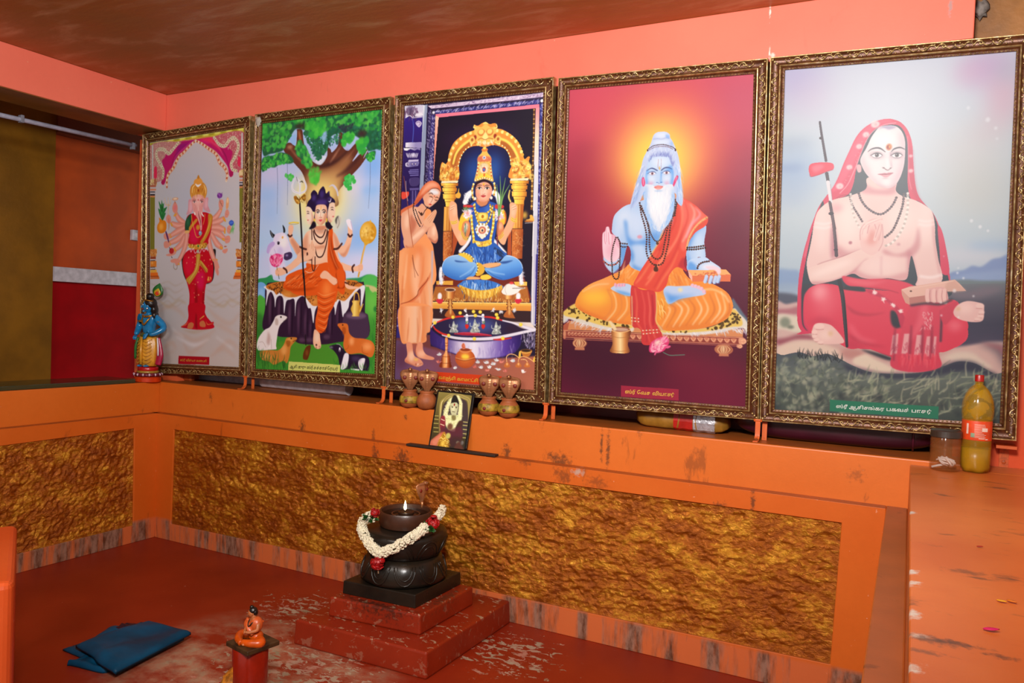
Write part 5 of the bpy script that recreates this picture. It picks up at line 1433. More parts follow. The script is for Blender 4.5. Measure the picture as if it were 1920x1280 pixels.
D|c83c48,f0e0a0|1|||3.31,7.44|416,338 421,298 422,279
D|c83c48,f0e0a0|1|||3.31,7.44|493,345 487,308 486,282
E|d8803c|1|1.2||16.86,8.48,0|453,229
E|f0d060|1|1.2||8.88,5.39,0|452,222
D|f8f0d8,b88c40|1|||2.89,6.2|410,362 454,353 498,364
S|8c4820,f8ecb8|0.60|0.6||14,80,8.27,1.65,1,1.5|419,261 485,264 497,356 414,356
P|2c1420|1|1.2|||407,387 415,369 454,360 489,372 503,394 500,413 485,383 454,371 424,380 412,413
P|e0a080|1|0.8|||412,406 418,384 437,374 459,371 481,379 497,398 498,423 490,441 471,455 454,459 431,451 415,432
E|f0c8b0|0.80|8.3|c|22.19,26.97,0|456,418
P|b05c48|0.70|4.1|c||412,406 420,439 445,458 471,457 427,450 410,428
E|e08878|0.60|5|c|9.76,8.48,0|430,428
E|e08878|0.60|5|c|9.76,8.48,0|483,428
P|f8f4f0|1|0.6|||419,398 429,394 437,394 445,398 432,403
E|201014|1|0.8||5.33,4.62,0|432,398
L|201014|1|0.6||1.65,3.31,1.65|417,399 428,393 437,393 446,399
L|30181c|1|0.8||1.65,3.31,1.24|415,390 429,384 446,386
P|f8f4f0|1|0.6|||459,399 469,395 478,396 485,400 472,404
E|201014|1|0.8||5.33,4.62,0|473,400
L|201014|1|0.6||1.65,3.31,1.65|458,400 469,394 478,395 487,400
L|30181c|1|0.8||1.65,3.31,1.24|456,392 469,386 486,388
E|e8c030|1|1.2||3.99,5.39,0|454,381
E|c03020|1|0.8||2.22,2.7,0|454,386
L|a05848|1|0.8||2.07|448,424 454,426 463,423
L|c88870|0.70|1.2||2.07|453,400 451,418
P|c03c40|1|0.8|||441,432 452,429 468,432 454,439
L|601820|1|0.4||1.24|441,432 455,433 468,432
D|f4e090,c09038|1|||5.38,9.92|400,379 394,405 397,431 405,446
D|f4e090,c09038|1|||5.38,9.92|509,380 514,406 509,431
E|f0e4d8|1|1.2||7.1,6.93,0|411,443
E|f0e4d8|1|1.2||7.1,6.93,0|496,442
P|d06840|1|0.8|||-2,488 21,473 69,455 87,429 104,399 127,373 150,358 178,354 206,366 221,384 226,407 207,391 175,390 152,404 125,426 88,459 41,485 4,511
P|f0b898|0.70|5.8|c||150,366 183,362 211,380 198,383 170,386 133,403 110,429 119,399
P|b04830|0.70|4.1|c||110,422 129,415 120,437 88,459 74,455
P|dca080|1|0.8|||125,426 152,404 175,390 203,391 221,403 220,422 210,444 187,462 164,475 150,472 135,461 130,445
P|dce4ec|0.90|5|c||214,413 209,417 197,418 183,416 170,411 162,404 160,398 165,393 177,392 191,395 204,400 212,407
E|f4d8c4|0.60|7.4|c|17.75,15.41,0|172,446
L|5c2c24|1|0.8||1.65|152,404 175,390 203,391 222,405
L|301818|1|0.8||1.65,3.31,1.65|157,414 171,410 182,418
L|301818|1|0.8||1.65,3.31,1.65|193,432 204,430 214,435
L|401c18|1|0.8||1.65,3.72,1.65|160,425 172,427 180,431
L|401c18|1|0.8||1.65,3.72,1.65|191,441 200,444 208,443
E|c04028|1|0.8||3.11,3.47,0|189,425
L|8c4030|1|0.8||2.07|182,432 173,450 168,453
P|c03830|1|0.8|||158,461 168,458 176,462 169,465
P|dca080|1|1.2|||4,507 17,492 69,470 98,471 121,456 146,476 165,492 156,510 126,559 90,604 67,620 68,658 39,658 23,619 6,565
E|f0ccb0|0.70|8.3|c|15.09,34.67,0|39,535
P|a85038|0.60|5.8|c||61,504 53,543 65,597 84,574 92,543
E|f0d0b8|0.60|8.3|c|13.31,23.12,0|85,501
P|e8955c|1|1.2|||146,480 175,496 149,544 131,575 161,605 180,632 196,674 203,824 8,827 -2,711 16,665 35,658 68,662 95,612 126,567 138,514
P|dca080|1|0.8|||23,619 57,619 112,574 158,537 186,545 173,568 114,620 68,658 44,663 27,650
P|f4d4b8|0.70|5.8|c||139,573 138,580 128,591 111,604 93,615 77,622 68,621 69,614 79,603 96,590 115,579 130,573
P|a85038|0.70|3.3|c||34,646 68,654 123,612 173,564 160,590 96,643 49,661
P|dca080|1|0.8|||173,560 191,545 211,583 217,614 209,636 190,636 161,613 155,590
E|f4d4b8|0.70|5.8|c|10.65,23.12,0|192,583
P|a85038|0.60|3.3|c||161,613 185,636 213,636 217,614 199,628 175,613
P|e0a884|1|0.8|||130,544 148,522 170,503 193,487 202,489 205,500 199,515 186,541 177,560 154,564
L|8c4830|0.80|0.6||1.24|153,529 175,509 195,491
L|8c4830|0.80|0.6||1.24|160,537 182,515 202,495
L|8c4830|0.80|0.6||1.24|167,545 189,519 205,500
D|181014,382428|1|||3.72,8.27|74,455 72,482 86,517 101,544 116,563
D|181014,382428|1|||2.89,6.2|84,482 102,517 120,548
D|2c1818|1|||2.89,6.2|104,494 123,510 137,491 155,473
E|3c2018|1|1.2||6.21,7.71,0|119,504
L|a05030|1|0.8||2.48,3.31,3.31|10,326 34,435 59,566 74,635 92,704 114,783
P|d84838|1|1.2|||1,401 23,400 42,400 41,419 20,432 3,430
L|f0e0d0|1|0.8||2.07|23,349 28,400 39,442
P|e8955c|1|1.2|||1,671 182,672 196,785 199,1010 172,1034 172,1083 116,1096 30,1081 12,917 2,787
G|f0b484,e08850,d87848,e8b890|0.60|6.6||1|1,671 182,672 11,679 178,680 196,995 169,1023 170,1079 116,1093 34,1079 18,925
P|f4ccac|0.60|12.4|||90,710 117,695 126,884 97,885 74,786
P|c85c34|0.70|3.3|||17,917 69,901 116,869 124,839 169,793 186,763 178,797 152,831 130,869 93,900 27,921
L|6c2410|0.90|0.8||1.65,3.31,2.07|20,915 70,902 111,875 120,850 160,812 169,793
L|c8602c|0.60|3.7||3.31,10.75,5.79|26,787 25,863 22,909
L|f4d0b0|0.60|3.7||3.31,10.75,5.79|61,924 60,1015 68,1083
L|d07040|0.60|3.7||3.31,10.75,5.79|94,915 98,1014 106,1089
L|f8dcc0|0.60|3.7||3.31,10.75,5.79|126,884 134,975 134,1081
L|d07848|0.60|3.7||3.31,10.75,5.79|148,846 161,936 155,1072
L|d06c3c|0.60|3.7||3.31,10.75,5.79|42,932 41,1016 44,1077
L|d8b8a0|0.60|3.7||3.31,10.75,5.79|169,808 187,898 178,1011
L|d87440|0.60|3.7||3.31,10.75,5.79|141,695 136,786 119,839
L|f4c8a0|0.60|3.7||3.31,10.75,5.79|46,687 40,786 33,848
L|5c2414|1|0.8||2.07|77,691 91,748 114,786
L|5c2414|0.80|0.8||1.65|75,702 90,763 96,794
p|b0a8b8|0.80|2.1|||182,672 194,672 196,785 189,830
p|6c3838|1|1.7|||-4,1073 195,1050 197,1102 593,1141 750,1119 747,1267 0,1268
G|5c4468,7c4858,9c5848,a86048|1|4.1||0|-15,942 743,923 -8,1080 198,1113 443,1149 754,1119 747,1270 -2,1272
E|8c5c84|0.50|24.8||115.39,23.12,0|127,1218
E|54283c|0.60|20.7||39.94,69.35,0|39,1155
E|b06850|0.60|24.8||115.39,38.53,0|660,1237
p|302870|1|1.7|||-7,942 15,942 25,1071 -4,1073
L|9c94c8|1|1.2||4.13|-3,980 14,978
L|9c94c8|1|1.7||5.79|-1,1019 13,1014
P|e8955c|1|0.8|||14,926 189,922 194,1027 171,1047 171,1081 122,1094 74,1094 28,1083
G|d87c48,f0b488,e8c0a0,d8804c,e0a880|0.80|2.5||0|19,942 190,937 19,926 187,922 191,1023 169,1045 168,1080 122,1092 74,1092 30,1081
L|c06030|0.60|3.3||2.48,7.44,4.96|69,978 67,1035 64,1085
L|f8e0c8|0.60|3.3||2.48,7.44,4.96|134,939 142,1014 136,1086
L|b85830|0.60|3.3||2.48,5.79,4.13|117,977 124,1037 122,1090
P|dc9070|1|0.8|||60,1093 93,1095 100,1129 110,1151 139,1161 158,1179 154,1190 126,1198 93,1190 59,1180 54,1169 67,1146
E|f4d0b0|0.70|7.4|c|17.75,23.12,0|91,1152
P|dc9070|1|0.8|||122,1092 150,1089 156,1119 175,1140 213,1150 220,1157 204,1163 153,1160 124,1151 114,1128
E|f4c8a8|0.60|7.4|c|22.19,15.41,0|147,1138
S|8c3828,f8dcc8|0.80|0.6||15,16,9.92,2.07,1.9,0.3|116,1181 158,1175 150,1191 126,1196
E|e8c858|0.70|3.3||11.54,5.39,0|118,1166
P|b46448|0.60|2.5|||59,1169 93,1186 136,1195 93,1192 57,1181
P|b05c40|0.70|3.3|||93,1095 104,1129 124,1151 114,1121 122,1094
P|302060|1|1.2|||193,1008 203,1030 260,1058 333,1070 431,1070 526,1062 610,1044 668,1028 670,1074 638,1111 572,1132 486,1144 398,1144 308,1127 234,1108 196,1087
G|301c5c,40307c,c8bcd8,e0dcec,b0a4d0,583c98,281858|1|2.5||1|190,937 665,925 199,1034 260,1062 333,1072 431,1073 526,1064 611,1048 664,1031 662,1074 634,1109 571,1130 486,1142 398,1140 308,1123 239,1104 201,1083
S|8c74b8,e8e4f0,503c94|0.35|2.1||16,70,45.48,3.31,1.57,0.1|214,1060 333,1081 431,1081 611,1051 638,1096 486,1136 330,1118
P|282040|1|1.2|||212,1008 257,984 329,970 426,964 522,968 608,980 668,1003 717,1012 652,1028 568,1049 465,1054 350,1051 259,1040
E|48589c|0.90|20.7||115.39,30.82,0|428,1000
E|5058a0|0.60|12.4||26.63,30.82,0|375,1013
E|301828|0.70|16.5||48.82,23.12,0|630,1011
L|d8d4e0|1|1.2||10.75,12.4,14.06,12.4,10.75|259,1047 332,1059 430,1060 526,1053 610,1037 693,1018 746,1007
L|c82c28|1|0.8||5.79,9.1,7.44|205,1008 222,1026 259,1043 296,1049
L|d02c28|1|0.8||4.96,9.1,8.27,5.79|220,996 284,974 346,964 373,963
L|d02c28|1|0.8||4.96,8.27,5.79|470,961 522,963 574,974
L|d8d4e0|1|1.2||5.79,8.27,9.92|574,974 633,984 692,1000 734,1011
L|e0dce8|1|1.2||5.79|373,962 426,958 470,961
L|c82c28|1|0.8||4.13,9.92,4.13|530,1058 569,1056 623,1047
L|d8d4e0|1|1.2||4.13,6.62|196,1018 207,1004 225,992
L|b8283c|1|0.8||3.31,13.23,14.89,4.96|323,1041 372,1039 438,1038 521,1041
L|7c1428|1|0.6||1.24,2.48,1.24|332,1041 394,1039 504,1041
L|e0607c|0.80|0.6||1.24,2.48,1.24|340,1037 416,1035 504,1038
P|a8b0a8|1|0.8|||318,984 326,998 339,1005 333,1017 345,1031 320,1036 297,1034 308,1014
S|404850,e8ece4,687068|0.80|0.6||835,46,9.92,2.07,1.2,1.5|318,991 334,1009 341,1032 302,1033
L|b8c0b8|1|0.8||3.31|308,1014 298,1012 297,1000
L|b8c0b8|1|0.8||3.31|331,1013 340,1009 338,998
E|e8ece8|1|1.7||4.44,4.62,0|319,1019
E|c8d0c8|1|1.2||6.21,6.16,0|319,1004
P|a8b0a8|1|0.8|||431,972 440,989 454,997 448,1009 461,1025 434,1032 408,1030 420,1006
S|404850,e8ece4,687068|0.80|0.6||1090,46,9.92,2.07,1.2,1.5|431,981 449,1001 456,1026 413,1028
L|b8c0b8|1|0.8||3.31|420,1006 409,1004 407,990
L|b8c0b8|1|0.8||3.31|445,1005 455,1001 454,988
E|e8ece8|1|1.7||4.44,4.62,0|433,1012
E|c8d0c8|1|1.2||6.21,6.16,0|432,996
P|a8b0a8|1|0.8|||542,979 550,995 564,1002 558,1014 570,1030 544,1035 521,1033 532,1011
S|404850,e8ece4,687068|0.80|0.6||1345,46,9.92,2.07,1.2,1.5|542,987 559,1006 565,1031 525,1032
L|b8c0b8|1|0.8||3.31|532,1011 521,1009 520,997
L|b8c0b8|1|0.8||3.31|555,1010 565,1006 563,994
E|e8ece8|1|1.7||4.44,4.62,0|544,1017
E|c8d0c8|1|1.2||6.21,6.16,0|543,1001
D|e8e8f0,b8bcd0|1|||7.03,9.92|388,958 390,994
S|5c8048|1|0.6||995,10,8.27,2.48,0,3|383,984 397,983 397,994 383,995
P|d02820|1|0.8|||383,998 397,998 400,1007 390,1018 381,1007
D|e8e8f0,b8bcd0|1|||7.03,9.92|473,955 476,991
S|5c8048|1|0.6||1190,10,8.27,2.48,0,3|468,981 482,980 483,991 469,992
P|d02820|1|0.8|||469,995 483,995 486,1004 476,1015 467,1005
G|7c3c1c,f0c070,b86830,703418|1|||0|266,935 329,933 264,846 324,846 314,886 278,886
E|d8b8a0|1|0.8||30.18,8.48,0|294,846
E|503028|1|0.8||23.97,5.78,0|294,847
G|6c3018,e8b060,6c3018|1|||1|291,935 305,934 289,890 303,890 303,896 289,897
G|6c3018,e8b060,6c3018|1|||1|288,935 308,934 286,897 306,897 306,904 287,904
G|6c3018,e8b060,6c3018|1|||1|285,935 310,934 284,906 309,905 310,912 284,912
G|6c3018,e8b060,6c3018|1|||1|290,935 306,934 289,914 305,914 305,921 289,921
G|6c3018,e8b060,6c3018|1|||1|286,935 310,934 285,922 309,921 309,928 286,929
G|6c3018,e8b060,6c3018|1|||1|289,935 307,934 289,931 307,930 307,937 289,938
P|a85c2c|1|0.8|||289,935 307,934 328,963 328,970 270,965
E|f0c878|0.70|3.3||5.33,15.41,0|300,942
G|7c3c1c,f0c070,b86830,703418|1|||0|576,927 635,926 575,843 631,843 621,881 587,882
E|d8b8a0|1|0.8||30.18,8.48,0|603,843
E|503028|1|0.8||23.97,5.78,0|603,844
G|6c3018,e8b060,6c3018|1|||1|599,927 613,926 598,885 611,885 611,892 598,892
G|6c3018,e8b060,6c3018|1|||1|597,927 615,926 595,893 614,892 614,899 596,899
G|6c3018,e8b060,6c3018|1|||1|594,927 618,926 593,901 617,900 617,906 593,907
G|6c3018,e8b060,6c3018|1|||1|598,927 614,926 598,909 613,909 613,915 598,915
G|6c3018,e8b060,6c3018|1|||1|595,927 617,926 595,916 617,916 617,922 595,923
G|6c3018,e8b060,6c3018|1|||1|598,927 614,926 597,925 614,924 615,931 598,931
P|a85c2c|1|0.8|||598,928 614,928 634,956 634,963 580,958
E|f0c878|0.70|3.3||5.33,15.41,0|608,935
P|e8e4dc|1|1.2|||569,841 589,819 619,815 653,829 686,832 661,840 645,854 612,865 578,862 565,852
L|3c3838|1|0.8||2.07|619,835 678,833
L|b8b4b0|1|1.2||2.48|589,819 582,841 591,862
E|d83c3c|1|1.7||11.54,5.39,0|614,812
E|e8e8ec|1|2.1||11.54,15.41,0|238,876
P|c82c40|1|1.2|||220,891 257,891 249,908 230,908
E|e8e8ec|1|2.1||11.54,15.41,0|650,868
P|c82c40|1|1.2|||634,883 667,882 659,898 643,899
S|f0f0f0,c8ccd4|1|0.8||690,14,10.75,3.72,0,3.1|242,936 258,935 250,945
S|f0f0f0,c8ccd4|1|0.8||970,14,10.75,3.72,0,3.1|368,934 384,934 377,944
S|f0f0f0,c8ccd4|1|0.8||1310,14,10.75,3.72,0,3.1|517,928 533,928 525,937
S|f0f0f0,c8ccd4|1|0.8||1405,14,10.75,3.72,0,3.1|558,935 574,934 566,944
S|f0f0f0,c8ccd4|1|0.8||1565,14,10.75,3.72,0,3.1|626,926 641,925 634,935
E|e8c838|1|1.2||9.32,7.71,0|352,948
E|f8ec80|1|1.7||3.99,3.08,0|351,947
E|e8c838|1|1.2||9.32,7.71,0|423,940
E|f8ec80|1|1.7||3.99,3.08,0|421,939
E|e8c838|1|1.2||9.32,7.71,0|458,941
E|f8ec80|1|1.7||3.99,3.08,0|457,940
E|e8c838|1|1.2||9.32,7.71,0|433,957
E|f8ec80|1|1.7||3.99,3.08,0|431,956
E|e8c838|1|1.2||9.32,7.71,0|543,950
E|f8ec80|1|1.7||3.99,3.08,0|541,949
E|e8c838|1|1.2||9.32,7.71,0|549,964
E|f8ec80|1|1.7||3.99,3.08,0|547,962
E|e8c838|1|1.2||9.32,7.71,0|314,968
E|f8ec80|1|1.7||3.99,3.08,0|312,967
E|e8c838|1|1.2||9.32,7.71,0|216,996
E|f8ec80|1|1.7||3.99,3.08,0|214,995
E|e8c838|1|1.2||9.32,7.71,0|667,989
E|f8ec80|1|1.7||3.99,3.08,0|665,987
E|e8c838|1|1.2||9.32,7.71,0|294,1050
E|f8ec80|1|1.7||3.99,3.08,0|292,1049
E|e8c838|1|1.2||9.32,7.71,0|432,1059
E|f8ec80|1|1.7||3.99,3.08,0|430,1057
E|e8c838|1|1.2||9.32,7.71,0|579,1051
E|f8ec80|1|1.7||3.99,3.08,0|577,1049
G|7c3018,f0a860,d87840,70280c|1|0.8||1|255,935 300,934 276,1063 290,1063 292,1090 291,1127 304,1142 310,1171 316,1189 284,1194 249,1191 257,1166 263,1144 278,1121
L|f8dca0|0.80|1.7||3.31,4.96,8.27,4.13|282,1068 285,1128 287,1165 286,1191
L|6c2410|1|0.6||1.65|275,1084 283,1085 293,1083
L|6c2410|1|0.6||1.65|275,1095 283,1097 293,1094
L|6c2410|1|0.6||1.65|274,1113 284,1115 296,1112
L|6c2410|1|0.6||1.65|262,1144 285,1145 310,1141
L|6c2410|1|0.6||1.65|257,1174 287,1174 317,1170
E|b85428|1|0.8||53.26,41.61,0|387,1148|k
E|f0a040|0.80|14.1|c|26.63,23.12,0|387,1137
P|702810|0.70|5.8|c||337,1162 356,1187 426,1183 438,1149 431,1183 383,1193 347,1187
L|f0c080|1|0.8|c|1.65|336,1147 386,1154 439,1140
L|702c10|1|0.8|c|1.65|336,1151 386,1157 439,1144
E|f0d848|0.90|4.1||20.41,10.02,0|387,1139
L|d88850|1|0.8||5.79|355,1111 366,1118 389,1120 410,1114 419,1107
E|8c3c20|1|1.2||27.52,6.16,0|386,1108
P|d87858|1|1.2|||365,1091 374,1080 383,1086 386,1103 372,1105
L|8c3020|1|0.6||1.65|374,1083 372,1098 381,1099
P|b87030|1|1.2|||671,1098 692,1092 720,1093 727,1099 713,1121 689,1126 676,1112
E|2c2018|1|1.7||24.85,5.39,0|698,1098
L|e8b858|1|0.8||3.31|671,1102 680,1107 700,1108 725,1101
S|c8b8d8,f0ecf4,9488b8|0.70|1.2||17,50,28.94,2.89,-1.4,0.7|669,1042 702,1030 743,1035 737,1088 696,1090 678,1073
L|d8904c|1|0.8||3.72|604,1155 601,1130 617,1117 643,1119 664,1131
L|f8d8a0|1|0.4||1.24|604,1155 601,1130 617,1117 643,1119 664,1131
L|d8904c|1|0.8||3.72|663,1159 662,1138 676,1125 705,1127 739,1144
L|f8d8a0|1|0.4||1.24|663,1159 662,1138 676,1125 705,1127 739,1144
L|d8904c|1|0.8||3.72|704,1157 704,1143 693,1136 673,1137
L|f8d8a0|1|0.4||1.24|704,1157 704,1143 693,1136 673,1137
P|c06c34|1|0.8|||600,1154 609,1153 621,1168 605,1175 589,1170
E|f0b878|1|2.1||4.44,5.39,0|605,1160
P|c06c34|1|0.8|||657,1151 666,1150 678,1165 662,1172 646,1167
E|f0b878|1|2.1||4.44,5.39,0|662,1157
P|c06c34|1|0.8|||701,1148 709,1148 721,1163 706,1169 690,1165
E|f0b878|1|2.1||4.44,5.39,0|705,1155
P|f0c048|1|0.8|||663,1106 671,1102 672,1123 662,1131
P|f0c048|1|0.8|||736,1127 744,1120 745,1141 734,1141
S|f0f0f4,c0c8d4|1|0.8||40,16,12.4,4.13,-1.57,1.5|237,1139 255,1138 246,1140
E|d8d8a8|1|1.2||3.11,1.93,0|246,1137
S|f0f0f4,c0c8d4|1|0.8||41,16,12.4,4.13,-1.57,1.5|324,1193 342,1192 334,1195
E|d8d8a8|1|1.2||3.11,1.93,0|333,1192
S|f0f0f4,c0c8d4|1|0.8||42,16,12.4,4.13,-1.57,1.5|445,1162 463,1161 454,1164
E|d8d8a8|1|1.2||3.11,1.93,0|454,1161
S|f0f0f4,c0c8d4|1|0.8||43,16,12.4,4.13,-1.57,1.5|489,1161 506,1160 498,1163
E|d8d8a8|1|1.2||3.11,1.93,0|498,1160
S|f0f0f4,c0c8d4|1|0.8||44,16,12.4,4.13,-1.57,1.5|526,1166 543,1165 535,1167
E|d8d8a8|1|1.2||3.11,1.93,0|534,1165
S|f0f0f4,c0c8d4|1|0.8||45,16,12.4,4.13,-1.57,1.5|540,1149 557,1148 549,1151
E|d8d8a8|1|1.2||3.11,1.93,0|549,1148
S|f0f0f4,c0c8d4|1|0.8||46,16,12.4,4.13,-1.57,1.5|466,1184 483,1183 475,1185
E|d8d8a8|1|1.2||3.11,1.93,0|475,1182
S|f0f0f4,c0c8d4|1|0.8||47,16,12.4,4.13,-1.57,1.5|507,1181 524,1180 516,1183
E|d8d8a8|1|1.2||3.11,1.93,0|516,1180
S|f0f0f4,c0c8d4|1|0.8||48,16,12.4,4.13,-1.57,1.5|552,1187 569,1186 561,1188
E|d8d8a8|1|1.2||3.11,1.93,0|561,1185
S|f0f0f4,c0c8d4|1|0.8||49,16,12.4,4.13,-1.57,1.5|623,1147 640,1146 631,1149
E|d8d8a8|1|1.2||3.11,1.93,0|631,1146
S|f0f0f4,c0c8d4|1|0.8||50,16,12.4,4.13,-1.57,1.5|677,1190 693,1189 685,1192
E|d8d8a8|1|1.2||3.11,1.93,0|685,1189
S|e08878,c05c50|1|0.8||60,14,11.58,3.72,-1.57,1.5|232,1172 251,1171 242,1174
S|e08878,c05c50|1|0.8||61,14,11.58,3.72,-1.57,1.5|431,1184 448,1183 440,1185
S|e08878,c05c50|1|0.8||62,14,11.58,3.72,-1.57,1.5|495,1195 512,1194 503,1196
S|e08878,c05c50|1|0.8||63,14,11.58,3.72,-1.57,1.5|566,1155 583,1154 575,1156
S|e08878,c05c50|1|0.8||64,14,11.58,3.72,-1.57,1.5|589,1193 606,1192 597,1194
p|c83c18|1||||169,1214 581,1215 581,1256 171,1257"""
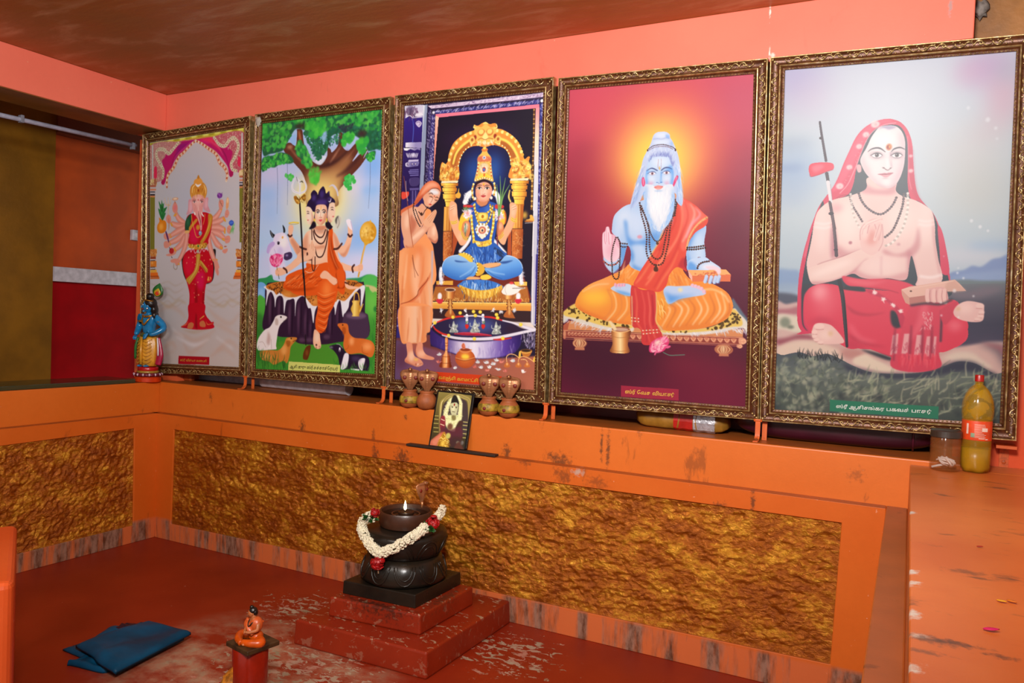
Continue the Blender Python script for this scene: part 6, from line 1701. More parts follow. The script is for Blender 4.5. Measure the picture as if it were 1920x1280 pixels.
ART4="""G|c8485e,b83c54,8a1e34,701a34,551630,481228,701c38|1|||0|358,-11 377,1301 -73,-117 825,-33 857,1310 -26,1388
E|8a2040|0.50|40.5||66.89,45.31,0|86,259
E|e05060|0.50|71.9||115.95,90.62,0|95,88
E|c0304a|0.60|89.9||147.16,135.94,0|153,574
E|b0486a|0.60|71.9||115.95,113.28,0|685,100
E|8c3456|0.60|67.4||80.27,145,0|714,393
E|571a34|0.70|53.9||84.73,108.75,0|694,580
E|6c1a36|0.50|40.5||62.43,54.37,0|660,558
E|7a2036|0.50|53.9||57.97,135.94,0|63,618
E|8c1c34|0.50|71.9||115.95,90.62,0|196,751
E|dc5448|0.65|134.9||240.81,253.75,0|393,291
E|ee9050|0.90|94.4||187.3,199.37,0|393,291
E|f0b458|0.90|76.4||151.62,167.65,0|394,308
E|f2d848|0.90|49.4||102.57,117.81,0|390,317
E|3c1228|0.70|85.4||187.3,117.81,0|170,1145
E|7c1a36|0.70|80.9||156.08,126.87,0|629,1164
E|8a2038|0.40|45||89.19,54.37,0|500,1100
E|551430|0.50|45||71.35,135.94,0|706,898
P|5c7484|0.90|2.7|||701,853 717,873 743,909 764,937 764,954 735,930 701,890
P|b9b49c|1|2.7|||-1,930 28,915 57,892 63,919 19,938
p|d08858|1||||25,965 745,971 743,1000 12,1002
p|b05a40|1||||1,984 30,962 21,1006 2,1006
p|8a3c34|1||||2,1006 741,1002 744,1028 5,1034
L|e09a70|1|0.9||3.15|2,1006 250,1005 519,1004 745,1002
L|d08868|1|0.9||2.7|5,1034 251,1033 519,1030 726,1029
L|c87858|0.80|0.9||2.7|5,1041 251,1039 519,1035 726,1035
E|d08a68|1|0.9||7.58,7.7,0|29,1018
E|8a3c34|1|0.9||4.91,4.08,0|29,1018
E|e8b088|1|0.9||3.12,2.27,0|27,1016
E|d08a68|1|0.9||7.58,7.7,0|45,1018
E|8a3c34|1|0.9||4.91,4.08,0|45,1018
E|e8b088|1|0.9||3.12,2.27,0|43,1016
E|d08a68|1|0.9||7.58,7.7,0|60,1018
E|8a3c34|1|0.9||4.91,4.08,0|60,1018
E|e8b088|1|0.9||3.12,2.27,0|58,1016
E|d08a68|1|0.9||7.58,7.7,0|76,1018
E|8a3c34|1|0.9||4.91,4.08,0|76,1018
E|e8b088|1|0.9||3.12,2.27,0|74,1016
E|d08a68|1|0.9||7.58,7.7,0|91,1018
E|8a3c34|1|0.9||4.91,4.08,0|91,1018
E|e8b088|1|0.9||3.12,2.27,0|89,1016
E|d08a68|1|0.9||7.58,7.7,0|107,1018
E|8a3c34|1|0.9||4.91,4.08,0|107,1018
E|e8b088|1|0.9||3.12,2.27,0|105,1016
E|d08a68|1|0.9||7.58,7.7,0|122,1018
E|8a3c34|1|0.9||4.91,4.08,0|122,1018
E|e8b088|1|0.9||3.12,2.27,0|120,1015
E|d08a68|1|0.9||7.58,7.7,0|137,1018
E|8a3c34|1|0.9||4.91,4.08,0|137,1018
E|e8b088|1|0.9||3.12,2.27,0|135,1015
E|d08a68|1|0.9||7.58,7.7,0|152,1018
E|8a3c34|1|0.9||4.91,4.08,0|152,1018
E|e8b088|1|0.9||3.12,2.27,0|151,1015
E|d08a68|1|0.9||7.58,7.7,0|168,1018
E|8a3c34|1|0.9||4.91,4.08,0|168,1018
E|e8b088|1|0.9||3.12,2.27,0|166,1015
E|d08a68|1|0.9||7.58,7.7,0|183,1018
E|8a3c34|1|0.9||4.91,4.08,0|183,1018
E|e8b088|1|0.9||3.12,2.27,0|181,1015
E|d08a68|1|0.9||7.58,7.7,0|198,1018
E|8a3c34|1|0.9||4.91,4.08,0|198,1018
E|e8b088|1|0.9||3.12,2.27,0|196,1015
E|d08a68|1|0.9||7.58,7.7,0|213,1018
E|8a3c34|1|0.9||4.91,4.08,0|213,1018
E|e8b088|1|0.9||3.12,2.27,0|211,1015
P|c87a5c|1|0.9|||294,1011 317,1011 315,1023 306,1028
L|eab48c|1|0.9||2.25|295,1013 306,1025 316,1013
P|c87a5c|1|0.9|||322,1011 345,1011 343,1023 334,1028
L|eab48c|1|0.9||2.25|323,1012 334,1024 345,1012
P|c87a5c|1|0.9|||406,1011 429,1010 426,1022 418,1027
L|eab48c|1|0.9||2.25|406,1012 417,1024 428,1012
P|c87a5c|1|0.9|||433,1010 456,1010 454,1022 445,1027
L|eab48c|1|0.9||2.25|434,1012 445,1023 455,1012
P|c87a5c|1|0.9|||460,1010 483,1010 481,1022 472,1027
L|eab48c|1|0.9||2.25|461,1012 472,1023 482,1012
P|c87a5c|1|0.9|||487,1010 510,1010 508,1022 499,1026
L|eab48c|1|0.9||2.25|488,1012 499,1023 509,1011
P|c87a5c|1|0.9|||514,1010 537,1010 535,1022 526,1026
L|eab48c|1|0.9||2.25|515,1012 526,1023 536,1011
P|c87a5c|1|0.9|||541,1010 563,1009 561,1021 553,1026
L|eab48c|1|0.9||2.25|542,1011 553,1023 563,1011
P|c87a5c|1|0.9|||568,1010 590,1009 588,1021 579,1026
L|eab48c|1|0.9||2.25|569,1011 579,1023 589,1011
P|c87a5c|1|0.9|||594,1009 616,1009 614,1021 606,1025
L|eab48c|1|0.9||2.25|595,1011 605,1022 615,1011
P|c87a5c|1|0.9|||620,1009 642,1009 640,1021 632,1025
L|eab48c|1|0.9||2.25|621,1011 632,1022 641,1011
P|c87a5c|1|0.9|||646,1009 668,1009 666,1020 658,1025
L|eab48c|1|0.9||2.25|647,1011 658,1022 667,1010
P|c87a5c|1|0.9|||672,1009 694,1009 692,1021 683,1025
L|eab48c|1|0.9||2.25|673,1011 683,1022 693,1011
P|c87a5c|1|0.9|||698,1009 719,1008 717,1020 709,1025
L|eab48c|1|0.9||2.25|699,1010 709,1021 719,1010
E|d08a68|1|1.3||7.14,13.59,0|8,1020
E|c87a5c|1|0.9||6.24,6.34,0|8,1034
P|d89878|1|0.9|||729,1005 749,1004 758,1016 746,1027 730,1025
L|eab48c|1|0.9||3.6|737,1013 750,1010 754,1020 744,1025 740,1019
E|d09070|1|0.9||11.59,8.16,0|732,1035
L|eab48c|1|0.9||2.7|726,1038 736,1031 740,1037 732,1042
E|b06848|1|0.9||31.22,19.94,0|77,1056|k
L|e0b080|1|1.3||4.05|65,1039 50,1057 66,1073
L|7c3830|0.80|0.9||2.25|69,1039 57,1057 70,1073
L|e0b080|1|1.3||4.05|71,1039 64,1056 72,1073
L|7c3830|0.80|0.9||2.25|75,1039 71,1056 76,1073
L|e0b080|1|1.3||4.05|77,1039 77,1056 78,1073
L|7c3830|0.80|0.9||2.25|80,1038 84,1055 81,1072
L|e0b080|1|1.3||4.05|83,1038 91,1055 84,1072
L|7c3830|0.80|0.9||2.25|86,1038 98,1055 87,1072
L|e0b080|1|1.3||4.05|89,1038 104,1054 90,1072
L|7c3830|0.80|0.9||2.25|92,1038 111,1054 93,1072
p|c07a58|1|0.9|||57,1074 99,1072 100,1083 56,1084
p|c07a58|1|0.9|||50,1036 103,1035 101,1039 53,1041
E|f0d8a8|0.60|4.5||7.14,11.78,0|75,1053
E|b06848|1|0.9||35.68,19.94,0|672,1051|k
L|e0b080|1|1.3||4.05|662,1036 649,1052 663,1067
L|7c3830|0.80|0.9||2.25|665,1035 655,1052 666,1067
L|e0b080|1|1.3||4.05|667,1035 661,1051 668,1067
L|7c3830|0.80|0.9||2.25|670,1035 667,1051 671,1067
L|e0b080|1|1.3||4.05|672,1035 672,1051 673,1067
L|7c3830|0.80|0.9||2.25|675,1035 678,1051 676,1066
L|e0b080|1|1.3||4.05|677,1035 684,1050 678,1066
L|7c3830|0.80|0.9||2.25|680,1035 690,1050 681,1066
L|e0b080|1|1.3||4.05|682,1035 696,1050 683,1066
L|7c3830|0.80|0.9||2.25|685,1034 701,1049 686,1066
p|c07a58|1|0.9|||655,1068 691,1066 692,1076 654,1077
p|c07a58|1|0.9|||649,1033 695,1032 693,1036 651,1037
E|f0d8a8|0.60|4.5||7.14,11.78,0|670,1049
P|d8d0c0|1|1.3|||0,934 38,915 67,919 164,951 295,972 305,998 268,991 213,998 156,991 108,980 59,968 25,958 1,975
P|e0c060|1|1.8|||4,925 57,892 106,922 193,959 295,972 296,985 231,986 165,977 88,958 39,951 5,943
P|d8d0c4|1|1.3|||431,988 561,979 645,959 702,894 727,910 760,946 757,987 744,967 704,973 654,987 562,1000 431,1003
P|dcbc60|1|1.8|||431,988 561,979 637,959 686,924 702,894 727,914 740,955 687,965 625,980 518,993 435,996
S|e4e4e8,c8ccd8|0.80|0.9||3,60,20.68,3.15,2.2,0.4|10,952 108,971 212,989 296,990 296,998 156,996 20,965
S|e4e4e8,c8ccd8|0.80|0.9||4,70,17.98,3.15,1,0.5|431,993 561,989 654,975 736,955 757,979 646,988 518,1000
F|503818,3c2810|0.90|0.9||5,46,3.6,7.64|9,925 62,896 106,926 193,963 291,973 286,982 165,971 39,944
F|503818,3c2810|0.90|0.9||6,55,3.6,7.64|435,990 561,981 641,959 702,903 736,939 687,961 561,989
P|e88c38|1||||52,897 59,869 80,837 117,810 173,787 224,764 261,746 288,724 334,736 424,744 489,731 512,760 539,785 599,793 650,813 684,837 701,869 702,894 686,928 645,954 582,974 518,983 440,988 412,968 295,970 230,966 155,951 97,931 65,914
E|f4c040|0.90|22.5|c|66.89,36.25,0|138,863
P|f0b070|0.60|15.3|c||227,788 221,799 199,813 166,826 132,834 104,836 92,830 98,819 121,805 154,792 188,784 215,783
P|d87030|0.70|6.3|c||77,927 164,955 295,972 295,964 183,946 96,918 67,901
P|d06c30|0.60|10.8|c||431,984 561,977 645,954 694,911 702,894 669,924 603,952 474,965
L|d88040|0.70|2.7|c|5.39|194,835 211,870 210,914 174,959
L|f0d8a8|0.70|2.7|c|5.39|213,835 229,869 229,913 193,959
L|d88040|0.70|2.7|c|5.39|236,834 253,869 252,913 216,958
L|f0d8a8|0.70|2.7|c|5.39|259,834 276,868 275,912 239,957
L|d88040|0.70|2.7|c|5.39|277,833 294,868 293,911 258,956
L|f0d0a0|0.65|2.7|c|3.6,8.09,3.6|423,886 457,906 422,980
L|c86c30|0.65|2.7|c|3.6,8.09,3.6|447,879 479,905 444,977
L|f4e0c0|0.65|2.7|c|3.6,8.09,3.6|475,872 505,905 470,973
L|f0d0a0|0.65|2.7|c|3.6,8.09,3.6|503,866 531,904 496,970
L|c86c30|0.65|2.7|c|3.6,8.09,3.6|530,859 556,903 522,966
L|f4e0c0|0.65|2.7|c|3.6,8.09,3.6|558,852 582,902 548,962
L|f0d0a0|0.65|2.7|c|3.6,8.09,3.6|585,846 607,901 573,959
L|c86c30|0.65|2.7|c|3.6,8.09,3.6|612,839 633,901 599,955
L|f4e0c0|0.65|2.7|c|3.6,8.09,3.6|634,833 654,900 620,952
L|f0d0a0|0.65|2.7|c|3.6,8.09,3.6|657,827 674,899 641,949
L|c86c30|0.65|2.7|c|3.6,8.09,3.6|675,820 691,899 657,946
L|f4dcb0|0.70|3.6|c|6.29|557,831 620,821 667,841 689,870
L|f4dcb0|0.50|2.7|c|4.5|84,842 141,814 198,808
L|d87838|0.60|2.2|c|4.5|189,831 227,839 287,850
S|f0c080,d07030|0.50|1.3||7,26,53.94,4.05,-1.1,0.3|252,755 288,728 334,741 317,789 263,807 225,795
S|f0c080,d07030|0.50|1.3||8,26,58.44,4.05,1.1,0.3|459,739 507,752 534,785 513,803 452,808 434,787
P|e89838|1|1.3|||396,848 436,851 448,889 437,915 412,951 402,908
S|f4e0a0,c87028|0.70|0.9||9,14,35.96,3.15,1.2,0.4|400,852 440,864 442,902 411,933
P|b8cce8|1|0.9|||208,824 235,808 263,805 291,811 298,833 292,854 264,851 227,839 210,830
P|5c9cdc|0.80|4.5|||226,834 264,838 292,846 292,855 255,850
S|d87898|0.60|0.9||3,8,13.49,2.25,1.2,0.3|226,808 263,805 263,816 226,821
E|e8a8bc|1|0.9||5.35,7.25,0|226,811
L|b8506c|0.80|0.7||1.35|231,808 230,817
E|e8a8bc|1|0.9||5.35,7.25,0|240,812
L|b8506c|0.80|0.7||1.35|245,808 244,816
E|e8a8bc|1|0.9||5.35,7.25,0|251,812
L|b8506c|0.80|0.7||1.35|256,807 256,816
E|e8a8bc|1|0.9||5.35,7.25,0|263,811
L|b8506c|0.80|0.7||1.35|268,807 267,816
P|b4c8e8|1|0.9|||428,830 443,812 479,812 535,809 569,810 595,830 591,843 540,853 493,863 463,880 448,881 436,860
P|4c90dc|0.85|8.1|||431,834 445,859 454,881 493,863 557,846 497,850 458,846
E|e8d8a0|0.80|3.6||9.81,8.16,0|496,826
E|e0b8cc|1|0.9||7.58,7.7,0|544,808
L|b05878|0.70|0.7||1.35|549,805 549,813
E|e0b8cc|1|0.9||7.58,7.7,0|556,811
L|b05878|0.70|0.7||1.35|562,808 562,816
E|e0b8cc|1|0.9||7.58,7.7,0|569,815
L|b05878|0.70|0.7||1.35|575,812 575,820
E|e0b8cc|1|0.9||7.58,7.7,0|580,820
L|b05878|0.70|0.7||1.35|586,817 585,825
E|e0b8cc|1|0.9||7.58,7.7,0|590,831
L|b05878|0.70|0.7||1.35|596,827 595,835
P|a8c4e8|1||||326,472 299,481 263,489 231,510 211,536 205,580 208,602 239,629 245,655 241,699 223,726 210,761 251,730 272,655 287,673 288,708 284,730 307,747 362,755 423,698 464,613 524,579 589,571 586,639 592,698 562,698 550,740 525,749 517,698 509,638 470,484 416,462 371,460
E|d4e0f0|0.80|22.5|c|35.68,49.84,0|255,541
E|c8d8ee|0.80|22.5|c|40.13,54.37,0|311,568
E|c0d4ee|0.60|18|c|26.76,54.37,0|332,664
P|4c8cd8|0.80|7.2|c||255,550 269,559 276,612 304,634 349,629 359,647 304,647 281,655 267,620
P|3c80d0|0.80|7.2|c||281,655 301,690 297,734 316,751 362,751 316,738 288,708
P|5090d8|0.80|13.5|c||349,612 402,595 420,612 377,673 359,673
P|4488d4|0.80|8.1|c||584,571 533,588 517,639 520,672 551,605
P|4c90d8|0.70|6.3|c||518,672 529,740 563,736 537,715
E|c8dcf0|0.70|11.7|c|17.84,67.97,0|566,672
P|4a8cd6|0.70|5.4|c||240,655 272,655 260,717 224,761 215,761 242,717
E|d88898|0.80|2.7||10.7,7.25,0|324,617
E|c8d8f0|0.60|9|c|13.38,36.25,0|229,602
P|e8c8d4|1|0.9|||164,611 168,598 175,593 179,578 186,574 192,578 199,602 210,607 225,618 239,638 243,673 237,704 214,730 186,726 171,700 165,655
E|e09cb0|0.60|12.6|c|22.3,31.72,0|203,673
L|d06880|1|0.7||1.8|173,598 174,629 179,646
L|d06880|1|0.7||1.8|190,598 192,629 195,647
L|d06880|1|0.7||1.8|206,607 208,638 207,655
L|d06880|0.70|0.7||1.8|179,580 181,602 183,638
P|e0a8bc|1|1.3|||210,607 227,620 239,642 240,664 226,651 213,629
L|b85878|0.60|0.9||1.8|164,611 165,655 171,700 186,726
P|b0ccea|1|1.8|||171,700 181,735 206,761 220,761 242,726 246,699 223,717 195,717
E|7cb0e4|0.70|6.3||13.38,18.12,0|224,744
P|d84838|1||||478,463 504,468 548,495 579,525 597,542 597,563 584,580 551,601 526,639 514,690 507,724 520,753 481,737 451,767 439,810 409,836 346,825 304,812 317,777 334,747 369,694 403,638 420,591 445,544 466,501
P|e87060|0.70|4.5|c||482,468 517,481 561,512 592,542 567,563 542,579 517,639 510,673 492,655 498,570
L|ee8868|0.70|3.1|c|3.6,9.89,6.29|487,476 497,528 486,604 448,673 406,724 362,785
L|c83830|0.70|3.1|c|3.6,9.89,6.29|504,477 519,537 499,604 466,690 424,759 390,819
L|f0b0a0|0.70|3.1|c|3.6,9.89,6.29|526,486 545,528 525,588 500,638
L|e8a0b0|0.70|3.1|c|3.6,9.89,6.29|548,503 566,533 533,571 513,621
L|c03028|0.70|3.1|c|3.6,9.89,6.29|475,506 463,570 421,647 379,716 335,777
L|f08860|0.70|3.1|c|3.6,9.89,6.29|448,655 414,716 380,776 354,811
L|e87850|0.70|3.1|c|3.6,9.89,6.29|484,673 459,733 425,784 400,828
L|ee8058|0.70|3.1|c|3.6,9.89,6.29|404,673 370,725 335,777 313,804
L|e0b878|0.90|1.8||7.19|596,542 571,558 546,584 526,622 516,664
S|a07838|0.80|0.7||9,20,8.09,2.25,0.8,0.4|592,542 567,558 546,584 521,630 526,639 551,592 592,550
L|d8b070|0.90|1.3||5.39|420,591 403,638 378,681 369,699
P|a82030|0.70|3.6|||506,698 524,736 520,753 503,741 485,732
P|c83838|1||||293,820 309,815 337,828 391,835 401,882 399,951 413,981 431,1010 414,1036 374,1049 345,1042 341,997 327,982 304,976 293,911
L|e86850|0.70|2.2|c|4.5,7.19,4.5|309,824 320,884 322,954 355,1005
L|e05850|0.70|2.2|c|4.5,7.19,4.5|337,832 352,892 354,961 379,1038
L|ea7060|0.70|2.2|c|4.5,7.19,4.5|364,836 375,900 376,961 400,1020
L|a82030|0.70|2.2|c|4.5,7.19,4.5|302,885 309,963
L|a02030|0.70|2.2|c|4.5,7.19,4.5|382,848 389,926 390,969
L|a82838|0.70|2.2|c|4.5,7.19,4.5|363,970 365,1039
D|f0e8c8,d87848|0.90|||2.7,7.19|299,942 331,945
D|f0e8c8,d87848|0.90|||2.7,7.19|300,955 331,957
D|f0e8c8,d87848|0.90|||2.7,7.19|348,992 417,985
D|f0e8c8,d87848|0.90|||2.7,7.19|350,1005 420,995
L|dcc890|0.80|1.3||4.5|297,855 301,924 301,972
L|e0c888|0.80|1.3||4.5|398,839 402,908 401,951 424,984 431,1010
G|8a4c28,e0a060,f4dca0,d08848,7c4024|1|||1|214,1046 293,1042 215,997 250,1003 296,994 292,1025 286,1051 294,1081 252,1088 211,1083 221,1050
E|8a4830|1|0.9||39.24,10.87,0|255,991
E|c8a088|1|1.3||32.11,7.25,0|255,991
L|f0c080|1|0.9||3.15|215,996 231,1001 256,1002 278,999 295,992
P|e8d0a0|1|1.3|||202,961 216,962 236,988 231,997 222,993
L|a06838|0.70|0.9||2.25|220,1021 251,1025 292,1018
L|a06838|0.70|0.9||2.25|215,1077 252,1080 291,1074
P|d83870|1|0.9|||375,1060 383,1038 401,1024 423,1014 445,1013 456,1030 452,1047 433,1070 406,1075 380,1077
S|f4c0cc,f0a0b8,e87098|0.80|0.9||12,60,22.48,5.84,-1,0.9|379,1064 405,1032 432,1023 450,1035 424,1070 389,1076
P|f0e0c8|0.70|5.4|||426,1029 426,1034 421,1040 414,1045 405,1048 398,1047 394,1044 394,1039 398,1033 406,1028 414,1025 422,1026
P|e05888|1|0.9|||441,1052 459,1046 463,1051 450,1058
P|e05888|1|0.9|||406,1075 402,1086 397,1087 400,1076
L|5c9478|1|0.9||2.7|433,1074 460,1084 490,1082 521,1079
D|40201c,582c24|1|||4.05,9.44|320,481 328,525 345,577 353,621 353,673 365,707 388,729 419,724 431,694 443,638 450,570 466,510 476,463
D|40201c,582c24|1|||4.05,9.44|327,494 347,542 362,595 366,655 378,694 401,706 418,690 426,651 437,587 453,535 466,497
D|48241c|1|||3.15,7.19|327,503 356,560 369,603 390,634 412,625 433,578 445,548
D|40201c|1|||4.05,8.99|467,471 462,518 449,544
D|40201c|1|||4.05,8.99|480,463 470,497 465,540
P|502818|1|0.9|||388,737 401,737 404,752 395,756 386,751
D|50281c|1|||4.5,7.19|392,729 395,737
E|58301c|1|||5.8,5.89,0|398,643
D|38180f,50281c|1|||3.6,8.99|244,643 258,644 277,646
D|38180f,50281c|1|||3.6,8.99|245,655 258,658 277,655
D|38180f,50281c|1|||4.05,8.99|520,660 552,658 591,652
D|38180f,50281c|1|||4.05,8.99|519,668 553,667 591,661
D|b05848,602c24|1|||4.05,8.09|174,717 195,731 223,728 237,715
D|3c1c18|1|||3.6,8.09|223,620 212,655 206,700 210,735 213,770 225,788 239,779 242,726 243,673 239,638 229,616
P|b8d0ee|1||||523,749 524,715 549,702 592,698 613,712 631,723 652,739 652,760 632,760 563,753
P|4c90da|0.80|5.4|c||523,749 528,715 554,727 563,753
E|e8e4ee|0.80|7.2|c|26.76,11.78,0|606,735
D|40201c,582c24|1|||4.05,8.09|562,740 567,727 584,717 613,712
p|e8a868|1||||524,747 542,770 692,763 673,744 639,743 597,748
p|d87048|1||||542,770 692,763 691,790 543,793
p|e8b0a0|1||||524,747 542,770 543,793 530,774
S|c04830|0.90|0.7||5,26,11.69,2.25,1.5,1.4|551,757 640,750 640,760 555,766
P|e4ccd8|1|1.3|||593,735 622,731 648,739 653,756 644,764 631,748 610,745
L|b8ccec|1|0.9||13.49|599,769 596,782 592,795
L|5c90d4|0.80|1.3||3.15|604,777 598,798
L|b8ccec|1|0.9||13.49|618,771 615,783 611,797
L|5c90d4|0.80|1.3||3.15|623,779 617,800
L|b8ccec|1|0.9||13.49|635,771 632,783 628,797
L|5c90d4|0.80|1.3||3.15|640,779 634,800
L|b8ccec|1|0.9||13.49|648,768 645,781 641,794
L|5c90d4|0.80|1.3||3.15|652,777 647,798
P|b8c8e8|1||||343.2,275.2 359,243.8 370.5,210.3 386.8,199.2 407.4,198.4 423.9,201.4 436.4,212.1 438.8,224.1 449.4,240.6 464.5,273.1 475.5,305.3 482.7,345.2 488.1,394.7 494.4,444.2 496.5,483.6 488.8,495.3 470.1,475.1 459.1,443.2 347.9,440.2 321.6,471.7 301.2,495.4 279.1,499 287.4,458.7 300.8,408.6 316.3,362.7 325.6,318.7 331.3,298.8
P|88b0e4|0.60|6.2|c||300.8,408.6 320.7,368.9 327.6,389.3 318.2,429.3 312.8,459.4 294.6,487.2 283.2,497.1
P|88b0e4|0.60|6.2|c||477.2,364.7 485.8,384.8 495,463.9 488.7,491.4 471.8,463.3
S|8898cc,e8ecf8|0.60|0.6||2,50,53.94,2.07,1.9,0.15|319.9,338.6 340.3,319.3 329.4,379.3 314.3,439.2 288,479 293.2,438.6
S|8cb4e8,e8f0f8|0.60|0.6||3,50,53.94,2.07,1.35,0.15|459.3,304.6 480.7,345.1 488.9,424.3 491.9,463.8 477.6,453.6 465.5,384.1
E|dfe8f4|0.80|8.3|c|26.76,10.46,0|401.6,212.1
L|8c98cc|0.70|1.7||3.32|368.9,226.3 387.5,225.3 404.1,228.2 424.5,223.4 434.8,227.9
E|dce8f2|0.70|6.2|c|34.99,8.37,0|402.4,240.1
P|7ca8e8|0.70|2.9|c||420,211.1 434.5,215.9 435.8,226 422.4,223.2
E|7ca8e8|0.50|4.1|c|6.17,10.46,0|445.6,248.4
D|48242c|1|||2.49,6.22|347.2,267.3 367.6,254.3 388.2,250.4 408.8,250 429.4,254.5 450,262.5 462.5,273
D|70404c|1|||2.07,5.81|349.4,271.5 371.9,260.5 392.5,257.2 413.1,257.6 433.7,261.7 450.3,270.4
E|48242c|1|||2.88,4.6,0|346.8,270.3
E|38181f|1|||3.29,5.86,0|461.5,274
P|b4cdec|1||||352.6,311.8 360.5,298.1 385.5,299.2 414.3,298.6 439,303.7 447.7,323.9 456.6,354 457.4,383.8 454.3,419.3 438.7,442.7 377,441 347.2,416 339.9,379.6 345.1,343.6
E|d8e4f2|0.80|12.4|c|37.05,20.91,0|400.4,317.9
E|d8e2f0|0.80|8.3|c|14.41,16.73,0|367.2,386.6
E|d4e0f0|0.80|8.3|c|14.41,16.73,0|429.1,388.7
P|3c88e0|0.70|5|c||443.9,333.7 456.8,360 457.7,393.7 450.4,423.2 445.8,403.2 449,373.6 434.2,353.1 411.7,354.3 427.9,346.9
P|4c98e8|0.70|4.1|c||345.1,343.6 339.9,379.6 347.2,416 353,400.2 346.1,375.8 353.8,356
P|5c9ce8|0.70|2.9|c||403.6,357.9 409.8,360.2 406.6,391.9 413,402.1 402.8,403.8 403.1,377.9
E|d898b8|0.70|6.2|c|12.35,10.46,0|363.6,406.5
E|d898b8|0.70|6.2|c|10.29,10.46,0|429.5,406.6
S|6c70b8,8890cc,4c60b0|0.55|0.6||4,120,18.67,1.66,-1.5,0.5|352.7,315.8 360.5,296.1 385.2,291.2 414,290.6 434.7,295.5 447.3,312 456.2,340.1 448,335.8 439.1,309.6 414.3,300.6 373.1,300.7 356.9,318
S|e8f0f8,b8c4e4|0.60|0.6||5,60,22.82,1.66,-1.5,0.5|343.7,291.3 372.3,272.6 413.5,270.6 446.6,284.2 467.7,312.9 463.9,324.6 442.8,295.9 409.7,282.4 372.6,284.6 348.3,307.6
L|a86878|1|0.4||1.24|392.9,307.6 391.7,337.5 395,344.6 400.2,345.8 404.2,342 404.6,306.1
L|e0b040|1|0.8||3.73|397.9,337.8 399.2,349.8
P|f0ecf4|1|0.4|||355.7,364.1 364.3,358.8 376,359.7 381.9,365.1 368.8,370.6
E|8c6474|1|0.6||5.56,5.44,0|369,364.2
E|301828|1|0.4||2.47,2.51,0|369,364.2
L|2c3470|1|0.6||1.24,2.49,1.24|347.8,365 362.2,357.6 376.7,357.7 385.2,364.4
L|6c5c84|0.70|0.6||1.04|356.2,365.8 368.8,371.8 381.1,366.3
L|4078c8|0.60|0.8||1.04|351.8,356 368.3,352.6 382.9,356.3
P|f0ecf4|1|0.4|||414.6,363.3 423.1,358.1 434.6,358.9 440.4,364.3 427.5,369.8
E|8c6474|1|0.6||5.56,5.44,0|427.7,363.4
E|301828|1|0.4||2.47,2.51,0|427.7,363.4
L|2c3470|1|0.6||1.24,2.49,1.24|406.8,364.2 421,356.8 435.3,357 443.7,363.6
L|6c5c84|0.70|0.6||1.04|415.1,364.9 427.5,371 439.6,365.5
L|4078c8|0.60|0.8||1.04|410.7,355.2 427,351.9 441.4,355.6
L|34407c|1|0.8||1.66,4.56,3.73|344.4,352.7 361.8,343.3 374.3,344.8 390.1,353.4
L|34407c|1|0.8||4.15,4.56,1.66|405.5,353 419.6,343.6 436,342.9 450.4,349.8
L|3c5ca0|1|0.6||0.83,1.87,1.24|386.2,400.2 394.5,401.5 397.7,405.6 404.8,401.9 410.9,400.1
E|4070c0|1|0.6||2.47,1.46,0|389.3,401
E|4070c0|1|0.6||2.47,1.46,0|406.8,400.9
L|6c98d8|0.70|1||1.24|405.6,358 407.3,382 410.8,396.1
P|d83470|1|0.8|||326.4,383.2 333.6,377.4 340.5,399.8 336.7,413.7 330.4,413.5 325.8,399.3
P|d83470|1|0.8|||459.7,393.7 469.4,376.3 475.6,380.5 468,400 458.4,419.4 454.2,415.4
P|f0a0b8|0.80|1.2|||329.6,387.3 333.7,383.4 335.4,405.6 332.4,409.6
P|f0a0b8|0.80|1.2|||467.5,382.1 471.6,382.3 464,401.8
L|803060|0.80|0.6||1.24|469.3,374.3 476,380.5 471.8,392.2
P|d4dce8|1||||338,415 356,407 379,414 397,430 415,415 441,409 457,418 463,474 458,526 445,560 424,585 402,596 375,576 351,533 338,480
E|e8ecf2|0.90|27|c|49.05,72.5,0|394,486
P|88b4ea|0.70|7.2|c||338,415 352,424 354,480 364,533 393,585 365,567 336,502
P|88b4ea|0.70|7.2|c||459,423 451,440 448,504 432,568 454,543 465,483
S|6ca8ec,a8c8f0,88b8f0|0.70|0.9||6,150,26.97,1.8,1.57,0.5|335,436 346,437 355,511 388,572 401,576 436,534 453,448 463,440 462,517 433,577 402,598 360,554 336,489
S|f4f6fa,c0d0e8|0.50|0.9||7,90,35.96,1.8,1.57,0.2|352,424 442,427 440,525 401,576 369,524
P|e89088|1|0.9|||378,418 392,412 401,413 415,417 408,426 395,429 384,425
L|b04858|1|0.7||1.8|379,419 396,420 414,418
P|f0b0a0|0.70|1.3|||386,421 408,421 395,427
E|80a8d8|0.60|2.2||17.84,3.17,0|397,434
L|c8dcf0|0.80|1.8||5.39|361,415 379,407 394,407
L|c8dcf0|0.80|1.8||5.39|397,407 415,408 437,418
p|a02840|1||||262,1217 500,1215 501,1259 263,1262"""
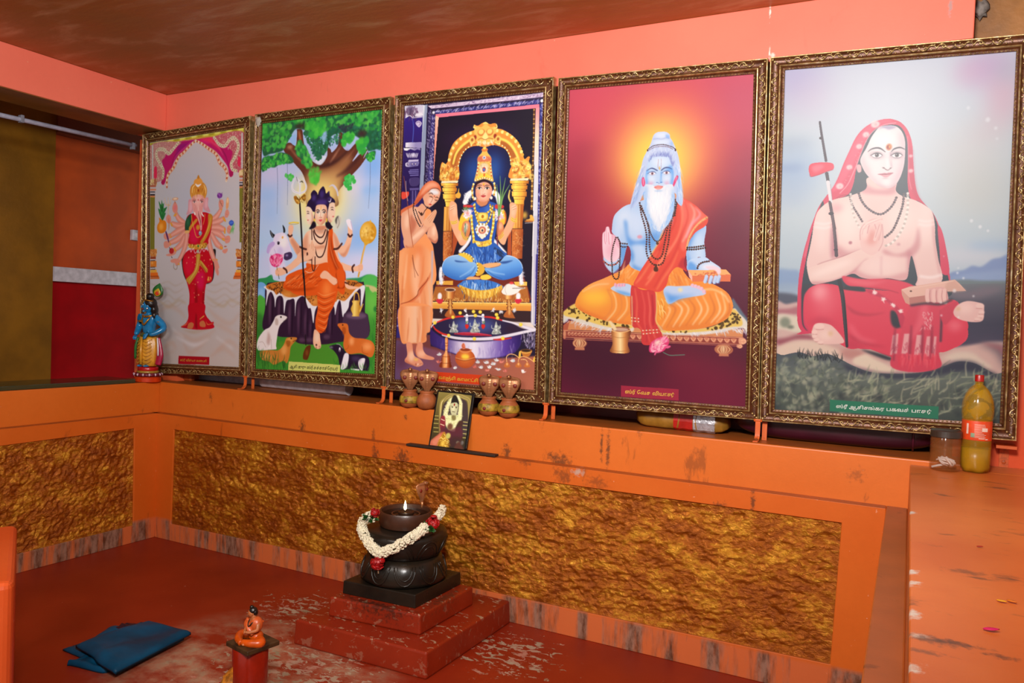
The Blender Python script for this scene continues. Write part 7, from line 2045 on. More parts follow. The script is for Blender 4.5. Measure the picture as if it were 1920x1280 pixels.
ART5="""G|c2c8d8,bccad4,b9c8d0,a9bccb,9fb3c8|1|||0|344,2 380,1069 -64,-107 788,-25 842,1322 -21,1392
E|a79dd0|0.60|55||110.1,84.42,0|33,28
E|c9b3cc|0.50|50.4||84.69,64.56,0|96,110
E|b98fc0|0.60|36.7||80.46,64.56,0|651,47
E|c79ab8|0.40|27.5||46.58,44.7,0|595,60
E|d496ae|0.55|36.7||46.58,94.36,0|702,154
E|a7b2c4|0.50|27.5||38.11,34.76,0|710,65
E|8f9fb8|0.50|22.9||71.99,19.86,0|41,272
E|85a3cc|0.60|45.9||93.16,74.49,0|44,370
E|7f97c0|0.50|11.5||46.58,12.42,0|29,359
E|c6c0bf|0.50|55||127.04,74.49,0|605,320
E|bdb4a4|0.35|55||110.1,94.36,0|634,458
E|c9b0b8|0.40|36.7||63.52,44.7,0|663,255
E|d3dce6|0.60|110.1||211.74,129.12,0|348,128
E|9cb0cc|0.50|36.7||67.76,44.7,0|37,458
P|7c98c0|0.80|6.4|||-11,737 36,735 73,742 75,794 -10,800
P|93a8bf|0.80|5.5|||-10,790 75,789 76,819 -9,825
E|c9ccd6|0.70|22.9||118.57,29.8,0|619,687
E|8db0d6|0.50|13.8||84.69,14.9,0|698,651
P|7c92bc|1|3.7|||556,756 572,742 608,734 632,720 660,723 691,698 715,692 750,683 754,778 557,780
P|8ba2c6|0.80|7.3|||577,761 621,747 661,742 752,733 754,783 577,784
P|6c7b80|1|3.7|||552,774 614,768 662,771 754,772 754,787 553,794
G|6a7078,4c4a5a,3a3a4e,464258|1|||0|622,784 630,992 553,784 758,780 770,1079 510,1092
P|7b6c78|0.70|9.2|||574,810 623,807 679,792 727,797 704,815 648,834 583,831
P|54596a|1|5.5|||-18,827 24,822 76,834 77,868 -17,870
P|c9a9a4|1|3.7|||-17,870 30,864 77,856 119,882 126,1110 -29,1118
P|a5606c|0.80|4.6|||-7,885 40,880 86,868 87,898 22,902 -11,905
P|d6cbb8|1|5.5|||-6,907 60,908 102,927 108,982 62,978 -4,995
E|76806f|0.85|5.5||19.06,19.86,0|27,932
E|5b6458|0.80|3.7||11.86,6.95,0|47,949
P|cfaea6|1|4.6|||-14,976 61,968 123,991 210,1018 265,1035 336,1032 590,1003 710,980 763,1006 770,1180 -8,1177
P|c9a49c|1|2.8|||120,922 545,911 590,1003 466,1065 292,1063 202,1038 123,1001
P|8d3f50|0.80|6.4|||-4,998 34,989 85,972 122,981 123,994 62,996 11,1020
P|dfc7b4|0.90|6.4|||6,1025 62,1003 123,998 192,1018 229,1041 230,1076 157,1054 87,1042 12,1065
P|b97b74|0.70|9.2|||229,1027 264,1020 300,1034 292,1053 248,1060 220,1047
P|e0cdb8|1|4.6|||266,1059 292,1044 309,1041 336,1056 381,1079 407,1097 364,1103 320,1091 271,1079
P|d9c6b6|1|6.4|||554,1047 590,1022 639,1020 672,1042 706,1073 633,1067 583,1050
P|5a5260|0.80|13.8|||654,982 712,1017 746,1071 743,998
P|a06068|0.70|6.4|||670,986 719,1008 744,1039 743,998
G|4a525c,66706a,545e58,454e4a|1|||1|379,1030 388,1291 -21,1077 26,1055 82,1042 125,1055 175,1044 221,1061 266,1084 329,1105 408,1106 489,1097 551,1075 600,1054 649,1057 690,1078 715,1091 767,1102 775,1318 -12,1381
P|2e3146|0.85|7.3|||230,1076 267,1089 338,1105 408,1106 489,1097 551,1073 600,1052 649,1053 690,1078 723,1095 723,1114 658,1089 593,1092 510,1115 408,1125 321,1125 258,1109
F|a0a892,78846f,b4b49a,545e54|0.50|3.2||5,300,4.59,13.76|-1,1086 83,1062 175,1068 267,1108 382,1122 387,1267 4,1258
S|a4ac90,b4b498,79856f,525e58|0.70|1.4||6,230,55.03,5.04,-0.9,0.9|232,1130 409,1130 552,1099 634,1090 724,1118 729,1252 557,1250 298,1229
S|9ca58a,46524a,9aa088|0.60|1.8||7,120,32.1,4.13,-1.2,1.1|-1,1096 111,1066 249,1114 271,1230 3,1243
S|2a3034|0.90|0.9||8,40,32.1,3.21,-1.6,0.5|82,1047 124,1051 175,1048 230,1066 221,1076 83,1067
F|30363c|0.50|6.4||9,50,6.42,15.59|1,1177 205,1146 428,1201 716,1137 721,1257 4,1258
P|d03c5c|1||||346,199 308,207 274,227 248,259 228,306 211,348 195,395 178,433 152,471 131,505 114,553 97,612 86,685 74,754 68,814 68,883 71,933 85,962 108,972 544,897 558,826 567,770 549,687 529,593 506,537 480,506 458,475 446,433 437,358 431,292 416,245 394,216 372,204
P|35414c|1||||309,234 339,222 377,222 399,239 415,282 420,357 421,427 433,484 459,494 502,532 530,612 546,705 565,780 567,826 459,852 113,833 108,666 115,587 140,529 184,482 228,464 245,426 252,378 264,326 284,270
P|35414c|1||||80,794 87,725 110,592 131,519 149,500 157,764 116,789 92,814 88,938 108,962 84,938 77,863
P|d03c5c|1||||68,814 73,735 89,646 110,577 118,558 106,617 95,685 84,764 82,814 85,893 93,942 108,962 79,943 69,888
P|e8788c|0.70|2.3|||86,685 94,646 110,577 102,626 92,685
P|d03c5c|1||||521,584 533,593 548,649 563,742 539,743 530,668
P|e4607c|0.55|3.7|||347,201 308,210 274,232 249,268 228,315 208,372 183,429 170,447 192,443 226,387 251,331 275,275 300,238 330,216 368,214
P|a82848|0.35|4.6|||421,310 433,311 440,381 449,442 463,485 480,506 454,489 434,451 423,381
E|f0d8d4|0.85|2.3||14.4,12.66,0|310,216
E|e8a0a8|0.70|1.4||4.32,5.07,0|312,217
E|f0d8d4|0.85|2.3||11.01,9.68,0|281,251
E|e8a0a8|0.70|1.4||3.3,3.87,0|282,252
E|f0d8d4|0.85|2.3||10.16,8.94,0|260,292
E|e8a0a8|0.70|1.4||3.05,3.58,0|261,293
E|f0d8d4|0.85|2.3||10.16,8.94,0|230,365
E|e8a0a8|0.70|1.4||3.05,3.58,0|231,366
E|f0d8d4|0.85|2.3||12.7,11.17,0|200,432
E|e8a0a8|0.70|1.4||3.81,4.47,0|201,433
E|f0d8d4|0.85|2.3||7.62,6.7,0|430,386
E|e8a0a8|0.70|1.4||2.29,2.68,0|431,387
E|f0d8d4|0.85|2.3||5.93,5.21,0|428,334
E|e8a0a8|0.70|1.4||1.78,2.09,0|429,335
S|b84a68,f0b0b8|0.50|0.9||11,60,7.34,2.29,1,1.5|325,211 266,265 242,325 209,415 226,401 260,331 292,252
L|f0b4bc|0.80|0.9||2.75|377,215 334,221 300,245 280,280 264,326 248,373 227,425 201,458
L|8c2840|0.70|0.9||2.29|228,464 202,468 171,491 149,505
L|e89aa8|0.60|0.9||2.75|415,263 420,334 424,404 434,451
P|e6c4be|1||||294,404 290,437 275,453 229,469 184,479 153,495 127,524 116,568 111,617 103,666 96,710 101,749 111,779 130,788 180,778 220,763 255,749 283,763 327,770 370,765 413,772 432,762 437,715 444,686 464,762 463,790 540,775 527,696 516,631 512,575 502,532 480,509 446,489 407,474 385,454 380,412
E|f4e2da|0.70|27.5|c|46.58,84.42,0|232,570
E|f4e2da|0.60|27.5|c|55.05,64.56,0|406,563
E|f0d8d2|0.70|13.8|c|21.17,94.36,0|142,578
E|f2dcd6|0.70|18.3|c|25.41,84.42,0|486,565
E|f0d6d0|0.60|18.3|c|63.52,34.76,0|347,724
P|c07880|0.60|9.2|c||198,647 235,671 275,667 280,686 218,695 191,686
P|c07880|0.60|5.5|c||354,662 393,679 427,667 451,639 460,583 468,649 444,686 393,686 354,677
P|b06878|0.70|5.5|c||178,559 193,608 197,666 182,695 176,647
P|bc7480|0.70|6.4|c||431,667 444,686 460,762 452,790 434,752
P|b86c78|0.60|6.4|c||101,749 139,779 220,754 280,695 255,744 158,788 103,789
P|c88890|0.70|5.5|c||280,427 316,445 359,446 380,426 383,464 334,467 272,456
E|d898a0|0.60|9.2|c|21.17,14.9,0|192,511
P|b86c74|0.50|3.7|c||506,537 516,631 540,775 525,715 507,612
P|c88088|0.50|6.4|c||246,724 300,753 370,758 429,743 430,771 327,775 247,758
L|b87080|0.40|3.7|c|3.67|346,686 346,724 348,753
L|a06068|0.70|1.4|c|2.29|133,717 155,707 218,686 275,664
E|a86070|0.80|1.8||5.93,5.96,0|242,637
E|c08890|0.60|2.3||5.93,4.97,0|400,644
L|f6ecea|0.50|2.8|c|7.34|119,563 151,568 173,564
L|f6ecea|0.50|2.8|c|7.34|461,560 486,565 509,561
L|f6ecea|0.50|2.8|c|7.34|119,578 151,583 174,578
L|f6ecea|0.50|2.8|c|7.34|462,574 487,579 510,574
L|f6ecea|0.60|2.8||10.09|472,757 506,761 539,752
P|e8c8c0|1||||101,734 114,725 155,710 218,688 275,662 288,667 336,648 324,686 289,705 255,739 211,763 157,783 116,786
P|f4e0d8|0.70|11|c||254,701 247,712 223,727 188,743 152,756 123,761 111,758 118,747 143,732 178,716 214,703 242,698
P|c07c84|0.60|4.6|c||111,779 175,776 238,749 298,695 290,710 247,753 176,788 121,793
P|e6c0ba|1||||274,628 273,599 279,580 294,564 315,554 341,548 343,555 320,566 307,581 320,571 335,564 344,572 347,595 348,629 345,657 324,679 306,681 286,667 277,647
E|d88880|0.70|10.1|c|19.06,27.31,0|311,619
E|f4dcd4|0.60|7.3|c|10.59,24.83,0|291,604
L|b87078|0.70|0.9||1.83|303,573 299,590 297,604
L|b87078|0.70|0.9||1.83|320,571 327,595 327,614
L|a86068|0.60|0.9||1.83|274,628 273,599 279,580 294,564 315,554 341,548
L|e8c8c0|1|0.9||7.34|289,568 315,558 341,549
L|b87078|0.80|0.7||1.38|292,575 318,563 344,554
L|b06870|0.60|0.9||1.83|345,572 348,605 348,638 336,667
L|eed0c8|1|0.9||7.8|280,604 285,580 302,567
L|a86068|0.50|0.7||1.61|280,607 285,583 302,567
L|eed0c8|1|0.9||7.8|286,585 298,570 320,561
L|a86068|0.50|0.7||1.61|286,588 298,570 320,561
L|eed0c8|1|0.9||7.8|296,573 315,562 339,553
L|a86068|0.50|0.7||1.61|296,573 315,564 339,553
L|e6c0ba|1|0.9||11.01|322,629 329,600 337,569
L|b0686c|0.60|0.7||1.61|324,619 330,595 336,572
L|b0686c|0.50|0.7||1.61|335,629 342,595 342,572
D|54464c,6e6068|1|||4.59,8.71|264,460 273,484 292,511 319,531 341,536 362,522 378,501 390,471
D|584a50,7a6a70|1|||4.13,8.25|233,464 245,503 262,532 280,563
D|584a50,746468|1|||4.59,8.71|411,467 408,507 397,549 381,591 365,610 350,622
D|e8e0d8,c0b4ac|0.80|||4.13,7.8|237,462 249,536 272,585
D|eae4dc,c0b4ac|0.90|||4.59,8.25|423,465 424,526 411,587 383,634 353,652
P|e2d6d8|1||||315.8,235.3 325.9,226.5 343,222.8 360.2,222.9 377.5,227.7 391.5,239.7 402.4,259 408.3,283.6 409.3,309.9 409.4,337.9 407.7,364 403.4,386.4 396.5,408.6 386.1,428.9 372.8,440.7 359.1,444 343.5,440.7 322.3,428.6 300.7,408.8 282.4,385.3 269.2,358.1 265.1,340.7 271.5,322 281.5,303.5 289.6,284.9 299.3,260.8
E|f0eaec|0.80|18.3|c|44.04,35.76,0|337.8,272.4
E|efe2e2|0.60|16.5|c|27.1,31.78,0|316.6,362
P|c89aa8|0.55|9.2|c||388.6,252.7 402.4,259 410.9,309.9 409.2,356.6 400.6,403.1 367.8,445.3 386.6,393.2 397.3,356.1 399,309.3
P|d0a4ac|0.50|7.3|c||266.9,340.8 273.3,322.1 285.1,360.6 311.1,405.4 350.5,442.8 315.2,426.4 282.4,385.3
P|9c93b4|0.80|2.6|c||319.2,233.6 339.6,223.5 360.2,222.9 377.5,229.6 374.2,233.1 357.3,237.7 350.4,236.4 336.4,230.9
P|b8a0ae|0.70|2.6|c||360,318.7 365,337.7 364.2,364 370.4,371.8 367,345.3 366.9,319
E|d8b8bc|0.50|9.2|c|15.24,15.89,0|285.6,375.9
P|8a7684|0.35|4.8|||295.8,315.6 318.4,313.8 339.5,321.4 341.6,334.8 319.3,341.3 298.2,332.7
P|8a7684|0.40|4.8|||364.3,318.9 380.5,315.9 399.5,322.5 401.7,337.6 381.4,342.2 365.8,335.9
P|f2eeee|1|0.4|||302.9,326.9 311.7,321.2 327.3,321.2 334.8,328 326,333.3 310.4,332.5
E|4a4048|1|0.7||6.78,7.15,0|319.2,325.8
E|1c1820|1|||3.05,3.58,0|319.5,325.4
E|f0f0f0|1|||1.19,1.39,0|317.4,323.4
L|38303a|1|0.6||1.83,3.67,1.47|298.3,326.1 309.9,320 318.6,318.2 329,320.6 337.6,327.4
L|6a5a64|0.80|0.7||0.92,1.83,0.92|301.5,327.6 312.2,334.9 326.1,335.9 336.3,328.8
L|8a7078|0.60|0.7||1.1|304.6,316.9 318.4,313.2 327.1,314.8 335.1,319.3
P|f2eeee|1|0.4|||367.8,330 376.5,324.4 391.9,324.4 399.3,331.1 390.6,336.3 375.2,335.6
E|4a4048|1|0.7||6.78,7.15,0|383.9,328.8
E|1c1820|1|||3.05,3.58,0|384.2,328.5
E|f0f0f0|1|||1.19,1.39,0|382.1,326.5
L|38303a|1|0.6||1.83,3.67,1.47|363.3,329.2 374.8,323.2 383.3,321.3 393.6,323.7 402,330.5
L|6a5a64|0.80|0.7||0.92,1.83,0.92|366.5,330.6 377,337.9 390.7,338.9 400.7,331.9
L|8a7078|0.60|0.7||1.1|369.5,320.1 383.1,316.4 391.7,318 399.5,322.5
L|3c3a44|1|0.7||1.47,4.77,5.5,1.83|288.8,312.9 300.7,303.5 318,300 332,304.1 346.2,316.1
L|3c3a44|1|0.7||1.83,5.14,4.77,1.83|365.4,316.1 373.4,307.1 386.9,302.7 397.1,303.6 408.4,309.8
E|cc8a60|1|1.5||9.82,11.92,0|357.3,298.8
E|b45038|1|0.9||7.11,8.74,0|356.3,299.7
E|d8a040|0.90|0.7||2.71,5.16,0|359.3,298
E|7a2820|0.80|0.9||2.03,4.77,0|353.3,298.6
L|a88894|0.60|1.5||0.73,1.83,1.1|361.8,320.6 360.9,345.1 362.8,360.2
P|f0e6e8|0.70|3.7|||348.9,344.5 357.4,341.1 360,367.6 351.5,371
L|6a5058|1|0.7||1.1,2.57,1.47|336.8,370.8 342.9,370.7 348.2,376.6 356.1,380.7 362,377.1 368.7,371.8
E|503c44|0.80|0.6||2.71,1.79,0|342.1,372.5
E|503c44|0.80|0.6||2.37,1.79,0|364.2,373.8
P|c8808c|1|0.6|||325.4,393.6 338.4,391.3 347,389.7 352.2,391.5 359,389.5 373.7,390.8 362.8,399.8 356.1,404.3 345.7,404.4 336.9,398.8
P|dca0a8|1|1.1|||338.6,397.9 348.9,397.4 362.7,397.5 357.8,403.4 347.4,403.7
L|7c4854|1|0.6||0.92,2.2,0.92|323.7,394.1 338.5,394.7 348.8,394.5 360.9,394.1 374.5,390.8
E|a88890|0.50|1.8||10.16,1.99,0|349.3,408.7
E|f2eae8|0.60|4.4||13.55,7.95,0|353.2,422.1
P|c09aa2|0.60|4|||318.7,426.6 359,439.3 386,427 377.9,440 359.2,445 340,440.6
P|dca8ac|1|0.7|||253.5,361.2 260.3,355.8 268.5,361.8 269.9,379.1 266.6,384.6 259.5,384.4 254.8,374.6
L|423844|1|||7.34,9.17|125,195 132,238 142,292 151,340
E|423844|1|||5.51,4.97,0|130,255
L|5a5260|0.80|0.9||2.75|127,199 146,311
P|d83a54|1||||95,352 107,345 135,343 166,346 177,354 176,370 154,378 131,388 104,394 96,384 92,367
P|f08090|0.70|4.6|c||103,358 126,351 144,355 135,369 113,378
L|902038|0.80|0.9||1.83|96,384 104,394 154,378 176,371
L|423844|1|||11.92,10.09|154,382 161,418
L|dcd8dc|1|||11.92,11.01|159,413 165,447 172,491
L|9a8c94|0.70|0.9||2.29|168,423 176,482
L|503840|1|||8.25,10.09,10.09|167,486 177,535 188,588
L|50404a|1|||10.09,10.09,11.01,11.92|169,491 182,559 191,627 197,686
L|8a707a|0.60|0.9||2.75|176,520 189,627
E|3c3440|1|||9.32,5.96,0|174,530
E|3c3440|1|||7.62,3.97,0|194,662
P|d84058|1||||90,843 103,808 139,788 185,788 221,797 284,802 372,810 419,805 438,857 493,860 543,855 584,845 628,946 610,993 549,1014 379,1021 255,1016 154,960 121,951 97,927
P|d84058|1||||90,843 103,808 148,788 203,798 293,811 415,819 438,861 501,851 584,840 623,909 624,946 606,993 545,1024 423,1053 309,1019 246,1021 163,970 122,971 100,922
E|f2b0b4|0.80|13.8|c|25.41,29.8,0|145,818
E|ec7c88|0.60|27.5|c|33.88,54.63,0|160,852
P|a82c48|0.50|11|c||107,937 162,931 226,953 246,1016 264,1020 308,1014 245,987 208,939 152,911
P|b03048|0.70|3.7|c||232,860 269,884 313,893 366,887 314,902 260,894
P|b03048|0.70|5.5|c||245,967 317,999 374,1011 317,1009 263,991
P|ee7080|0.50|7.3|c||252,928 290,976 343,993 290,995 253,957
P|30343e|1|2.8|||383,882 400,886 418,914 423,933 402,943 386,925
P|30343e|1|3.7|||291,1024 336,1032 380,1045 406,1058 380,1059 336,1044
P|383c46|1|1.8|||84,794 116,789 103,808 89,843 91,932 108,962 88,938 82,863
P|d84058|1|1.8|||220,758 283,768 370,767 435,781 457,800 415,814 372,810 310,801 239,792
P|e8707c|0.60|5.5|||238,768 327,777 370,772 310,792 248,783
P|30383f|1|1.8|||226,797 284,797 297,813 257,811 221,805
L|901c38|0.70|1.8||2.29|284,797 354,803 406,817
L|303038|1|||13.76,13.76,12.84,9.17|209,773 223,836 234,929 243,1016
L|5c5a66|0.50|0.9||2.75|218,812 232,929 239,997
P|c03452|1|1.8|||302,806 337,815 390,853 422,890 445,947 419,943 400,886 364,844 311,820
S|f4dcd8|0.90|0.7||800,9,10.09,3.21,0,3.1|321,811 335,813 329,826
E|f4dcd8|1|2.3||5.51,5.96,0|328,818
S|f4dcd8|0.90|0.7||865,9,10.09,3.21,0,3.1|350,834 364,836 358,848
E|f4dcd8|1|2.3||5.51,5.96,0|357,840
S|f4dcd8|0.90|0.7||940,9,10.09,3.21,0,3.1|384,856 397,857 391,870
E|f4dcd8|1|2.3||5.51,5.96,0|391,862
S|f4dcd8|0.90|0.7||995,9,10.09,3.21,0,3.1|408,874 422,876 415,889
E|f4dcd8|1|2.3||5.51,5.96,0|415,881
P|d04058|1|1.4|||442,871 493,856 535,860 545,920 541,1024 547,1076 467,1098 389,1078 412,991 423,933
P|e86c7c|0.60|7.3|c||480,865 501,860 495,922 463,970 447,990 469,913
p|e8c0bc|0.75|1.8|||429,962 446,961 442,1033 422,1034
S|c05468|0.80|0.7||1020,14,13.76,2.29,1.6,0.6|429,990 447,990 442,1018 424,1019
p|e8c0bc|0.75|1.8|||469,965 486,965 483,1036 463,1037
S|c05468|0.80|0.7||1115,14,13.76,2.29,1.6,0.6|470,994 487,993 482,1022 464,1022
p|e8c0bc|0.75|1.8|||501,969 513,968 510,1039 495,1040
S|c05468|0.80|0.7||1190,14,13.76,2.29,1.6,0.6|502,997 515,997 510,1025 496,1026
p|e8c0bc|0.75|1.8|||392,968 402,967 398,1039 386,1040
S|c05468|0.80|0.7||935,14,13.76,2.29,1.6,0.6|393,996 403,996 398,1025 387,1025
p|e8c0bc|0.75|1.8|||403,962 411,962 408,1034 397,1035
S|c05468|0.80|0.7||960,14,13.76,2.29,1.6,0.6|404,991 412,991 407,1020 398,1020
p|e8c0bc|0.75|1.8|||524,968 532,968 529,1039 518,1039
S|c05468|0.80|0.7||1245,14,13.76,2.29,1.6,0.6|525,996 533,996 528,1024 519,1025
L|7c2840|0.70|2.8||3.67,8.25,7.34|451,932 450,990 449,1056
L|7c2840|0.70|2.8||3.67,8.25,7.34|487,931 487,988 487,1055
L|7c2840|0.70|2.8||3.67,8.25,7.34|400,934 398,991 397,1059
L|7c2840|0.70|2.8||3.67,8.25,7.34|516,931 517,987 519,1053
S|e8b0b0,f0d0cc|0.60|0.9||21,40,13.76,2.75,1.4,0.8|485,875 518,869 517,945 483,950
S|d83850,e85868|0.80|1.4||22,60,41.27,4.59,1.6,0.15|392,1030 545,1029 542,1052 423,1057
P|d83c54|1||||548,986 554,930 586,905 623,914 626,946 606,993 549,1024
E|f0808c|0.60|11|c|21.17,19.86,0|587,929
L|2e3240|0.80|2.3||6.42|544,878 545,920 545,986
P|c83c54|1|1.8|||539,878 584,845 592,854 574,906 554,925
P|e6bcb4|1|0.9|||128,941 144,932 171,933 194,944 227,983 230,1002 192,1008 155,1007 132,998 122,976 122,961
E|f2d4c8|0.70|11|c|25.41,19.86,0|168,975
E|eecac0|1|1.4||17.79,10.93,0|146,943
L|a86464|0.80|0.9||1.38|135,955 147,956 162,954
E|eecac0|1|1.4||10.16,7.95,0|131,965
L|a86464|0.80|0.9||1.38|124,973 131,974 140,973
E|eecac0|1|1.4||8.47,6.95,0|131,981
L|a86464|0.80|0.9||1.38|125,988 131,989 138,988
E|eecac0|1|1.4||9.32,6.46,0|139,993
L|a86464|0.80|0.9||1.38|133,1000 139,1001 147,999
E|eecac0|1|1.4||10.16,5.96,0|153,1002
L|a86464|0.80|0.9||1.38|146,1009 153,1010 162,1008
E|d8b080|0.60|4.6||8.47,9.93,0|186,969
P|e2b8b2|1|0.9|||581,877 596,854 624,842 661,848 672,857 674,875 671,908 643,915 607,909 586,896
E|f0d0c8|0.70|11|c|25.41,19.86,0|617,867
E|d0a878|0.60|3.7||6.78,6.95,0|595,870
E|eac6be|1|1.4||12.7,8.94,0|661,858
L|a06060|0.80|0.9||1.38|649,867 668,867
E|eac6be|1|1.4||9.32,6.95,0|666,880
L|a06060|0.80|0.9||1.38|658,887 672,887
E|eac6be|1|1.4||9.32,5.96,0|663,894
L|a06060|0.80|0.9||1.38|654,900 668,900
E|eac6be|1|1.4||9.32,5.46,0|655,904
L|a06060|0.80|0.9||1.38|646,910 661,910
p|e0b4a4|1||||414,805 440,794 490,785 581,768 598,784 617,807 558,810 492,825 441,833
p|d09888|1||||414,805 441,833 443,859 429,852 417,824
p|b87870|1||||441,833 492,824 495,851 443,858
P|c89c8c|0.60|2.8|||557,780 581,771 598,789 615,807 558,810
E|604038|1|||3.81,2.98,0|445,810
L|f0d0c0|0.70|0.9||1.83|417,805 490,791 577,773
P|dca8a4|1|0.9|||491,818 495,804 516,797 541,794 555,803 563,831 559,854 538,850 513,848 494,844
L|e8bcb4|1|0.9||11.92|498,804 497,827 500,848
L|a05c60|0.70|0.9||1.83|505,806 505,827 508,851
L|e8bcb4|1|0.9||11.92|518,804 517,827 520,848
L|a05c60|0.70|0.9||1.83|525,806 525,827 528,850
L|e8bcb4|1|0.9||11.92|537,803 536,827 539,848
L|a05c60|0.70|0.9||1.83|544,806 543,827 547,850
L|e8bcb4|1|0.9||11.92|551,803 550,827 554,848
L|a05c60|0.70|0.9||1.83|558,805 558,826 561,850
L|2c303a|0.85|2.8||7.34|446,861 493,853 539,855 575,838
E|e8ecf0|0.60|1.8||5.51,6.46,0|581,807
E|e8ecf0|0.60|1.8||5.08,5.96,0|624,565
E|e8ecf0|0.60|1.8||5.08,5.96,0|651,586
E|e8ecf0|0.60|1.8||3.81,4.47,0|675,600
E|e8ecf0|0.60|1.8||3.81,4.47,0|588,745
E|e8ecf0|0.60|1.8||3.81,4.47,0|607,763
E|e8ecf0|0.60|1.8||3.39,3.97,0|541,849
E|e8ecf0|0.60|1.8||3.39,3.97,0|544,894
E|e8ecf0|0.60|1.8||3.39,3.97,0|597,899
E|e8ecf0|0.60|1.8||2.54,2.98,0|590,728
E|e8ecf0|0.60|1.8||2.12,2.48,0|544,687
E|e8ecf0|0.60|1.8||3.39,3.97,0|640,825
E|dfe6ec|0.60|2.3||6.78,7.95,0|660,222
E|dfe6ec|0.60|2.3||4.66,5.46,0|685,252
E|dfe6ec|0.60|2.3||3.39,3.97,0|690,288
E|dfe6ec|0.60|2.3||5.08,5.96,0|600,178
p|2f7d60|1||||191,1213 547,1216 547,1260 192,1256"""
ART6="""p|302818|1||||-102,-29 216,-48 213,244 -41,278
G|7c7038,4c4020,2c2414|1|||0|50,-5 85,224 -7,-1 155,2 148,219 -5,229
L|988848|1|2.1||13.77,13.77,15.84,13.77|40,172 21,58 34,28 73,4 115,12 145,34 154,159
L|ccc080|1|1||2.75,3.44,2.75|40,172 21,58 34,28 73,4 115,12 145,34 154,159
L|3c3018|0.70|1||2.75,2.75|40,172 27,64 34,28 73,4 115,12 145,34 154,159
P|3c3030|1|2.1|||40,155 29,64 42,35 74,15 109,19 136,42 147,160
L|a09850|1|1||3.1|-4,99 17,98
L|b0a860|1|1||3.1|128,110 148,110
L|a09850|1|1||3.1|-2,112 19,112
L|b0a860|1|1||3.1|129,123 149,123
L|a09850|1|1||3.1|1,129 22,128
L|b0a860|1|1||3.1|132,139 151,139
L|a09850|1|1||3.1|4,146 25,145
L|b0a860|1|1||3.1|134,155 153,155
L|a09850|1|1||3.1|7,162 28,161
L|b0a860|1|1||3.1|136,171 155,170
L|d0d098|1|2.1||13.77,15.84,17.22,20.66,20.66|84,14 59,30 50,62 47,90 54,114
L|d4d49c|1|2.1||12.4,15.15,17.22,20.66,20.66|87,10 105,37 109,71 110,98 102,119
P|ccd098|1|2.1|||41,98 64,89 98,86 115,91 116,118 100,149 73,148 49,124
S|f0f0c8,98a060|0.70|0.7||60,120,8.26,2.75,1,1.6|35,57 54,20 102,16 120,97 100,146 53,131
P|201c18|1|1.7|||63,37 67,12 77,7 88,17 98,38 92,45 72,47
P|b0b088|1|1|||61,47 74,38 91,38 97,58 94,83 82,91 68,78
E|d0d0a4|0.80|4.1||8.38,13.59,0|77,60
E|302018|1|0.7||3.14,2.04,0|72,57
E|302018|1|0.7||3.14,2.04,0|89,57
E|801c14|1|1||2.79,5.44,0|79,46
L|302018|1|1||1.72|74,74 86,75
L|403828|1|0.7||1.38,2.41,1.38|66,53 76,53
L|403828|1|0.7||1.38,2.41,1.38|84,53 94,54
P|504018|0.70|2.1|||75,91 92,90 94,106 81,108
P|7c2830|1|2.1|||28,102 45,97 54,137 44,155 31,140
L|e0d0a8|1|0.7||2.75|31,109 47,114
L|e0d0a8|1|0.7||2.75|31,129 49,133
P|402820|1|2.1|||111,108 128,110 124,133 108,158 99,139
P|54202c|0.80|3.4|||38,139 73,148 117,131 134,155 126,194 83,212 39,191
P|b05c44|1|2.1|||-3,222 0,199 26,173 48,158 63,169 48,203 38,227
P|c87c60|0.70|3.4|||7,201 27,180 42,168 39,191 23,213
E|684430|1|2.8||11.87,13.59,0|75,135
P|a87820|1|2.1|||34,198 43,175 54,157 68,178 83,193 82,228 52,228 34,221
S|f0d870,684008|0.80|0.7||61,50,13.77,2.75,1,1.5|37,198 55,160 84,196 78,225 42,226
E|e0c050|0.80|3.4||8.38,11.55,0|55,202
E|b4b058|1|2.1||10.47,11.55,0|73,171
E|c8c8a0|1|1.7||7.68,6.11,0|119,192
P|803828|1|2.8|||108,206 125,188 145,217 110,221
E|8c8c88|1|2.1||6.28,8.15,0|137,191
P|302420|0.60|6.9|||82,183 110,170 136,177 148,219 91,226"""
pt1=painting(1,'leftmost framed painting: elephant-headed figure with many arms in a red sari',ART1,(745, 1262),[(-0.1606, 0.0167), (0.6796, -0.0168), (0.605, 1.357), (-0.2511, 1.3892)],[(-0.1206, 0.0638), (0.6226, 0.0379), (0.5498, 1.3099), (-0.177, 1.3294)],2.6,1.1,'ஸ்ரீ வித்யா கணபதி',[(266.6, 1226.9), (484.7, 1228.2), (483.8, 1248.1), (265.9, 1248.8)],'d8a838',0.0)
pt2=painting(2,'framed painting of a three-headed figure seated under a green tree with dogs',ART2,(760, 1262),[(0.7137, -0.0206), (1.5748, -0.0275), (1.527, 1.3574), (0.6207, 1.3588)],[(0.7492, 0.0286), (1.5187, 0.0252), (1.4645, 1.287), (0.6701, 1.3109)],2.3,1.05,'ஆதி குரு ஸ்ரீ.தத்தாத்ேரயர்',[(229.2, 1233.1), (535.3, 1234.1), (534.6, 1260.3), (228.4, 1257.4)],'101408',0.012)
pt3=painting(3,'framed painting of a blue-clad goddess on a gold throne with a praying monk',ART3,(745, 1262),[(1.6007, -0.0287), (2.4107, -0.027), (2.3906, 1.3544), (1.5366, 1.3582)],[(1.6434, 0.0205), (2.3585, 0.0285), (2.3304, 1.3016), (1.5822, 1.3047)],2.0,1.0,'ஸ்ரீ காஞ்சி காமாட்சி அம்மன்',[(189.1, 1227.6), (559.8, 1232.1), (559.3, 1253.9), (188.7, 1251.6)],'e0b838',0.01)
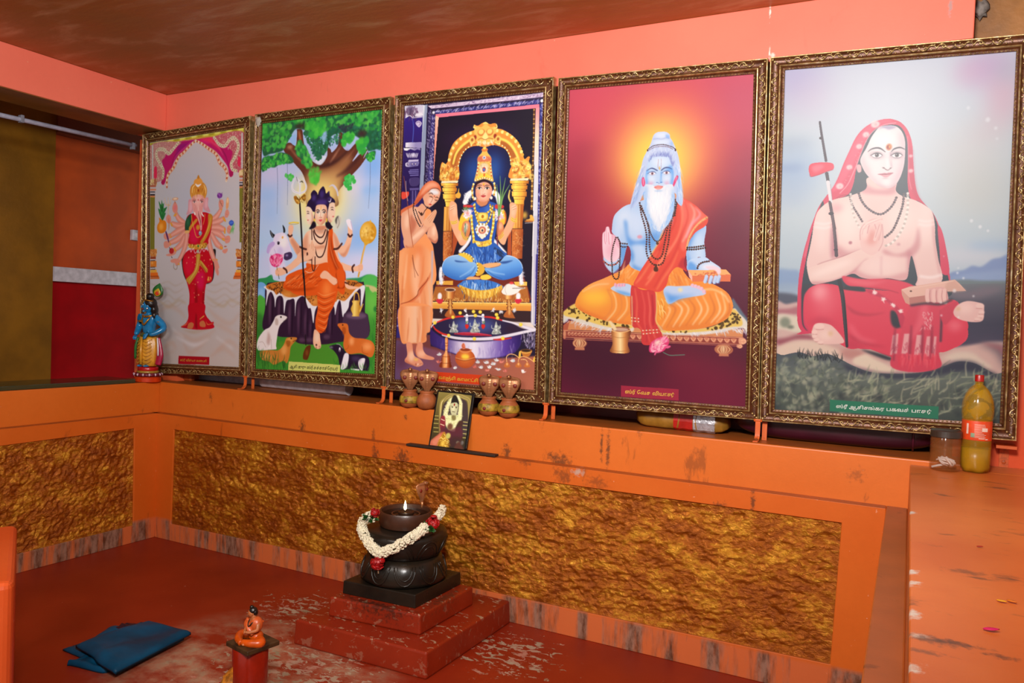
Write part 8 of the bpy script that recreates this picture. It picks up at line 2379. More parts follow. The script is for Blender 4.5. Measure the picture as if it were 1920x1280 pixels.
pt4=painting(4,'framed painting of a blue white-bearded sage in orange on dark red ground',ART4,(760, 1262),[(2.4327, -0.0191), (3.2732, -0.0001), (3.2863, 1.344), (2.4059, 1.3531)],[(2.4778, 0.0317), (3.2212, 0.0488), (3.232, 1.2978), (2.4585, 1.3)],1.7,0.78,'ஸ்ரீ ேவத வியாசர்',[(280.7, 1229.7), (483.5, 1228.8), (482.0, 1250.9), (280.3, 1253.4)],'e0b23c',0.012)
pt5=painting(5,'largest, rightmost framed painting of a seated monk in a pink-red hooded robe',ART5,(735, 1262),[(3.2807, -0.0013), (4.0855, 0.0192), (4.1123, 1.3362), (3.2891, 1.3458)],[(3.3331, 0.0472), (4.0453, 0.0679), (4.0624, 1.2829), (3.3412, 1.2987)],1.55,0.66,'ஸ்ரீ ஆதிசங்கர பகவத் பாதர்',[(213.3, 1228.2), (525.3, 1227.5), (525.2, 1248.5), (213.1, 1248.0)],'d8dcd4',0.014)
PUT=(0.7371, 0.0193)
b=MB();_p=pp(*PUT,.0);b.ball(_p,(.018,.006,.024),14,fn=lambda d:1+.2*math.sin(8*d.x+5*d.z));o=obj('dried_putty',b,mat('b8b0a4',.8,bs=60),pt2,smooth=True);o['label']='pale dried putty on the upper left corner'
PB=[]
# ---------------------------------------------------------------- plinth and stone lamp
px=lambda *a:a
def frustum(b,pts,z0,z1,k=.985):
    cx=sum(p[0] for p in pts)/4;cy=sum(p[1] for p in pts)/4
    v=[(x,y,z0) for x,y in pts]+[(cx+(x-cx)*k,cy+(y-cy)*k,z1) for x,y in pts]
    return b.add(v,[(3,2,1,0),(4,5,6,7)]+[(i,(i+1)%4,4+(i+1)%4,4+i) for i in range(4)])
def square(cx,cy,s,rot=0.):
    return [(cx+s/2*(a*math.cos(rot)-b*math.sin(rot)),cy+s/2*(a*math.sin(rot)+b*math.cos(rot))) for a,b in ((-1,-1),(1,-1),(1,1),(-1,1))]
pl=empty('stepped_plinth',(1.996,-.36,0));tag(pl,'low two-stepped red painted plinth with chipped edges on the floor','plinth')
O0=lambda pts:[(x-1.996,y+.36) for x,y in pts]
obj('lower_step',frustum(MB(),O0([(1.684,-.69),(2.296,-.67),(2.308,-.035),(1.70,-.035)]),0,.098),PLINTH,pl,bevel=.008)
obj('upper_step',frustum(MB(),O0([(1.772,-.592),(2.188,-.556),(2.197,-.168),(1.79,-.18)]),.098,.176),PLINTH,pl,bevel=.008)
def stone():
    t=NT('oily_black_stone');c=t.ramp(t.noise(9,5),[(.35,'120f0b'),(.7,'241c14')]);t.bump(t.noise(40,5),.15,.004);return t.set(c,t.ramp(t.noise(12,4),[(.3,.24),(.7,.42)]),0,.34)
STONE=stone();LX,LY,LZ=1.965,-.353,.176
lp=empty('stone_oil_lamp',(LX,LY,LZ));tag(lp,'black stone lotus oil lamp with a small burning flame on the red plinth','lamp')
obj('square_base',frustum(MB(),[(x-LX,y-LY) for x,y in [(1.795,-.535),(2.133,-.513),(2.138,-.178),(1.80,-.19)]],0,.053,.99),STONE,lp,bevel=.004)
def lotus(z0,prof,n,rp,zc,up,pw,ph):
    b=MB().lathe([(r,z0+z) for r,z in prof],64,wob=lambda a,s,r:1+.018*abs(math.sin(n*a/2))*math.sin(PI*s))
    for k in range(n):
        a0=2*PI*(k+.5)/n
        for sc,rad in ((1,.0042),(.7,.003)):
            pts=[]
            for q in np.linspace(0,PI,11):
                u=math.cos(q)*pw*sc;w=math.sin(q)*ph*sc*(1 if up else -1)
                z=zc+w-(0 if up else -0)
                r=np.interp(z,[p[1] for p in prof],[p[0] for p in prof]);a=a0+u/r
                pts.append((r*1.012*math.cos(a),r*1.012*math.sin(a),z0+z))
            b.tube(pts,[rad*.5,rad,rad,rad*.5],6)
    return b
pr1=[(.158,0),(.170,.006),(.174,.02),(.172,.045),(.165,.07),(.155,.09),(.142,.102)]
obj('lotus_foot',lotus(.053,pr1,10,.17,.085,False,.042,.07),STONE,lp,smooth=True)
pr2=[(.128,0),(.147,.010),(.160,.03),(.168,.055),(.172,.08),(.169,.098),(.156,.108),(.12,.114)]
obj('lotus_bowl',lotus(.150,pr2,9,.17,.02,True,.048,.065),STONE,lp,smooth=True)
DK=mat('45281a',.35,.0,.5,bs=40,bst=.2)
obj('oil_dish',MB().lathe([(.085,.262),(.104,.268),(.110,.285),(.111,.322),(.107,.330),(.100,.328),(.097,.312),(.078,.309),(.062,.309),(.060,.315),(.054,.315),(.051,.302),(.0,.300)],64),DK,lp,smooth=True,auto=50)
obj('oil_pool',MB().lathe([(.096,.3135),(.0,.3137)],48),mat('160b05',.06,0,.6,var=.02),lp,smooth=True)
obj('wick_cup',MB().lathe([(.03,.305),(.034,.322),(.03,.327),(.026,.32),(.0,.318)],28,M=Matrix.Translation((.005,-.006,0))),mat('3a2416',.3,.3),lp,smooth=True)
obj('wick',MB().tube([(.0,-.01,.318),(.006,-.016,.326),(.008,-.018,.333)],[.003,.002]),mat('2a1c14',.8),lp)
fm=NT('lamp_flame');fm.b.inputs['Emission Color'].default_value=(1,.72,.32,1);fm.b.inputs['Emission Strength'].default_value=14
obj('flame',MB().lathe([(.0,.331),(.005,.337),(.0062,.345),(.0045,.356),(.002,.366),(.0,.373)],16,M=Matrix.Translation((.008,-.018,0))),fm.set('ffd070',.5),lp,smooth=True)
COP=mat('b87a50',.34,.5,.5,bs=60,bst=.25);COPD=mat('7a1c0c',.5)
def cobra_hood(name,m,parent,s,z0,M=None):
    """flattened spread hood with ribbed throat, facing -y"""
    b=MB();n=26;W=[(0,.010),(.15,.015),(.3,.025),(.5,.038),(.7,.047),(.84,.047),(.93,.039),(.98,.024),(1,.006)]
    v=[];f=[];H=.098
    for i in range(n):
        t=i/(n-1);w=np.interp(t,[a for a,_ in W],[q for _,q in W])*s*.98
        y=-.010*s*math.sin(t*PI*.9)-(.012*s if t>.85 else 0)*(t-.85)/.15
        for j in range(13):
            u=j/6-1;v.append((w*u,y+.010*s*u*u*(.4+t)-.0045*s*max(0,1-(u/.22)**2)*(1+.25*math.sin(i*2.4)),z0+H*s*t))
    for i in range(n-1):
        for j in range(12): f.append((i*13+j,i*13+j+1,(i+1)*13+j+1,(i+1)*13+j))
    b.add(v,f);b.ball((0,-.016*s,z0+H*s*.99),(.0065*s,.012*s,.0055*s),12)
    if M is not None:b.move(M)
    o=obj(name,b,m,parent,smooth=True);sd=o.modifiers.new('thick','SOLIDIFY');sd.thickness=.003*s;sd.offset=1
    for sx in (-1,1):
        d=MB().ball((sx*.024*s,-.0105*s,z0+H*s*.62),(.0085*s,.003*s,.0085*s),12)
        if M is not None:d.move(M)
        obj('spectacle_mark',d,COPD,o,smooth=True)
    for sx in (-1,1):
        d=MB().ball((sx*.006*s,-.027*s,z0+H*s*1.02),(.0025*s,)*3,8)
        if M is not None:d.move(M)
        obj('eye',d,mat('1a0a06',.3),o,smooth=True)
    return o
ck=empty('cobra_ornament',(LX+.012,LY+.10,LZ+.332),.35);tag(ck,'small copper cobra hood standing behind the lamp dish','ornament')
obj('stem',MB().tube([(0,0,-.012),(0,.002,.0),(0,0,.012)],[.006,.005,.006]),COP,ck,smooth=True);cobra_hood('hood',COP,ck,.88,.010,Matrix.Rotation(1.15,4,'Z'))
# garland lying over the bowl
ga=empty('flower_garland',(LX,LY,LZ));tag(ga,'white jasmine garland with red roses draped over the black stone lamp','garland')
def lamp_px(p): return tuple(a-b for a,b in zip(p,(LX,LY,LZ)))
gp=[lamp_px(p) for p in ((1.9206,-0.5171,0.5043),(1.8669,-0.4979,0.4792),(1.8615,-0.5027,0.4405),(1.9033,-0.5274,0.4142),(1.9431,-0.5367,0.3869),(1.9805,-0.5374,0.3744),(2.0262,-0.5276,0.3946),(2.0704,-0.5026,0.4253),(2.1037,-0.4724,0.4552),(2.1218,-0.4373,0.4777))]
gp2=[lamp_px(p) for p in ((2.1329,-0.3905,0.5013),(2.1299,-0.3473,0.5134),(2.0929,-0.2732,0.5150))]
rng=random.Random(7)
def blossoms(path,n,rad,sz):
    b=MB();sp=spline(path,10);m=len(sp)
    for k in range(n):
        f=k/(n-1)*(m-1);i=min(int(f),m-2);c=Vector(sp[i]).lerp(Vector(sp[i+1]),f-i);t=(Vector(sp[i+1])-Vector(sp[i])).normalized()
        a=rng.uniform(0,2*PI);d=t.orthogonal().normalized();d=Matrix.Rotation(a,3,t)@d
        s=sz*rng.uniform(.8,1.25);q=c+d*rad*rng.uniform(.55,1.0)
        R=d.to_track_quat('Z','Y').to_matrix()
        for p in range(5):
            e=2*PI*p/5+rng.uniform(-.3,.3);b.ball(q+R@Vector((math.cos(e)*s*.75,math.sin(e)*s*.75,rng.uniform(-.2,.2)*s)),(s*.62,s*.62,s*.38),6,R.to_4x4())
    return b
WH=mat('efe6c8',.6,vs=80);RO=mat('b00c10',.45,vs=90,var=.25);LF=mat('1e5a1c',.5,vs=60,var=.3)
fl=obj('white_blossoms',blossoms(gp,360,.0195,.0088),WH,ga,smooth=True);fl['kind']='stuff'
fl=obj('white_blossoms',blossoms(gp2,70,.016,.008),WH,ga,smooth=True);fl['kind']='stuff'
def rose(c,n,r):
    b=MB()
    for k in range(n):
        a=rng.uniform(0,2*PI);e=rng.uniform(-1,1);d=Vector((math.cos(a)*math.sqrt(1-e*e),math.sin(a)*math.sqrt(1-e*e),e));M=d.to_track_quat('Z','Y').to_matrix().to_4x4()
        b.ball(Vector(c)+d*r*rng.uniform(.4,.95),(r*.5,r*.42,r*.13),8,M)
    return b
R1,R2,R3=lamp_px((1.9279,-0.5138,0.5218)),lamp_px((2.1344,-0.4076,0.4902)),lamp_px((1.9697,-0.5379,0.3326))
obj('red_rose',rose(R1,30,.020),RO,ga,smooth=True);obj('red_rose',rose(R2,50,.029),RO,ga,smooth=True);obj('rose_pendant',rose(R3,44,.030).add(rose((R3[0]+.004,R3[1],R3[2]+.02),22,.018).v,rose(R3,22,.018).f),RO,ga,smooth=True)
def leaves(c,n,r):
    b=MB()
    for k in range(n):
        a=rng.uniform(0,2*PI);e=rng.uniform(-.6,.6);d=Vector((math.cos(a),math.sin(a),e)).normalized();u=d.orthogonal().normalized()*r*.22;p=Vector(c);w=d.cross(u).normalized()*r*.03
        b.add([p+d*r*.2,p+d*r*.6+u+w,p+d*r*1.1,p+d*r*.6-u+w],[(0,1,2),(0,2,3)])
    return b
obj('leaf_spray',leaves(lamp_px((1.9057,-0.5144,0.4972)),40,.034),LF,ga);obj('leaf_spray',leaves(lamp_px((2.1287,-0.4325,0.4756)),40,.032),LF,ga)
obj('pendant_string',MB().tube([(R3[0],R3[1],R3[2]-.02),(R3[0]+.006,R3[1]-.004,R3[2]-.04)],.0025),mat('8a6a4a',.7),ga)
# ---------------------------------------------------------------- clay pots with cobra hoods on the ledge
CLAY=mat('a85a2c',.6,vs=30,bs=90,bst=.25);PASTE=mat('b8922a',.55,vs=50,var=.3,bs=60,bst=.4);KUM=mat('7a0c06',.6)
def clay_pot(band=True):
    r=empty('cobra_pot',(0,0,0))
    pr=[(.026,0),(.036,.006),(.045,.022),(.0475,.036),(.043,.054),(.034,.066),(.030,.071),(.033,.076),(.0345,.080),(.032,.083),(.027,.080),(.024,.070),(.0,.066)]
    obj('pot_body',MB().lathe(pr,36),CLAY,r,smooth=True)
    if band:
        b=MB().lathe([(.0455,.021),(.0478,.024),(.0490,.036),(.0455,.050),(.042,.0555)],40,wob=lambda a,s,q:1+.006*math.sin(5*a+3*s)+.004*math.sin(11*a))
        obj('sandal_paste_band',b,PASTE,r,smooth=True)
        obj('kumkum_dot',MB().ball((-.012,-.0475,.034),(.0075,.003,.0075),12),KUM,r,smooth=True)
    cobra_hood('cobra_hood',COP,r,1.07,.074)
    return r
def dup(r,loc,rz):
    n=r.copy();COL.objects.link(n);n.location=loc;n.rotation_euler=(0,0,rz)
    for c in list(r.children):
        k=c.copy();COL.objects.link(k);k.parent=n
        for d in list(c.children): e=d.copy();COL.objects.link(e);e.parent=k
    return n
g='clay pots with copper cobra hoods on the ledge'
p1=clay_pot();p1.location=(1.712,.012,ZL);p1.rotation_euler=(0,0,.5);tag(p1,'leftmost small clay pot with yellow band and copper cobra hood','pot',g)
p2=clay_pot(False);p2.location=(1.808,.010,ZL);p2.rotation_euler=(0,0,.5);tag(p2,'plain clay pot with cobra hood partly behind the small leaning photo','pot',g)
p3=dup(p1,(2.136,.012,ZL),.35);tag(p3,'yellow-banded clay pot with cobra hood just right of the small photo','pot',g)
p4=dup(p1,(2.237,.010,ZL),.3);tag(p4,'rightmost clay pot with yellow band and copper cobra hood','pot',g)
# small framed photo leaning on the parapet, on a thin dark slat
sl=obj('wooden_slat',MB().box(-.232,.232,-.018,.018,-.005,.005),mat('2a1c12',.6,vs=40),None,bevel=.002,loc=(1.99,-.052,.7142));sl.location=(1.985,-.047,.7165);sl.rotation_euler=(0,.0,.0);tag(sl,'thin dark wooden slat lying on the narrow ledge beneath the small photo','slat')
ph=empty('leaning_photo',(0,0,0));tag(ph,'small dark-framed photo of a garlanded idol leaning below the cobra pots','photo')
q0,q1,q2,q3=[Vector(p) for p in ((1.8650,-0.0495,0.7162),(2.0637,-0.0465,0.7267),(2.0551,0.0236,0.9686),(1.8573,0.0238,0.9694))]
nrm=(q1-q0).cross(q3-q0).normalized();nrm=nrm if nrm.y<0 else -nrm
Q=[q3,q2,q1,q0]
def lean(u,v,d=0): return (Q[0]*(1-u)+Q[1]*u)*(1-v)+(Q[3]*(1-u)+Q[2]*u)*v+nrm*d
bb=MB();bb.add([lean(*a,.001) for a in ((0,0),(1,0),(1,1),(0,1))]+[lean(*a,-.008) for a in ((0,0),(1,0),(1,1),(0,1))],[(0,1,2,3),(7,6,5,4)]+[(i,(i+1)%4,4+(i+1)%4,4+i) for i in range(4)])
obj('photo_frame',bb,mat('14100c',.3),ph,bevel=.001)
picture('photo_print',ART6,*SIZE6,[(.045,.03),(.94,.035),(.955,.965),(.04,.965)],lambda u,v:lean(u,v,.0016),.8,ph,GAIN6,.4)
# ---------------------------------------------------------------- jar, thread, bottle on the slab
def clear(name,col,rough=.05,alpha=.25,ior=1.45):
    t=NT(name);return t.set(col,rough,0,.5,Transmission_Weight=1.0,IOR=ior)
PET=NT('clear_plastic').set('b06a38',.08,0,.9,Alpha=.16)
jx,jy=(3.9108,-0.0219)
jr=empty('plastic_jar',(jx-.006,jy-.025,.861));tag(jr,'clear plastic jar with dark screw lid standing beside the bottle','jar')
R=.057;jr.scale=(.81,.81,1)
obj('jar_body',MB().lathe([(.0,.002),(R-.006,.0),(R,.006),(R,.052),(R-.0015,.055),(R,.058),(R,.066),(R-.0015,.069),(R,.072),(R,.080),(R-.0015,.083),(R,.086),(R,.104),(R-.005,.112),(R-.005,.118),(R-.0065,.118),(R-.0065,.111),(R-.0015,.103),(R-.0015,.007),(R-.007,.0015+.002),(.0,.0038)],48),PET,jr,smooth=True,auto=60)
b=MB().lathe([(.0,.134),(R-.004,.134),(R,.131),(R+.001,.112),(R-.001,.110),(R-.003,.111)],64,wob=lambda a,s,r:1+(.008*math.sin(40*a) if .3<s<.9 else 0))
obj('screw_lid',b,mat('3c3028',.35),jr,smooth=True,auto=40)
th=MB();rg=random.Random(3)
for k in range(11):
    c=Vector((rg.uniform(-.008,.012),rg.uniform(-.012,.008),.03));a=rg.uniform(0,PI);e=rg.uniform(.3,1.2);M=Matrix.Rotation(a,3,'Z')@Matrix.Rotation(e,3,'X')
    th.tube([c+M@Vector((math.cos(t)*.025,math.sin(t)*rg.uniform(.012,.02),0)) for t in np.linspace(0,5.6,16)],.0030,6)
th.tube([(-.038,-.012,.008),(-.02,-.014,.015),(0,-.01,.02)],.004,6)
o=obj('cotton_thread',th,mat('ece4dc',.8),None,smooth=True,loc=(jx-.006,jy-.025,.861));tag(o,'tangled bundle of white cotton thread inside the clear jar','thread')
bx,by=(3.9929,-0.0150)
bt=empty('plastic_bottle',(bx,by,.861));tag(bt,'large plastic bottle of yellow oil with orange label and red cap','bottle')
bt.scale=(.8,.8,1)
bp=[(.0,.012),(.018,.010),(.034,.001),(.048,.002),(.0535,.016),(.055,.04),(.055,.085),(.0535,.088),(.055,.091),(.0535,.095),(.055,.099),(.054,.104),(.0545,.11),(.0535,.112),(.0535,.168),(.0555,.172),(.0585,.195),(.0590,.215),(.056,.236),(.049,.255),(.039,.271),(.026,.283),(.0165,.289),(.0150,.293),(.0165,.294),(.0165,.297),(.0135,.299),(.0135,.303)]
obj('bottle_body',MB().lathe(bp,40,wob=lambda a,s,r:1-(.16*abs(math.sin(2.5*a))**3 if s<.12 and r>.02 else 0)),NT('oily_clear_plastic').set('b89020',.1,0,.8,Alpha=.38),bt,smooth=True)
obj('yellow_oil',MB().lathe([(.0,.014),(.030,.005),(.045,.005),(.0505,.018),(.052,.04),(.052,.078),(.0,.078)],40,wob=lambda a,s,r:1-(.16*abs(math.sin(2.5*a))**3 if s<.5 and .02<r and s<.4 else 0)),mat('b07a10',.3,vs=30),bt,smooth=True)
t=NT('oil_film');n=t.noise(18,4,.5,None,.6);k=t.ramp(n,[(.47,0.),(.53,1.)]);t.l(t.math('MULTIPLY',k,.8),t.b.inputs['Alpha'])
obj('oil_film',MB().lathe([(.0505,.175),(.055,.195),(.0555,.215),(.0525,.236),(.0455,.255),(.036,.270),(.023,.282),(.013,.289),(.011,.296)],40),t.set('b8860f',.3),bt,smooth=True)
obj('red_cap',MB().lathe([(.0155,.299),(.0165,.300),(.0165,.318),(.015,.321),(.0,.321)],36,wob=lambda a,s,r:1+.03*abs(math.sin(16*a)) if r>.0155 else 1),mat('b01408',.35),bt,smooth=True,auto=40)
lb=obj('bottle_label',MB().lathe([(.0548,.108),(.0550,.109),(.0550,.171),(.0548,.172)],48),mat('e0481a',.4),bt,smooth=True)
mk=MB();ca=math.atan2(-2.985-by,3.785-bx)
def lab(a0,a1,z0,z1,out=.0556):
    n=6;v=[];
    for i in range(n+1):
        a=ca+a0+(a1-a0)*i/n;v+=[(out*math.cos(a),out*math.sin(a),z0),(out*math.cos(a),out*math.sin(a),z1)]
    mk.add(v,[(2*i,2*i+2,2*i+3,2*i+1) for i in range(n)])
rg=random.Random(5)
for k in range(11): z=.160-k*.0042;lab(-.15,.15+rg.uniform(.2,.5),z,z+.0012)
lab(.35,.75,.138,.150);lab(-.7,-.55,.128,.162);lab(.15,.55,.114,.116);lab(.6,.8,.112,.115)
obj('label_print',mk,mat('e8c8b8',.5),lb)
mk=MB();lab(-.38,-.12,.118,.132);obj('label_panel',mk,mat('8a9a7a',.5),lb)
# ---------------------------------------------------------------- petals on the slab
def petal(loc,s,rz,m,label):
    b=MB();n=8
    for i in range(n+1):
        for j in range(5):
            u=i/n;w=math.sin(PI*(.08+.9*u))*.5;b.v.append((u*s,(j/2-1)*w*s*.55,.002+.12*s*(j/2-1)**2*.6+.1*s*u*u))
    b.f=[(i*5+j,(i+1)*5+j,(i+1)*5+j+1,i*5+j+1) for i in range(n) for j in range(4)]
    o=obj('flower_petal',b,m,None,smooth=True,loc=loc);o.rotation_euler=(0,0,rz);so=o.modifiers.new('t','SOLIDIFY');so.thickness=.0008
    tag(o,label,'petal','fallen petals on the orange slab')
petal((3.9026,-1.6244,0.8610),.022,.2,mat('d81c64',.5),'bright pink flower petal lying alone on the orange slab')
petal((3.9336,-1.4588,0.8610),.016,-.5,mat('e8a818',.5),'yellow flower petal on the slab, the one further left')
petal((3.9498,-1.4482,0.8610),.018,-.8,mat('d87818',.5),'orange-yellow flower petal at the right edge of the slab')
petal((3.9290,-1.0891,0.8610),.012,.1,mat('a01810',.5),'tiny dark red petal in the middle of the slab')
# ---------------------------------------------------------------- brackets, things behind the pictures
RUST=chipped('rusty_orange_iron','c8541c','d8662a','6a3418',26,.56,.5,'5a2c14')
def bracket(x,zt,y=.055,label='',xo=.02):
    b=MB()
    def strip(path,w,t):
        v=[];f=[];n=len(path)
        for i,p in enumerate(path):
            p=Vector(p);d=(Vector(path[min(i+1,n-1)])-Vector(path[max(i-1,0)])).normalized();nn=Vector((0,-d.z,d.y))*t/2
            for sx in (-1,1):
                for sn in (-1,1): v.append((p.x+sx*w/2,p.y+nn.y*sn,p.z+nn.z*sn))
        for i in range(n-1):
            a=i*4;c=a+4;f+=[(a,a+1,c+1,c),(a+1,a+3,c+3,c+1),(a+3,a+2,c+2,c+3),(a+2,a,c,c+2)]
        f+=[(0,2,3,1),(4*n-4,4*n-3,4*n-1,4*n-2)];b.add(v,f)
    strip(spline([(0,-.045,.003),(0,-.02,.004),(0,-.004,.016),(0,.0,.035),(0,0,zt-ZL)],4),.018,.004)
    strip([(0,.0,zt-ZL),(0,-.004,zt-ZL+.008)],.03,.004)
    strip([(0,-.006,zt-ZL+.006),(0,.06,zt-ZL-.004)],.018,.004)
    strip([(xo,.035,.001),(xo,.035,zt-ZL-.004)],.018,.004)
    o=obj('iron_bracket',b,RUST,None,loc=(x,y,ZL));tag(o,label,'bracket','iron brackets holding the paintings off the ledge');return o
BK=BRACKETS
for (x,zt),l in zip(BK,('orange iron bracket under the seam of elephant-headed and tree pictures','orange iron bracket left of the leftmost cobra pot','orange iron bracket right of the rightmost cobra pot','rusty orange iron bracket under the seam of the two largest paintings')): bracket(x,zt,.055,l)
b=MB().box(-.014,.014,-.006,0,-.085,0).box(-.03,.03,-.07,-.0005,-.001,.009);b.ball((0,-.006,-.055),(.007,.003,.007),10)
o=obj('iron_bracket',b,RUST,None,loc=(4.0899,.1695,0.9333));tag(o,'iron strap screwed to the pillar under the right end of the rightmost painting','bracket','iron brackets holding the paintings off the ledge')
o=obj('white_board',MB().box(-.50,.50,-.008,.008,0,.10),mat('dcd0e0',.5),None,bevel=.002,loc=(.30,.262,ZL+.001));o.rotation_euler=(-.1,0,0);tag(o,'pale lilac board standing on the ledge behind the first two paintings','board')
b=MB().tube([(-.30,0,0),(.0,0,0),(.30,0,0)],.034,20);o=obj('paper_roll',b,mat('e4e0ec',.5),None,smooth=True,auto=50,loc=(.90,.20,ZL+.035));tag(o,'rolled white sheet lying on the ledge under the tree painting','roll')
o=obj('clay_wedge',MB().prism([(-.06,-.02),(.06,-.02),(.06,.02),(-.06,.02)],0,.05),mat('b85018',.6,bs=50),None,bevel=.012,loc=(.02,.165,ZL));tag(o,'small orange block tucked under the elephant-headed painting beside the blue statue','block')
# packet
pk=empty('biscuit_packet',(2.962,.18,ZL));pk.rotation_euler=(0,0,-.05);tag(pk,'brown packet in shiny wrapping on the ledge under the blue sage painting','packet')
b=MB();n=20
v=[];f=[]
for i in range(n+1):
    u=i/n*2-1;k=(1-abs(u)**6)**.5*.5+.5 if abs(u)<1 else .5
    for j in range(12):
        a=2*PI*j/12;c,s=math.cos(a),math.sin(a);q=lambda x:math.copysign(abs(x)**.5,x);v.append((u*.19+.004*math.sin(9*a+i),q(c)*.06*k+.003*math.sin(i*1.7),.040+q(s)*.040*k))
for i in range(n):
    for j in range(12): f.append((i*12+j,i*12+(j+1)%12,(i+1)*12+(j+1)%12,(i+1)*12+j))
b.add(v,f+[tuple(range(11,-1,-1)),tuple(n*12+j for j in range(12))]);obj('packet_body',b,mat('9a6a24',.3,bs=30),pk,smooth=True)
def wrapstrip(x0,x1,m,name):
    b=MB();v=[];f=[]
    for i in range(7):
        x=x0+(x1-x0)*i/6
        for j in range(12):
            a=2*PI*j/12;c,s=math.cos(a),math.sin(a);q=lambda x:math.copysign(abs(x)**.5,x);v.append((x,q(c)*.0625,.0405+q(s)*.0415+.0012*math.sin(i*2.1+j)))
    for i in range(6):
        for j in range(12): f.append((i*12+j,i*12+(j+1)%12,(i+1)*12+(j+1)%12,(i+1)*12+j))
    obj(name,b.add(v,f),m,pk,smooth=False)
wrapstrip(-.02,.06,mat('b01c14',.25),'red_band');wrapstrip(.062,.15,mat('c8c4cc',.2,.6,bs=60,bst=.6),'foil_band')
# maroon bag
bg=empty('maroon_bag',(3.535,.23,ZL));tag(bg,'dark maroon padded bag lying on the ledge behind the rightmost painting','bag')
b=MB();v=[];f=[];n=28
for i in range(n+1):
    u=i/n*2-1;k=max(.02,(1-abs(u)**4.5))**.5
    for j in range(16):
        a=2*PI*j/16;c,s=math.cos(a),math.sin(a);q=lambda x:math.copysign(abs(x)**.55,x);v.append((u*.36,q(c)*.10*(k*.35+.65),.066+q(s)*.066*(k*.9+.1)))
for i in range(n):
    for j in range(16): f.append((i*16+j,i*16+(j+1)%16,(i+1)*16+(j+1)%16,(i+1)*16+j))
b.add(v,f+[tuple(range(15,-1,-1)),tuple(n*16+j for j in range(16))]);BAG=mat('3c0a1c',.35,vs=8,bs=14,bst=.3);obj('bag_body',b,BAG,bg,smooth=True)
for sx in (-1,1): obj('piping',MB().tube([(sx*.275,math.cos(a)*.101,.066+math.sin(a)*.067) for a in np.linspace(0,2*PI,25)],.004,6),mat('56182c',.4),bg,smooth=True)
# ---------------------------------------------------------------- left side: glass top, conduit, switch box
GL=NT('green_edged_glass').set('24402c',.04,0,.9,Alpha=.72)
gs=obj('glass_top',MB().box(-.262,-.012,-1.7,1.7,0,.02),GL,None,bevel=.002,loc=(0,-1.845,ZL+.0006));tag(gs,'thick green-edged glass sheet lying along the top of the left parapet','glass sheet')
cd=empty('conduit_pipe',(-.2,0,2.22));tag(cd,'pale grey conduit pipe clipped beneath the left ceiling beam','pipe')
obj('pipe',MB().tube([(0,-3.2,-.012),(0,-.78,-.012),(0,-.04,0)],.0115,14),mat('a8acc0',.4),cd,smooth=True)
for y in (-2.2,-1.5,-.68,-.06): obj('pipe_clip',MB().box(-.014,.014,y-.008,y+.008,-.026,.012),mat('7a7c88',.5),cd,bevel=.002)
sb=empty('switch_box',(-.9,0.4794,1.7807));tag(sb,'small white electrical box on the far left wall above the white ledge','switch box')
obj('box_body',MB().box(0,.03,-.03,.03,-.035,.035),mat('c8c4cc',.4),sb,bevel=.004);obj('switch_rocker',MB().box(.03,.034,-.01,.01,-.016,.016),mat('e0dce0',.35),sb,bevel=.001)
st=struct(obj('pillar_front',MB().prism([(x,y) for x,y in ((.90,-1.42),(1.46,-1.76),(1.515,-1.715),(1.53,-1.68),(1.50,-1.655),(.95,-1.33))],0,.5),wall_paint('orange_post_paint','da5520','e2622c','8f3206',.42,0.5,seed=12.,dusty=.0),None,bevel=.02))
# plaster chip at the end of the back beam
ch=obj('concrete_lump',MB().ball((0,0,0),(.022,.016,.028),14,fn=lambda d:1+.22*math.sin(7*d.x+5*d.z)+.15*math.cos(9*d.y)),mat('8a8078',.8,bs=60,var=.3),None,smooth=True,loc=(3.946,.118,2.4301));tag(ch,'broken grey concrete lump at the right end of the salmon beam','lump')
